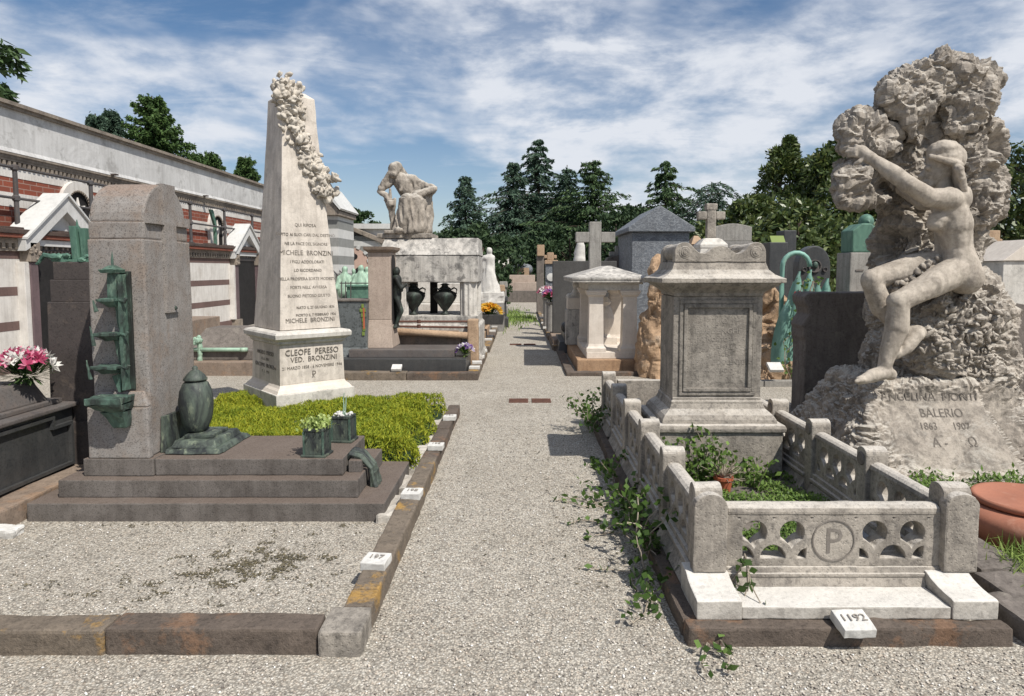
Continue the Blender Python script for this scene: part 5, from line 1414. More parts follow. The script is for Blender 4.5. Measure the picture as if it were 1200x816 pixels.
# left arm along the stone
el2((1112, 234, BY - .15), 15, 14, 14)
cap2((1110, 233, BY - .17), (1090, 232, BY - .19), 12.4, 10.8); cap2((1090, 232, BY - .19), (1064, 216, BY - .21), 10.8, 9.4)
cap2((1064, 216, BY - .21), (1045, 202, BY - .16), 9.2, 9.3); cap2((1045, 202, BY - .16), (1021, 186, BY - .06), 9.3, 5.9)
cap2((1021, 186, BY - .06), (1009, 178, BY - .01), 7, 7.5)
for k, (dx, dz, L_) in enumerate(((-3, -7, 13), (-6, -5, 16), (-7, -2, 17), (-6.5, 1.5, 15))):
    a = (1008, 176 + k * 2.2, BY - .005); b = (1008 + dx * .9, 174 + k * 2.6 + dz * .2, BY - .03); c = (1008 + dx * L_ * .14, 172.5 + k * 3.2 + dz * .3, BY + .02)
    cap2(a, b, 3.0, 2.6); cap2(b, c, 2.5, 1.9)
cap2((1013, 184, BY - .04), (1007, 190, BY - .05), 3.2, 2.6); cap2((1007, 190, BY - .05), (1002, 192, BY - .03), 2.5, 1.9)
# right arm hugging the far side of the trunk
cap2((1106, 234, BY + .16), (1082, 236, BY + .30), 13, 11); cap2((1082, 236, BY + .30), (1058, 222, BY + .42), 10.5, 8)
# left leg
cap2((1121, 318, BY - .11), (1090, 334, BY - .19), 18.5, 15.2); cap2((1090, 334, BY - .19), (1056, 352, BY - .25), 15.2, 11.5)
el2((1053, 354, BY - .25), 12.5, 12, 12.5)
cap2((1053, 358, BY - .25), (1051, 384, BY - .24), 11.5, 13); cap2((1051, 384, BY - .24), (1042, 410, BY - .24), 13, 9.5); cap2((1042, 410, BY - .24), (1036, 432, BY - .24), 9.5, 7.4)
cap2((1038, 436, BY - .24), (1021, 441, BY - .28), 8.5, 7.5); cap2((1021, 441, BY - .28), (1008, 446, BY - .31), 7.5, 5); el2((1043, 439, BY - .22), 7.5, 7, 7)
for k in range(5): cap2((1011, 445.2, BY - .34 + .026 * k), (1003.5 + k * .8, 447.2, BY - .345 + .028 * k), 2.7 - .2 * k, 2.2 - .15 * k)
# right leg, further in, its foot crossing behind the left ankle
cap2((1110, 310, BY + .07), (1068, 313, BY + .03), 18, 15.2); cap2((1068, 313, BY + .03), (1026, 326, BY - .05), 15.2, 11.8); el2((1022, 328, BY - .06), 12.5, 12, 12.5)
cap2((1022, 332, BY - .06), (1033, 360, BY - .02), 11.5, 12.5); cap2((1033, 360, BY - .02), (1060, 391, BY - .10), 12, 8)
cap2((1060, 391, BY - .12), (1076, 390, BY - .16), 9, 8.5); cap2((1074, 393, BY - .18), (1062, 408, BY - .22), 8.5, 7); cap2((1062, 408, BY - .22), (1050, 417, BY - .24), 7, 4.5)
for k in range(5): cap2((1054, 413.5, BY - .265 + .022 * k), (1047.5 + k, 417.5, BY - .27 + .024 * k), 2.5, 1.9)
me = remesh(fm, .0085, 5, .5)
displace(me, lambda p, n: .004 * noise.noise(p * 14) + .002 * noise.noise(p * 45))
wo = finish('woman_figure', me, M['skin_stone'], rk, True)
# bobbed hair under a band, falling behind the neck
hm = MB(RK)
def cap3(a, b, r0, r1): hm.capsule(r_(*a), r_(*b), r0 * KR, r1 * KR, 5, 12)
hm.ball(r_(1109, 186, BY + .03), KR, 3, 21, 18.5, 19); hm.ball(r_(1106, 178, BY + .03), KR, 3, 18, 18, 13)
for k in range(5): cap3((1091, 187 - k, BY + .10 - .055 * k), (1124, 197 - k, BY + .12 - .055 * k), 3.2, 4.5)
for k in range(10): cap3((1114 + k * 1.2, 195 + k * .5, BY + .08 - .03 * k), (1117 + k * 1.6, 222 + k * 1.1, BY + .05 - .022 * k), 5.0, 3.8)
me = remesh(hm, .009, 3); displace(me, lambda p, n: .006 * noise.noise(Vector((p.x * 9, p.y * 30, p.z * 30))) + .004 * noise.noise(p * 50))
finish('bound_hair', me, M['skin_stone'], wo, True)
# strips of carved foliage over the lap and under the thigh
lm = MB(RK)
def leafat(px, py, r, lift=.012):
    c0 = r_(px, py, 0); hit = on_rock(c0.x, c0.z)
    if hit is None: return
    c = hit - Vector((0, lift, 0))
    lm.ball(c, r, 1, .5, .22, 1.25, rot=Quat(Vector((rng.uniform(-.5, .5), -1, rng.uniform(-.3, .6))).normalized(), Vector((rng.uniform(-1, 1), -.4, rng.uniform(-1, 1)))))
for k in range(120): leafat(rng.uniform(1072, 1156), rng.uniform(340, 410), rng.uniform(.028, .05))
for k in range(50): leafat(rng.uniform(1120, 1160), rng.uniform(405, 440), rng.uniform(.02, .04))
for k in range(50): leafat(rng.uniform(1040, 1150), rng.uniform(418, 428), rng.uniform(.018, .032))
for k in range(60):                                  # drapery of leaves between the thighs
    t_ = rng.random(); c = r_(1048 + 56 * t_, 338 - 34 * t_ + rng.uniform(-6, 6), -.10 + rng.uniform(-.03, .06))
    lm.ball(c, rng.uniform(.03, .05), 1, .8, .4, 1.1, rot=Quat(Vector((rng.uniform(-.5, .5), -1, rng.uniform(0, .6))).normalized(), Vector((rng.uniform(-1, 1), -.4, rng.uniform(-1, 1)))))
lm.build('carved_leaves', M['carved'], rk, smooth=True)
# ================================================================ PATH FURNITURE
def drain(px0, px1, py, lab):
    a, b = gd(px0, py), gd(px1, py); c = (a + b) / 2; hw = (b.x - a.x) / 2
    t = thing('drain_cover', (c.x, c.y, 0), lab, 'drain cover')
    for s in (-1, 1):
        m = MB(); m.box(s * hw * .53 - hw * .45, s * hw * .53 + hw * .45, -.12, .12, -.01, .008)
        for k in range(4): m.box(s * hw * .53 - hw * .42, s * hw * .53 + hw * .42, -.10 + .055 * k, -.085 + .055 * k, .008, .014)
        m.build('iron_plate', M['rust_plate'], t, bevel=.002)
drain(596, 646, 470, 'pair of rusty iron drain plates set in the gravel of the near path crossing')
drain(597, 628, 404, 'pair of thin rusty drain plates further along the path')

def T(name, px, Y, label, cat, group=None, z=0.0):
    return thing(name, (at(px, 316, Y).x, Y, z), label, cat, group)
def PBOX(t, name, px0, px1, py0, py1, Y, D, mat, bevel=.015, worn=None, z0=None):
    """block whose near face, seen at distance Y, spans px0..px1, py0 (top)..py1 (bottom)"""
    m = MB(t.location); a, b = at(px0, py0, Y), at(px1, py1, Y)
    m.box(a.x, b.x, Y, Y + D, b.z if z0 is None else z0, a.z); return m.build(name, M[mat], t, bevel=bevel, worn=worn)

# ================================================================ RIGHT OF THE PATH, MIDDLE DISTANCE
# marble aedicula on four pillars
AE = Vector((1.42, 11.2, 0))
ae = thing('marble_shrine', AE, 'small white marble shrine of four square columns under a low hipped roof', 'shrine')
y0, y1 = 10.40, 12.25; x0, x1 = 1.015, 1.85
m = MB(AE); m.box(.855, 2.02, 10.25, 12.6, -.02, .20); m.build('brown_base', M['rusty_slab'], ae, bevel=.01, worn=(.15, .003, 4))
m = MB(AE); m.box(x0, x1, y0, y1, .20, .305); m.build('white_base', M['marble_clean'], ae, bevel=.008)
for x in (x0 + .15, x1 - .155):
    for y in (y0 + .16, y1 - .16):
        m = MB(AE); m.stack([(.155, .306), (.155, .36), (.13, .39), (.118, .43), (.108, 1.10), (.112, 1.105), (.112, 1.125), (.108, 1.13), (.11, 1.17), (.145, 1.205), (.15, 1.235), (.16, 1.24), (.16, 1.275)], x, y, 0, 0); m.build('column', M['marble_clean'], ae, bevel=.004)
m = MB(AE); m.box(x0 + .02, x1 - .02, y0 + .02, y1 - .02, 1.276, 1.37); m.box(x0 - .03, x1 + .03, y0 - .03, y1 + .03, 1.37, 1.40); m.build('entablature', M['marble'], ae, bevel=.006)
m = MB(AE); ex = (x0 - .24, x1 + .12, y0 - .14, y1 + .2); m.box(*ex, 1.401, 1.44); cx = (x0 + x1) / 2 - .02
m.frus((ex[0] - .01, ex[1] + .01, ex[2] - .01, ex[3] + .01), 1.44, (ex[0] - .01, ex[1] + .01, ex[2] - .01, ex[3] + .01), 1.475); m.frus((ex[0], ex[1], ex[2], ex[3]), 1.476, (cx - .03, cx + .03, 10.9, 11.8), 1.66); m.build('hipped_roof', M['sarcophagus'], ae, bevel=.008)
m = MB(AE); m.box(1.25, 1.65, 11.5, 11.9, .306, .42); m.lathe([(.12, .42), (.10, .47), (.15, .6), (.17, .75), (.12, .92), (.08, .97), (.12, 1.03), (.05, 1.12)], (1.45, 11.7, 0), 20); m.build('carved_vase', M['marble_clean'], ae, smooth=False, bevel=.004)
kerb_line('stone_kerb', 'dark stone kerb around the white marble shrine, right of the path', [(.665, 2.1, 9.92, 10.08, .06), (.665, .80, 10.09, 11.6, .06), (.665, .80, 11.61, 13.3, .055)], [M['kerb_dark']], Vector((1.0, 10.5, 0)), worn=(.1, .006, 5))
ns = T('black_steps', 660, 12.6, 'black stepped slab beside the white marble shrine, towards the path', 'grave slab')
m = MB(ns.location); m.frus((.68, 1.0, 12.65, 14.2), 0, (.72, 1.0, 12.7, 14.2), .22); m.box(.82, 1.0, 12.9, 14.1, .22, .36); m.build('slab', M['black_granite'], ns, bevel=.012)
m = MB(ns.location); m.ball((.86, 13.3, .45), .09, 2, 1, 1, 1.2); m.lathe([(.07, .36), (.05, .4), (.08, .5)], (.92, 13.0, 0), 12); m.build('black_vase', M['black_granite'], ns)

# brown natural rocks
def boulder(name, px0, px1, py0, py1, Y, D, lab, seed, mat='brown_rock', lean=0):
    a, b = at(px0, py0, Y + D / 2), at(px1, py1, Y + D / 2); c = Vector(((a.x + b.x) / 2, Y + D / 2, 0))
    r_ = random.Random(seed); hw, h = (b.x - a.x) / 2, a.z; m = MB(c)
    for part in range(3):
        bm = bmesh.new(); f0, f1 = ((0, .62), (.3, .86), (.55, 1.0))[part]
        for k in range(16):
            t_ = r_.uniform(f0, f1); ang = r_.uniform(0, 6.283); rr = (1.0 - .45 * t_) * r_.uniform(.75, 1.0) * (.98 - .08 * part)
            bm.verts.new((c.x + lean * (t_ - .4) + math.cos(ang) * hw * rr, c.y + math.sin(ang) * D * .5 * rr, h * t_))
        if part == 0:
            for k in range(7): ang = k * .9; bm.verts.new((c.x + math.cos(ang) * hw, c.y + math.sin(ang) * D * .5, -.05))
        res = bmesh.ops.convex_hull(bm, input=bm.verts)
        bmesh.ops.delete(bm, geom=[v for v in bm.verts if not v.link_faces], context='VERTS')
        bm.verts.index_update(); m.add([v.co.copy() for v in bm.verts], [[v.index for v in f.verts] for f in bm.faces]); bm.free()
    me = remesh(m, max(.022, h * .016), 1)
    o_ = Vector((seed * 3.1, 1, 2))
    displace(me, lambda p, n: (noise.voronoi(p * 2.6 + o_)[0][0] - .4) * -.07 + .022 * noise.noise(p * 6 + o_) + (1 - 2.5 * abs(noise.noise(p * 9 + o_))) * .014 - max(0, .1 - (lambda d: d[1] - d[0])(noise.voronoi(p * 2.1 + o_)[0])) * .35)
    return tag(finish(name, me, M[mat], loc=c), lab, 'rock')
boulder('natural_rock', 742, 800, 292, 436, 9.6, .9, 'tall brown natural rock standing between the shrine and the pedestal monument', 3, lean=.1)
boulder('natural_rock', 870, 956, 380, 438, 9.3, .8, 'low broad brown boulder right of the pedestal monument, in front', 5)
boulder('natural_rock', 872, 942, 326, 420, 10.0, .8, 'upper pale brown boulder behind the low one, right of the pedestal monument', 8)
kerb_line('stone_kerb', 'grey stone kerb before the brown boulders, behind the pedestal monument', [(2.15, 3.3, 9.0, 9.14, .09), (3.31, 4.4, 9.0, 9.14, .085)], [M['concrete']], Vector((3.2, 9.1, 0)))
number_tile(at(908, 433, 9.0) + Vector((0, 0, .02)), 0, 30, 'white number tile on the grey kerb before the brown boulders', '', .17, None, True)

# big cross
cr_ = T('stone_cross', 698, 12.6, 'tall plain pale stone cross behind the white marble shrine', 'cross')
m = MB(cr_.location); Y = 12.6
a, b = at(691, 260, Y), at(704.5, 300, Y); l, r = at(675, 272, Y), at(721, 284, Y)
m.box(a.x, b.x, Y, Y + .2, .3, a.z); m.build('upright', M['concrete'], cr_, bevel=.012, worn=(.15, .003, 4))
m = MB(cr_.location); m.box(l.x, a.x + .001, Y + .004, Y + .196, r.z, l.z); m.box(b.x - .001, r.x, Y + .004, Y + .196, r.z, l.z); m.build('arms', M['concrete'], cr_, bevel=.012)
m = MB(cr_.location); m.stack([(.45, 0), (.45, .12), (.3, .14), (.3, .3)], (a.x + b.x) / 2, Y + .1, 0, 0); m.build('cross_base', M['concrete'], cr_, bevel=.015)
# dark slab
dk = T('dark_slab', 684, 14.6, 'large dark grey upright slab beside the path, behind the big cross', 'headstone')
PBOX(dk, 'slab', 648, 722, 306, 378, 14.6, .3, 'charcoal_slab', z0=.2); 
m = MB(dk.location); m.box(.62, 2.3, 13.3, 15.0, 0, .2); m.build('base', M['brown_slab'], dk, bevel=.02)
kerb_line('stone_kerb', 'ochre kerb stones at the foot of the dark grey slab, right of the path', [(.62, 1.3, 13.0, 13.16, .12), (.60, .70, 13.17, 15, .10), (.58, .68, 15.01, 17.5, .1), (.55, .66, 17.51, 20, .1), (.55, .66, 20.01, 25, .1)], [M['kerb']], Vector((.8, 14, 0)), worn=(.15, .006, 4))
# small block with a bust
sb = T('bust_monument', 673, 12.3, 'mottled pale block with a small white bust, left of the shrine columns', 'monument'); Y = 12.3
PBOX(sb, 'lower_block', 663.5, 686, 363, 385, Y, .35, 'sarcophagus', z0=.2); PBOX(sb, 'upper_block', 665, 684, 349, 363, Y + .02, .3, 'marble_clean')
m = MB(sb.location); h = at(675, 333, Y + .17); m.ball(h, .085, 2, .9, 1, 1.15); m.capsule(h - Vector((0, 0, .1)), h - Vector((0, 0, .2)), .05, .1); m.capsule(h + Vector((-.12, 0, -.24)), h + Vector((.12, 0, -.24)), .07, .07)
finish('bust', remesh(m, .015, 3), M['marble'], sb, True)
# white statue seen over the dark slab, railings
ws = T('white_statue', 680, 18, 'small white statue rising behind the dark slab, left of the big cross arm', 'statue'); Y = 18
m = MB(ws.location)
def q(px, py, dy=0): return at(px, py, Y + dy)
m.ball(q(680.5, 283), .10, 2, .9, .9, 1.1); m.capsule(q(680, 288), q(678.5, 305), .115, .15); m.capsule(q(677.5, 288), q(674, 297), .05, .045); m.capsule(q(674, 297), q(677, 302), .045, .04); m.capsule(q(683, 288), q(684, 302), .06, .05); m.capsule(q(679, 305), q(678, 345), .17, .22)
finish('figure', remesh(m, .03, 4), M['white_stone_far'], ws, True)
m = MB(ws.location); m.box(q(670, 0).x, q(690, 0).x, 17.6, 18.5, 0, q(0, 340).z); m.build('pedestal', M['grey_stone'], ws, bevel=.03)
# small cross on a dark carved stone
sc2 = T('carved_headstone', 718, 17, 'dark rough carved headstone carrying a small white cross, right of the big cross', 'headstone'); Y = 17
a, b = at(707, 303, Y), at(742, 340, Y); m = MB(sc2.location)
m.prism([(a.x, 0), (b.x, 0), (b.x, at(0, 312, Y).z), (at(737, 0, Y).x, at(0, 302, Y).z), (at(728, 0, Y).x, at(0, 299, Y).z), (at(716, 0, Y).x, at(0, 302, Y).z), (a.x, at(0, 312, Y).z)], 'y', Y, Y + .5)
m.build('stone', M['dark_stone'], sc2, bevel=.02, worn=(.1, .03, 4))
m = MB(sc2.location); u0, u1 = at(722, 292, Y), at(729, 303, Y); m.box(u0.x, u1.x, Y + .1, Y + .25, u1.z, at(0, 288, Y).z); l0, l1 = at(715, 295, Y), at(736, 300, Y); m.box(l0.x, u0.x, Y + .105, Y + .245, l1.z, l0.z); m.box(u1.x, l1.x, Y + .105, Y + .245, l1.z, l0.z); m.build('cross', M['concrete'], sc2, bevel=.01)
# blue-grey marble chapel
CH = Vector((3.2, 15, 0))
ch = thing('marble_tomb_chapel', CH, 'blue-grey veined marble tomb with a low gabled roof behind the brown rock', 'tomb'); Y = 15
xl, xr, ze, za = at(744, 0, Y).x, at(813, 0, Y).x, at(0, 272, Y).z, at(0, 241, Y).z
m = MB(CH); m.box(xl, xr, Y, Y + 2.2, 0, ze); m.build('walls', M['slate_marble'], ch, bevel=.015)
m = MB(CH); xm = at(776, 0, Y).x; m.prism([(xl - .1, ze + .003), (xr + .1, ze + .003), (xr + .1, ze + .10), (xm, za), (xl - .1, ze + .10)], 'y', Y - .12, Y + 2.3); m.build('gable_roof', M['slate_marble'], ch, bevel=.015)
# rounded pale headstone
rt = T('round_headstone', 866, 13, 'wide pale grey headstone with a gently curved top behind the small cross', 'headstone'); Y = 13
xl, xr = at(843, 0, Y).x, at(888, 0, Y).x; z1_, z2_ = at(0, 266, Y).z, at(0, 262, Y).z; m = MB(rt.location)
m.prism([(xl, at(0, 283, Y).z + .004), (xr, at(0, 283, Y).z + .004)] + [(xr + (xl - xr) * k / 8, z1_ + (z2_ - z1_) * math.sin(math.pi * k / 8)) for k in range(9)], 'y', Y, Y + .35); m.build('upper_stone', M['concrete'], rt, bevel=.012)
m = MB(rt.location); m.box(xl - .02, xr + .02, Y - .02, Y + .4, 0, at(0, 283, Y).z); m.build('lower_stone', M['grey_stone'], rt, bevel=.012)
ln = T('roofed_lantern', 816, 16.5, 'small stone lantern with a brown tiled cap right of the blue-grey tomb', 'monument'); Y = 16.5
PBOX(ln, 'body', 812.5, 821, 287, 330, Y, .3, 'sandstone', z0=0); m = MB(ln.location); a, b = at(809, 285, Y), at(826, 279, Y); m.frus((a.x, b.x, Y - .1, Y + .5), a.z - .03, ((a.x + b.x) / 2 - .05, (a.x + b.x) / 2 + .05, Y + .15, Y + .25), b.z + .06); m.build('cap', M['sandstone'], ln)
# dark stele with pale card
dc = T('dark_headstone', 908, 12, 'dark headstone with a small pale yellow plate on top, beside the turquoise leaves', 'headstone'); Y = 12
PBOX(dc, 'block', 902, 922, 284, 340, Y, .4, 'black_granite', z0=0); m = MB(dc.location); a, b = at(905, 276, Y), at(921, 284, Y); m.frus((a.x, b.x, Y + .02, Y + .06), b.z, (a.x, b.x, Y + .12, Y + .16), a.z); m.build('plate', M['sedum'], dc)
PBOX(dc, 'rear_block', 919, 932, 270, 330, Y + .5, .4, 'black_granite', z0=0)
# turquoise copper leaves with curved pipe
AG = Vector((at(938, 0, 9.6).x, 9.75, 0))
ag = thing('copper_leaves', AG, 'cluster of upright turquoise copper leaves with a hooked pipe and a climbing rose', 'ornament'); Y = 9.7
for k, (px, w_, py0) in enumerate(((921, 20, 350), (933, 17, 318), (946, 18, 316), (956, 18, 330), (966, 18, 326), (927, 14, 330), (974, 14, 345))):
    c = at(px, 400, Y - .35 + .12 * (k % 3)); z1_ = at(px, py0, Y).z; hw = w_ * Y / 780 / 2 * 1.45
    m = MB(AG); n_ = 10; vs = []; fs = []
    for j in range(n_ + 1):
        t_ = j / n_; wj = hw * (math.sin(math.pi * min(1, .25 + .75 * t_)) ** .7 if t_ < 1 else .0) + .003
        z = z1_ * t_; dy = -.10 * t_ * t_ + .05
        vs += [(c.x - wj, c.y + dy + .03, z), (c.x, c.y + dy - .03, z), (c.x + wj, c.y + dy + .03, z), (c.x, c.y + dy + .05, z)]
    for j in range(n_):
        for e in range(4): a = 4 * j + e; b = 4 * j + (e + 1) % 4; fs.append((a, b, b + 4, a + 4))
    m.add(vs, fs); m.build('leaf', M['copper_leaf'], ag, smooth=True)
m = MB(AG); a = at(916, 340, Y)
m.tube([(a.x, Y, 0), (a.x, Y, a.z)] + [(a.x + .20 - .20 * math.cos(R(t_)), Y, a.z + .34 + .20 * math.sin(R(t_)) - .0) for t_ in range(0, 181, 20)][0:10] , .035, 9); m.build('hooked_pipe', M['copper_leaf'], ag, smooth=True)
rs = thing('climbing_rose', AG + Vector((0, -.55, 0)), 'thin climbing rose with one red flower in front of the turquoise leaves', 'rose')
pts = []; m = MB()
for k in range(7):
    p = Vector((rng.uniform(-.18, .22), rng.uniform(-.03, .03), 0)); pl = [p.copy()]
    for j in range(12): p = p + Vector((rng.gauss(0, .035), rng.gauss(0, .02), .12)); pl.append(p.copy()); pts += [tuple(p + Vector((rng.gauss(0, .05), rng.gauss(0, .03), rng.gauss(0, .04)))) for _ in range(2)]
    m.tube(pl, .006, 4)
leaves('leaves', np.array(pts), np.random.default_rng(3).normal(size=(len(pts), 3)), .07, .045, M['weed'], rs, seed=61); m.build('stems', M['twig'], rs)
fc = at(936, 345, 9.15) - rs.location; gg = np.random.default_rng(5); leaves('red_flower', gg.normal(size=(26, 3)) * .025 + np.array(fc), gg.normal(size=(26, 3)), .06, .05, M['petal_red'], rs, seed=62)
# round plaque stele
rp = T('round_plaque', 964, 10.6, 'dark bronze round-topped headstone with a portrait medallion and two studs', 'headstone'); Y = 10.6
xl, xr = at(945, 0, Y).x, at(984, 0, Y).x; zt, zm = at(0, 288, Y).z, at(0, 312, Y).z; xc = (xl + xr) / 2; hw = (xr - xl) / 2
m = MB(rp.location); m.prism([(xl, 0), (xr, 0)] + [(xc + hw * math.cos(R(a)), zm + (zt - zm) * math.sin(R(a))) for a in range(0, 181, 12)], 'y', Y, Y + .22); m.build('stone', M['black_granite'], rp, bevel=.02)
def disc(root, off, x, Y, z, r, mat, name='medallion', d=.03):
    m = MB(off); m.lathe([(r, 0), (r, d), (r * .85, d), (r * .8, d * .4)], (0, 0, 0), 20); m.v = [Vector((x + v.x, Y - v.z, z + v.y)) for v in m.v]; return m.build(name, M[mat], root)
k_ = Y / 780
dd = disc(rp, rp.location, xc, Y, at(0, 312, Y).z, 7.5 * k_, 'black_top'); m = MB(rp.location); m.ball((xc, Y - .03, at(0, 311, Y).z), 4 * k_, 2, .8, .6, 1.1); m.build('portrait', M['bronze'], dd)
for s in (-1, 1): disc(rp, rp.location, xc + s * 12 * k_, Y, at(0, 316, Y).z, 2.6 * k_, 'black_top', 'stud')
inscription([(x, 2.6 * k_, 0, z) for x, z in (('GIULIO', at(0, 332, Y).z), ('1881 - 1912', at(0, 338, Y).z))], M['sandstone'], rp, Matrix.Translation(Vector((xc, Y - .002, 0)) - rp.location))
# pillar with green bronze bust
bu = T('bust_pillar', 1015, 9.4, 'pale stone pillar topped by a green bronze head and shoulders', 'monument'); Y = 9.4
PBOX(bu, 'pillar', 997, 1032, 296, 420, Y, .42, 'concrete', z0=0)
m = MB(bu.location); a, b = at(1000, 296, Y), at(1032, 270, Y); xc = (a.x + b.x) / 2; hw = (b.x - a.x) / 2
m.prism([(xc - hw, a.z + .002), (xc + hw, a.z + .002), (xc + hw * 1.05, b.z), (xc + hw * .35, b.z + .10), (xc - hw * .35, b.z + .10), (xc - hw * 1.05, b.z)], 'y', Y + .02, Y + .38); m.build('shoulders', M['bronze_bright'], bu, bevel=.02)
m = MB(bu.location); h = at(1015, 260, Y + .18); m.ball(h, .11, 3, .92, 1, 1.0); m.ball(h + Vector((-.03, -.03, -.07)), .075, 2); m.ball(h + Vector((-.02, -.115, -.02)), .022, 1, .8, 1, 1.4); m.capsule(h - Vector((0, 0, .1)), h - Vector((0, 0, .2)), .075, .1); finish('head', remesh(m, .012, 2), M['bronze_bright'], bu, True)
PBOX(bu, 'ledge', 1003, 1036, 343, 348, Y - .25, .25, 'brown_slab'); PBOX(bu, 'foot_block', 1006, 1034, 348, 364, Y - .2, .2, 'brown_slab'); PBOX(bu, 'foot_ledge', 998, 1040, 362, 372, Y - .35, .35, 'brown_slab', z0=.9)
PBOX(bu, 'mark', 1003, 1012, 316, 318, Y - .01, .012, 'dark_stone', bevel=0)
# wavy dark headstone left of the sculpture, and the slab right of it
wv = T('scrolled_headstone', 965, 6.9, 'dark weathered headstone with a scrolled left edge, close behind the rock sculpture', 'headstone'); Y = 6.9
def X_(px): return at(px, 316, Y).x
def Z_(py): return at(960, py, Y).z
wave = [(X_(947), 0), (X_(1040), 0), (X_(1040), Z_(343)), (X_(949), Z_(343)), (X_(944), Z_(348)), (X_(944.5), Z_(355)), (X_(949), Z_(361)), (X_(951), Z_(368)), (X_(946), Z_(375)), (X_(943), Z_(382)), (X_(945), Z_(386)), (X_(945), Z_(396)), (X_(947), Z_(400))]
m = MB(wv.location); m.prism(wave, 'y', Y, Y + .34); m.build('stone', M['dark_stone'], wv, bevel=.02, worn=(.08, .008, 5))
PBOX(wv, 'base', 938, 1045, 488, 505, Y - .1, .6, 'dark_stone', z0=-.02)
rs_ = T('grey_slab', 1185, 6.9, 'streaked grey-brown upright slab at the right edge behind the rock sculpture', 'headstone')
m = MB(rs_.location); m.prism([(at(1120, 0, 6.9).x, 0), (at(1250, 0, 6.9).x, 0), (at(1250, 0, 6.9).x, at(0, 362, 6.9).z), (at(1160, 0, 6.9).x, at(0, 347, 6.9).z), (at(1120, 0, 6.9).x, at(0, 347, 6.9).z)], 'y', 6.9, 7.2); m.build('slab', M['dark_stone'], rs_, bevel=.012, worn=(.12, .004, 4))
bx_ = T('white_tomb_chest', 1190, 8.6, 'pale marble tomb chest with sloping lid at the right edge of the photo', 'tomb'); Y = 8.6
a, b = at(1176, 306, Y), at(1235, 352, Y); m = MB(bx_.location); m.box(a.x, b.x, Y, Y + 1.0, 0, a.z); m.build('chest', M['marble'], bx_, bevel=.012)
m = MB(bx_.location); m.prism([(a.x - .03, a.z + .002), (b.x + .03, a.z + .002), ((a.x + b.x) / 2, a.z + .28)], 'y', Y - .03, Y + 1.03); m.build('lid', M['marble_clean'], bx_, bevel=.008)
rc = T('ringed_cross', 1162, 11, 'brownish stone cross with a dark wreath, behind the right shoulder of the rock', 'cross'); Y = 11
a = at(1156.5, 270, Y); b = at(1168, 360, Y); m = MB(rc.location); m.box(a.x, b.x, Y, Y + .2, .4, a.z); l, r = at(1151, 280, Y), at(1175, 287, Y); m.box(l.x, a.x, Y + .004, Y + .196, r.z, l.z); m.box(b.x, r.x, Y + .004, Y + .196, r.z, l.z); m.build('cross', M['sandstone'], rc, bevel=.015)
disc(rc, rc.location, at(1159, 0, Y).x, Y, at(0, 284, Y).z, .055, 'dark_gap', 'wreath'); PBOX(rc, 'ledge', 1148, 1180, 322, 328, Y - .3, .7, 'sandstone'); PBOX(rc, 'pedestal', 1152, 1176, 328, 400, Y - .2, .5, 'grey_stone', z0=0)
rc2 = T('grey_cross', 1178, 14, 'plain grey stone cross further back at the right edge', 'cross'); Y = 14
a, b = at(1175.5, 282, Y), at(1180.5, 330, Y); m = MB(rc2.location); m.box(a.x, b.x, Y, Y + .15, 0, a.z); l, r = at(1168, 289, Y), at(1188, 294, Y); m.box(l.x, a.x, Y + .003, Y + .147, r.z, l.z); m.box(b.x, r.x, Y + .003, Y + .147, r.z, l.z); m.build('cross', M['concrete'], rc2, bevel=.01)
PBOX(rc2, 'plinth', 1164, 1196, 300, 330, Y + .2, .4, 'grey_stone', z0=0)
db = T('dark_tomb', 1162, 9.8, 'low dark stone tomb crossing behind the sculpture at the right', 'tomb'); PBOX(db, 'block', 1140, 1182, 304, 318, 9.8, .3, 'black_granite', z0=0)

# ================================================================ FAR ALONG THE PATH, RIGHT SIDE
gs = T('medallion_headstone', 646, 20, 'grey headstone with white oval medallion and sandstone cross block, far along the path', 'headstone'); Y = 20
PBOX(gs, 'stone', 639.5, 653, 309, 350, Y, .5, 'slate_marble', z0=0); PBOX(gs, 'sandstone_top', 638.5, 654, 305, 309.5, Y - .05, .6, 'sandstone')
a = at(646, 316, Y); m = MB(gs.location); m.lathe([(.12, 0), (.12, .04), (.02, .05)], (0, 0, 0), 18); m.v = [Vector((a.x + v.x * 1.15, Y - v.z, at(0, 325, Y).z + v.y * 1.0)) for v in m.v]; m.build('oval_medallion', M['tile'], gs)
m = MB(gs.location); u = at(646, 0, Y).x; m.box(u - .10, u + .10, Y, Y + .3, at(0, 305, Y).z, at(0, 296, Y).z); m.box(u - .19, u - .10, Y + .003, Y + .297, at(0, 303, Y).z, at(0, 299, Y).z); m.box(u + .10, u + .19, Y + .003, Y + .297, at(0, 303, Y).z, at(0, 299, Y).z); m.build('cross_block', M['sandstone'], gs, bevel=.02)
bp = T('brown_pillar', 633, 24, 'brown stone pillar with a worn top at the end of the right row', 'pillar'); PBOX(bp, 'shaft', 629, 637.5, 292, 352, 24, .4, 'dark_stone', z0=0); PBOX(bp, 'head', 629.5, 638, 287, 300, 24 - .1, .4, 'sandstone')
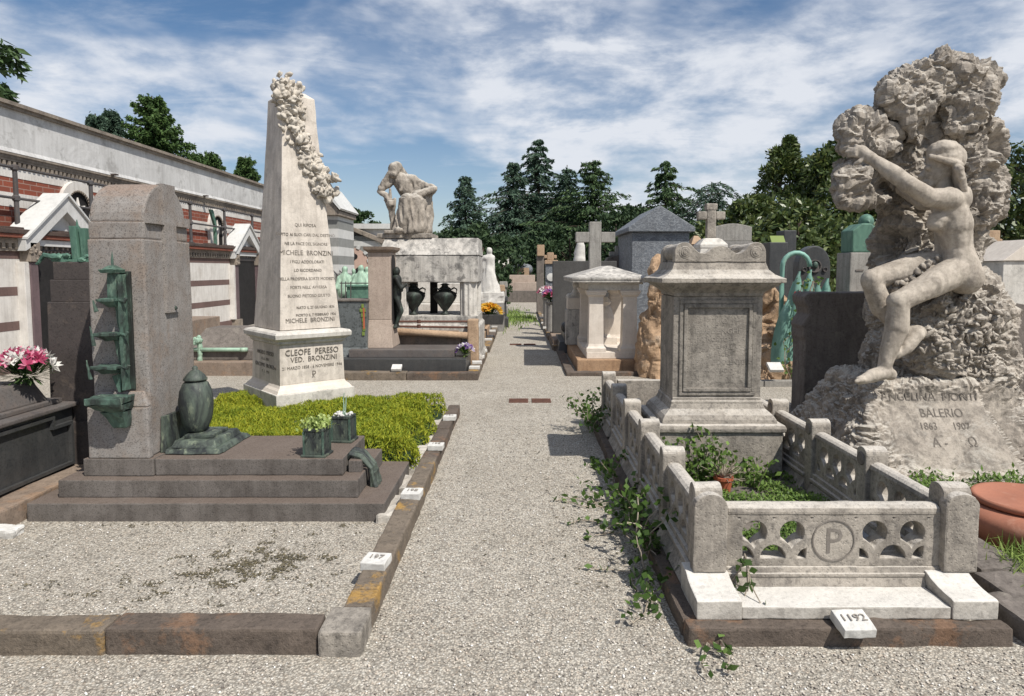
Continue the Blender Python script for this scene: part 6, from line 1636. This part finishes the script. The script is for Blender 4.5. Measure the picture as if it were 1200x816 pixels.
for k, (px, py, Y, cols, lab) in enumerate(((641, 344, 17.5, ['petal_white', 'petal_white', 'petal_pink'], 'white and pink flowers before the grey medallion headstone'), (645, 349, 16.2, ['petal_purple', 'petal_pink', 'petal_pink'], 'bright violet pink flowers left of the dark slab'))):
    p = at(px, py + 6, Y); pz = p.z
    def stand(t, pz=pz):
        m = MB(); m.lathe([(.10, -pz), (.10, -.05), (.13, 0), (.13, .02)], (0, 0, 0), 12); m.build('stand', M['grey_stone'], t)
    bouquet('flower_bouquet', p, lab, cols, .2, .16, .16, 16, .12, 'broadleaf', stand, seed=70 + k, nleaf=120)
number_rows = [(636, 376, 17), (633, 369, 18.5), (631, 363, 20.5)]
for k, (px, py, Y) in enumerate(number_rows): 
    p = Vector((.61, Y, .10)); number_tile(p, 0, 0, ('nearest', 'middle', 'farthest')[k] + ' of three white tiles on the far right kerb of the path', '', .15, 'white tiles on the far right kerb', True)

# ================================================================ FAR ALONG THE PATH, LEFT SIDE
kerb_line('stone_kerb', 'grey brown kerb of the plots beyond the sarcophagus tomb, left of the path', [(-1.6, -.63, 12.75, 12.92, .11), (-.78, -.63, 12.93, 14.5, .11), (-.78, -.63, 14.51, 16.5, .11), (-.78, -.64, 16.51, 21, .11), (-.78, -.64, 21.01, 27, .11)], [M['kerb_dark'], M['kerb']], Vector((-.8, 14, 0)), worn=(.15, .006, 4))
for k, (Y, z) in enumerate(((9.95, .113), (10.5, .115), (11.2, .112), (12.0, .112), (14.0, .11), (14.7, .11), (16.0, .11), (17.2, .11))):
    number_tile(Vector((-.72, Y, z)), rng.uniform(-.1, .1), 0, ['white tile on the left kerb beside the pansies, nearest the crossing', 'white tile on the left kerb beside the brown end post', 'white tile on the left kerb beside the sarcophagus base', 'white tile on the left kerb at the rear corner of the sarcophagus', 'white tile on the far left kerb before the yellow flowers', 'white tile on the far left kerb beside the yellow flowers', 'white tile on the far left kerb just beyond the yellow flowers', 'farthest white tile on the left kerb of the path'][k], '', .14, 'white tiles on the far left kerb', True)
pgv = T('planted_grave', 555, 13.2, 'low pale stone grave beyond the sarcophagus, with a black planter of yellow flowers', 'grave')
m = MB(pgv.location); m.box(-2.4, -.80, 13.0, 16.4, 0, .26); m.box(-2.3, -.86, 13.6, 16.2, .26, .40); m.build('slab', M['sandstone'], pgv, bevel=.015)
pq = at(575, 366, 14.6); pq = Vector((pq.x - .03, 14.6, .401))
def blackpot(t):
    m = MB(); m.frus((-.30, .30, -.16, .16), -.0, (-.33, .33, -.18, .18), .22); m.build('black_planter', M['black_granite'], t, bevel=.015)
bouquet('yellow_flowers', pq, 'yellow and orange flowers in a black planter left of the path', ['petal_yellow'], .26, .16, .24, 26, .13, 'broadleaf', blackpot, seed=81, nleaf=220)
# far white statue of a draped woman
fs_ = T('draped_statue', 574, 17.5, 'tall white marble statue of a draped woman beyond the sarcophagus', 'statue'); Y = 17.5
m = MB(fs_.location)
def q(px, py, dy=0): return at(px, py, Y + dy)
K = Y / 780
def cq(a, b, r0, r1): m.capsule(q(*a), q(*b), r0 * K * 1.2, r1 * K * 1.2)
m.ball(q(573.5, 294), 4.0 * K, 2, .95, 1, 1.15); cq((573, 297), (573, 302), 2, 2.4); cq((569.5, 302.5), (577, 302.5), 3.4, 3); cq((573, 303), (573, 314), 4.3, 4); cq((569, 303), (566, 314), 2, 1.5); cq((566, 314), (573, 320), 1.5, 1.1); cq((577, 304), (579, 314), 1.8, 1.3); cq((579, 314), (575, 320), 1.3, 1)
cq((573, 314), (575, 342), 4.5, 8); cq((576, 320), (581, 343), 3.5, 5.5); cq((570, 318), (567, 345), 3, 6); cq((565, 303), (562, 305), 1.4, 1.4)
me = remesh(m, .03, 3); displace(me, lambda p, n: .03 * noise.noise(Vector((p.x * 14, p.y * 14, p.z * 2.5)))); finish('figure', me, M['white_stone_far'], fs_, True)
PBOX(fs_, 'rock_base', 562, 590, 343, 356, Y - .3, .9, 'white_stone_far', worn=(.08, .04, 4)); PBOX(fs_, 'pedestal', 560, 590, 355, 380, Y - .35, 1.0, 'grey_stone', z0=0)
PBOX(fs_, 'cross_slab', 561, 571, 304, 345, Y + .35, .2, 'dark_stone', z0=.4)
for k, (px, py, Y, mat, nm, lab) in enumerate(((586, 334, 19.5, 'sandstone', 'small_pillar', 'small brownish grave pillar right of the white draped statue'), (589, 347, 18.5, 'black_granite', 'dark_urn_stand', 'dark vase stand beside the path, right of the yellow flowers'), (590, 330, 23, 'concrete', 'grey_headstone', 'grey rounded stone left of the pink steps'))):
    t = T(nm, px, Y, lab, 'grave marker'); z = at(px, py, Y).z; m = MB(t.location); m.stack([(.16, 0), (.16, z * .3), (.11, z * .34), (.10, z * .8), (.15, z * .84), (.13, z)], t.location.x, Y, 0, 0); m.build('shaft', M[mat], t, bevel=.02)
# pink stepped grave closing the path
pk_ = T('pink_steps', 611, 33, 'pale pink granite stepped tomb closing the far end of the path', 'tomb'); Y = 33
PBOX(pk_, 'lower_step', 590, 634, 341, 347, Y - .5, 2.2, 'dark_stone', z0=0); PBOX(pk_, 'middle_step', 594, 630, 331, 341, Y, 1.6, 'pink_granite'); PBOX(pk_, 'upper_step', 597, 627, 322.5, 331, Y + .3, 1.2, 'pink_granite')
fb = T('bust_block', 612, 36, 'brown block with a pale bust at the far end of the path', 'monument'); Y = 36
PBOX(fb, 'block', 606, 620, 314, 330, Y, .8, 'sandstone', z0=0); m = MB(fb.location); h = at(612, 304, Y + .3); m.ball(h, .22, 2, .9, 1, 1.15); m.capsule(h + Vector((-.28, 0, -.55)), h + Vector((.28, 0, -.55)), .3, .3); m.capsule(h, h + Vector((0, 0, -.4)), .14, .2); finish('bust', remesh(m, .05, 3), M['slate_marble'], fb, True)
fw = T('white_monument', 596, 40, 'white monument with carved figures among the trees at the far end', 'monument'); Y = 40
PBOX(fw, 'body', 592, 602, 313, 330, Y, 1.0, 'white_stone_far', z0=0); PBOX(fw, 'cornice', 590.5, 604, 311.5, 313.2, Y - .1, 1.2, 'white_stone_far')
m = MB(fw.location); h = at(597, 304, Y + .5); m.ball(h, .2, 2); m.capsule(h, at(597, 311, Y + .5), .15, .42); m.capsule(at(594, 308, Y + .5), at(593, 312, Y + .5), .2, .25); m.capsule(at(601, 308, Y + .5), at(602, 312, Y + .5), .15, .2); m.capsule(at(586, 312, Y), at(586, 330, Y), .35, .5); finish('carved_figures', remesh(m, .06, 3), M['white_stone_far'], fw, True)
# grass on the path
g = np.random.default_rng(91); pts = []
for k in range(1700):
    x, y = g.normal() * .35 - .38, g.normal() * 2.0 + 22
    if k % 3 == 0: x, y = g.uniform(-.6, .45), g.normal() * .5 + 21
    if -.64 < x < .5: pts.append((x, y, .06))
scatter('grass', 'bright green grass growing across the far end of the gravel path', pts, 1, .15, .03, 'grass', 92, jitter=.6)

# ================================================================ SMALL DEBRIS ON THE GRAVEL
g = np.random.default_rng(101); pts = []
while len(pts) < 2300:
    x, y = g.uniform(-3.0, -.95), g.uniform(2.95, 4.1)
    d = math.exp(-(((x + 1.45) / .42) ** 2 + ((y - 3.5) / .30) ** 2)) * .9 + math.exp(-(((x + 2.1) / .5) ** 2 + ((y - 3.2) / .14) ** 2)) * .35 + .35 * math.exp(-((y - 4.07) / .07) ** 2) 
    if noise.noise(Vector((x * 9, y * 9, 4))) + noise.noise(Vector((x * 22, y * 22, 1))) * .6 + d * 1.25 + g.normal() * .25 < 1.02: continue
    pts.append((x, y, .006))
P = np.array(pts); D = g.normal(size=(len(P), 3)) * (1, 1, .25)
tag(leaves('dark_moss', P, D, g.uniform(.007, .020, len(P)), .009, M['moss'], seed=102, flat=.75), 'dark moss crumbs on the gravel of the left plot', kind='stuff')
pts = []
while len(pts) < 230:
    x, y = g.uniform(-.6, .68), g.uniform(3.2, 8.5)
    if g.random() > .12 + .9 * max(0, x) and g.random() > .1: continue
    pts.append((x, y, .007))
P = np.array(pts); D = g.normal(size=(len(P), 3)) * (1, 1, .2)
tag(leaves('leaf_litter', P, D, g.uniform(.015, .05, len(P)), g.uniform(.004, .012, len(P)), M['litter'], seed=103, flat=.7), 'dry leaf and twig litter on the gravel path', kind='stuff')

# loose pebbles lying on the near gravel
g = np.random.default_rng(131); n = 15000
X = g.uniform(-3.4, 2.2, n); Yp_ = 2.2 + 4.6 * g.random(n) ** 1.6
ok = ~((X > .68) & (Yp_ > 2.68)) & ~((Yp_ > 4.1) & (X < -.64)) & ~((X < -.66) & (Yp_ > 2.64) & (Yp_ < 2.88)) & ~((X < -.66) & (X > -.95))
X, Yp_ = X[ok], Yp_[ok]; n = len(X)
base = np.array([(1, 0, 0), (0, 1, 0), (-1, 0, 0), (0, -1, 0), (0, 0, .75), (0, 0, -.3)], float)
sz = g.uniform(.0035, .0085, n); v = base[None] * sz[:, None, None] * g.uniform(.65, 1.25, (n, 6, 1)); th = g.uniform(0, 6.28, n)
c_, s_ = np.cos(th)[:, None], np.sin(th)[:, None]; v = np.stack([v[..., 0] * c_ - v[..., 1] * s_, v[..., 0] * s_ + v[..., 1] * c_, v[..., 2]], -1)
v += np.stack([X, Yp_, np.full(n, .0025)], -1)[:, None]
tri = np.array([(0, 1, 4), (1, 2, 4), (2, 3, 4), (3, 0, 4), (1, 0, 5), (2, 1, 5), (3, 2, 5), (0, 3, 5)])
f = (np.arange(n)[:, None, None] * 6 + tri[None]).reshape(-1)
me = bpy.data.meshes.new('loose_pebbles'); me.vertices.add(n * 6); me.vertices.foreach_set('co', v.ravel())
me.loops.add(len(f)); me.loops.foreach_set('vertex_index', f.astype(np.int32)); k = len(f) // 3; me.polygons.add(k)
me.polygons.foreach_set('loop_start', np.arange(0, 3 * k, 3, dtype=np.int32)); me.polygons.foreach_set('loop_total', np.full(k, 3, dtype=np.int32)); me.update(calc_edges=True)
me.attributes.new('tint', 'FLOAT', 'FACE').data.foreach_set('value', np.repeat(g.random(n), 8).astype(np.float32))
tag(finish('loose_pebbles', me, M['pebble'], smooth=True), 'loose pebbles lying on the near gravel', kind='stuff')
# ================================================================ TREES
def tree_root(name, loc, lab, group): return thing(name, loc, lab, 'tree', group)
def cedar(loc, h, rad, lab, seed, mat='cedar', group='cedars at the far end of the cemetery', base=.08, droop=.35, n_mul=1.0, taper=1.0, name='cedar_tree', ls=1.0, irr=1.0):
    t = tree_root(name, loc, lab, group); g = np.random.default_rng(seed)
    m = MB(); m.tube([(0, 0, 0), (.1, 0, h * .4), (-.05, .05, h * .75), (0, 0, h * .99)], [h * .026, h * .018, h * .009, .03], 8)
    P, D, L = [], [], []
    z = h * base
    while z < h * .985:
        f = (z - h * base) / (h * (1 - base)); r = rad * (1 - f) ** taper * (1 + irr * (g.uniform(.60, 1.2) - 1)) + .25
        nb = 7 if f < .6 else 5
        a0 = g.uniform(0, 6.28)
        for k in range(nb):
            a = a0 + k * 6.283 / nb + g.normal() * .3; rr = r * (1 + irr * (g.uniform(.5, 1.30) * (1 + .22 * math.sin(2 * a + seed) + .18 * math.sin(z * 1.1 + seed * 2 + 3 * a)) - 1)); d = np.array((math.cos(a), math.sin(a), 0)); up = g.uniform(.02, .28)
            tip = None; pl = []
            for s in np.linspace(0, 1, 7):
                p = d * rr * s + np.array((0, 0, z + rr * (up * s - droop * s * s))); pl.append(tuple(p))
            m.tube(pl, [.05 * (1 - .13 * j) * h / 12 for j in range(7)], 4)
            n = int(130 * n_mul * (.30 + rr / rad))
            s = g.random(n) ** .7; side = g.normal(size=n) * rr * .17 * (1.15 - s)
            pd = np.array((-d[1], d[0], 0))
            q = d[None] * (rr * s)[:, None] + pd[None] * side[:, None]
            q[:, 2] = z + rr * (up * s - droop * s * s) + g.normal(size=n) * .07 - np.abs(side) * .18 - .12 * g.random(n)
            P.append(q); dd = d[None] * .7 + pd[None] * np.sign(side)[:, None] * .7 + g.normal(size=(n, 3)) * .35; dd[:, 2] -= .35; D.append(dd)
            L.append(g.uniform(.20, .50, n))
        z += h * g.uniform(.026, .045) * (.45 + .55 * irr)
    P, D, L = np.concatenate(P), np.concatenate(D), np.concatenate(L)
    leaves('crown', P, D, L * ls * h / 11, L * .30 * ls ** .5 * h / 11, M[mat], t, seed=seed, droop=.15); m.build('trunk', M['bark'], t)
    return t
def clumpy(loc, h, rad, lab, seed, mat, group, name, n=9000, leaf=.22, lw=.5, clumps=60, base=.15, shape='round', tall=1.0, spire=0):
    t = tree_root(name, loc, lab, group); g = np.random.default_rng(seed)
    m = MB(); m.tube([(0, 0, 0), (.05, .03, h * .35), (-.04, 0, h * .8)], [h * .025, h * .018, .04], 8)
    C = []
    for k in range(clumps):
        f = g.uniform(0, 1); a = g.uniform(0, 6.283)
        if shape == 'cone': env = (1 - f) ** .8 + .06
        elif shape == 'col': env = math.sin(math.pi * min(.97, .12 + f * .86)) ** .6
        else: env = math.sin(math.pi * min(.985, .16 + f * .84)) ** .7
        r = rad * env * math.sqrt(g.uniform(.25, 1)); c = np.array((math.cos(a) * r, math.sin(a) * r, h * (base + (1 - base) * f * .94)))
        cr = rad * g.uniform(.16, .34) * (.6 + .4 * env); C.append((c, cr)); 
        if k % 2 == 0: m.tube([(0, 0, max(.1, c[2] - r * .8)), tuple(c * (.5, .5, 1) - np.array((0, 0, r * .3))), tuple(c)], [h * .008, h * .005, .015], 4)
    for k in range(spire): C.append((np.array((rad * (.08 + .05 * k / max(1, spire)), 0, h * (.80 + .23 * k / max(1, spire)))), rad * (.30 - .22 * k / max(1, spire))))
    P, D = [], []; per = n // len(C)
    for c, cr in C:
        v = g.normal(size=(per, 3)); v /= np.linalg.norm(v, axis=1)[:, None]; rr = cr * g.uniform(.35, 1.1, per) ** .6
        P.append(c + v * rr[:, None] * (1, 1, .8 * tall)); D.append(v + g.normal(size=(per, 3)) * .7)
    P, D = np.concatenate(P), np.concatenate(D); P[:, 2] = np.maximum(P[:, 2], .1)
    leaves('crown', P, D, g.uniform(.7, 1.3, len(P)) * leaf, leaf * lw, M[mat], t, seed=seed); m.build('trunk', M['bark'], t)
    return t
def tx(px, Y): return at(px, 316, Y).x
def tz(py, Y): return at(600, py, Y).z
GC = 'cedars at the far end of the cemetery'
for k, (px, py, Y, rad, mat, lab, nm) in enumerate((
    (546, 206, 44, 3.6, 'cedar', 'lone blue-green cedar rising just right of the sarcophagus tomb', 1.0),
    (602, 190, 50, 5.0, 'cedar', 'cedar left of the tallest one, leaning crown over the path end', 1.0),
    (631, 164, 52, 5.6, 'cedar', 'tallest dark cedar, straight above the far end of the path', 1.2),
    (664, 192, 49, 4.2, 'cedar', 'narrow cedar top between the tallest cedar and its broad neighbour', 1.0),
    (694, 186, 46, 5.4, 'cedar_warm', 'broad dark cedar above the big stone cross', 1.2),
    (779, 187, 52, 5.6, 'cedar_warm', 'tiered cedar above the blue-grey tomb', 1.1))):
    cedar((tx(px, Y), Y, 0), tz(py, Y), rad, lab, 200 + k, mat, GC, n_mul=nm, droop=.30 if k != 4 else .2, taper=.85)
cedar((tx(832, 42), 42, 0), tz(212, 42), 3.8, 'flat-topped weeping cedar behind the rounded pale headstone', 230, 'cedar', GC, droop=.55, taper=.35, base=.35)
# dark evergreen masses under them
for k, (px, py, Y, rad, lab) in enumerate(((528, 268, 40, 3.0, 'dark evergreen bush at the left foot of the lone cedar'), (566, 262, 36, 2.4, 'dark bush behind the draped white statue'), (588, 275, 44, 3.0, 'dark evergreen bush left of the path end'), (668, 262, 38, 2.6, 'dark evergreen behind the white statue and railings'), (722, 246, 36, 3.0, 'dark yew right of the big stone cross'), (742, 242, 40, 3.0, 'dark yew left of the blue-grey tomb'), (820, 262, 36, 2.6, 'low dark yew behind the small lantern'), (640, 262, 42, 3.0, 'dark evergreen behind the medallion headstone'))):
    clumpy((tx(px, Y), Y, 0), tz(py, Y), rad, lab, 300 + k, 'dark_green', 'dark evergreen bushes at the far end', 'evergreen_bush', n=4500, leaf=.3, clumps=40, base=.0)
# magnolias behind the right-hand graves
for k, (px, py, Y, rad, lab) in enumerate(((912, 166, 24, 2.3, 'tall magnolia with a pointed top left of the rock sculpture'), (962, 172, 23, 2.6, 'broad magnolia directly behind the left arm of the sculpture'), (880, 226, 22, 2.0, 'lower magnolia behind the pale rounded headstone'), (935, 232, 20, 2.2, 'low front magnolia behind the turquoise leaves'), (1010, 225, 22, 2.4, 'magnolia behind the green bronze bust'), (1195, 165, 22, 2.6, 'dark magnolia at the right edge behind the sculpture'), (1225, 190, 20, 2.4, 'magnolia cut off by the right edge of the photo'))):
    clumpy((tx(px, Y), Y, 0), tz(py, Y), rad, lab, 400 + k, 'magnolia', 'magnolias behind the right-hand graves', 'magnolia_tree', n=11000, leaf=.20, lw=.45, clumps=80, base=.06, shape='cone' if k in (0, 1) else 'round', spire=9 if k < 2 else 0)
# conifers behind the gallery
for k, (px, py, Y, rad, lab) in enumerate(((120, 131, 34, 1.5, 'left of the two small dark conifers behind the gallery parapet'), (138, 128, 36, 1.6, 'right of the two small dark conifers behind the gallery parapet'), (186, 110, 34, 3.3, 'large bright conical conifer behind the gallery parapet'), (232, 176, 38, 1.6, 'first small conifer right of the large conical one'), (252, 176, 40, 2.0, 'second small conifer right of the large conical one'), (292, 181, 42, 1.8, 'conifer beside the left edge of the obelisk'))):
    cedar((tx(px, Y), Y, 0), tz(py, Y), rad, lab, 500 + k, 'conifer' if k > 1 else 'cedar', 'conifers behind the gallery', droop=-.03, n_mul=2.4 if k == 2 else 1.8, taper=.7, base=.04, name='conifer_tree', ls=.6, irr=.3)
cedar((at(-84, 100, 13).x, 13.0, 0), 8.6, 1.6, 'dark tree cut off by the upper left corner', 520, 'cedar_warm', None, n_mul=1.3, base=.3, taper=.5)
for k, (px, py, Y, rad, lab) in enumerate(((393, 232, 50, 1.9, 'rounded poplar half hidden by the obelisk'), (411, 240, 52, 2.0, 'rounded poplar right of the striped pavilion roof'), (428, 246, 54, 1.9, 'rounded poplar left of the pink pillar top'), (452, 262, 56, 1.8, 'small treetop just left of the seated statue'))):
    clumpy((tx(px, Y), Y, 0), tz(py, Y), rad, lab, 540 + k, 'broadleaf', 'poplars behind the arcade wing', 'poplar_tree', n=8000, leaf=.28, clumps=80, base=.1, shape='col')
# low shrubs at the end of the path
for k, (px, py, Y, rad, mat, lab) in enumerate(((598, 318, 37, .75, 'broadleaf', 'low green shrub left of the brown bust block'), (622, 316, 38, .7, 'weed', 'low yellowish shrub right of the brown bust block'), (583, 312, 30, .8, 'dark_green', 'dark low shrub beside the draped statue'))):
    clumpy((tx(px, Y), Y, 0), tz(py, Y), rad, lab, 560 + k, mat, 'shrubs at the end of the path', 'low_shrub', n=1500, leaf=.16, clumps=20, base=.0)
# ================================================================ LIGHT, SKY, CAMERA
SUN_DIR = Vector((.50, -.55, 1.0)).normalized()
sun = bpy.data.lights.new('sun', 'SUN'); sun.energy = 4.9; sun.angle = R(.5); sun.color = (1.0, .95, .87)
so = bpy.data.objects.new('sun', sun); COL.objects.link(so)
so.rotation_euler = SUN_DIR.to_track_quat('Z', 'Y').to_euler()
wd = bpy.data.worlds.new('World'); scene.world = wd; wd.use_nodes = True
t = wd.node_tree; bgd = t.nodes['Background']
def wn(k, **kw):
    o = t.nodes.new(k)
    for a, b in kw.items(): setattr(o, a, b)
    return o
sky = wn('ShaderNodeTexSky', sky_type='NISHITA'); sky.sun_disc = False
sky.sun_elevation = math.asin(SUN_DIR.z); sky.sun_rotation = math.atan2(SUN_DIR.x, SUN_DIR.y)
sky.altitude = 120; sky.air_density = 1.0; sky.dust_density = .9; sky.ozone_density = 2.2
tc = wn('ShaderNodeTexCoord'); sp = wn('ShaderNodeSeparateXYZ'); t.links.new(tc.outputs['Generated'], sp.inputs[0])
def wm(op, a, b=None, c=None):
    o = wn('ShaderNodeMath', operation=op)
    for s, x in zip(o.inputs, (a, b, c)):
        if x is None: continue
        if isinstance(x, (int, float)): s.default_value = x
        else: t.links.new(x, s)
    return o.outputs[0]
zz = wm('MAXIMUM', wm('ADD', sp.outputs['Z'], .10), .03)
cx_ = wm('DIVIDE', sp.outputs['X'], zz); cy_ = wm('DIVIDE', sp.outputs['Y'], zz)
cb = wn('ShaderNodeCombineXYZ'); t.links.new(cx_, cb.inputs[0]); t.links.new(cy_, cb.inputs[1])
def cloud(scale, off, detail, rough, dist, lo, hi, stretch=(1, 1, 1), rot=0, solid=False):
    mp = wn('ShaderNodeMapping'); mp.inputs['Location'].default_value = off; mp.inputs['Scale'].default_value = stretch; mp.inputs['Rotation'].default_value = (0, 0, rot)
    t.links.new(tc.outputs['Generated'] if solid else cb.outputs[0], mp.inputs['Vector'])
    n = wn('ShaderNodeTexNoise'); n.inputs['Scale'].default_value = scale; n.inputs['Detail'].default_value = detail; n.inputs['Roughness'].default_value = rough; n.inputs['Distortion'].default_value = dist
    t.links.new(mp.outputs[0], n.inputs['Vector'])
    r = wn('ShaderNodeMapRange', interpolation_type='SMOOTHSTEP'); r.inputs[1].default_value = lo; r.inputs[2].default_value = hi
    t.links.new(n.outputs['Fac'], r.inputs[0]); return r.outputs[0]
cov = cloud(2.1, (3.1, 1.7, 5.0), 5, .55, .3, .39, .57, (1, 1, 2.6), 0, True)                           # where there is cloud
puf = cloud(6.5, (7.3, 2.2, 1.0), 12, .60, .15, .36, .62, (1, 1, 2.4), 0, True)                          # billows
fine = cloud(1.2, (1.3, 9.1, 0), 12, .66, .5, .46, .80, (1, 2.2, 1), R(-25))     # thin veils
den = wm('MINIMUM', wm('ADD', wm('MULTIPLY', cov, wm('ADD', wm('MULTIPLY', puf, .72), .22)), wm('MULTIPLY', fine, .38)), .94)
hz = wn('ShaderNodeMapRange'); hz.inputs[1].default_value = .0; hz.inputs[2].default_value = .22; hz.inputs[3].default_value = .34; hz.inputs[4].default_value = .0
t.links.new(sp.outputs['Z'], hz.inputs[0])
den = wm('MAXIMUM', den, hz.outputs[0])
mx = wn('ShaderNodeMix', data_type='RGBA'); t.links.new(den, mx.inputs[0]); hs = wn('ShaderNodeHueSaturation'); hs.inputs['Saturation'].default_value = 1.15; t.links.new(sky.outputs[0], hs.inputs['Color']); t.links.new(hs.outputs[0], mx.inputs[6]); mx.inputs[7].default_value = (8.0, 8.3, 8.9, 1)
t.links.new(mx.outputs[2], bgd.inputs['Color']); bgd.inputs['Strength'].default_value = .092

cam = bpy.data.cameras.new('camera'); co = bpy.data.objects.new('camera', cam); COL.objects.link(co)
cam.sensor_width = 36; cam.lens = F_PX * 36 / 1200; cam.clip_start = .05; cam.clip_end = 900
cam.shift_x = (600 - CXP) / 1200; cam.shift_y = (CYP - 408) / 1200
co.location = (0, 0, EYE); co.rotation_euler = (R(90) - PITCH, 0, 0)
scene.camera = co
scene.view_settings.view_transform = 'Standard'; scene.view_settings.look = 'None'
scene.view_settings.exposure = .10; scene.view_settings.gamma = 1
scene.cycles.max_bounces = 6; scene.cycles.diffuse_bounces = 3; scene.cycles.transparent_max_bounces = 4
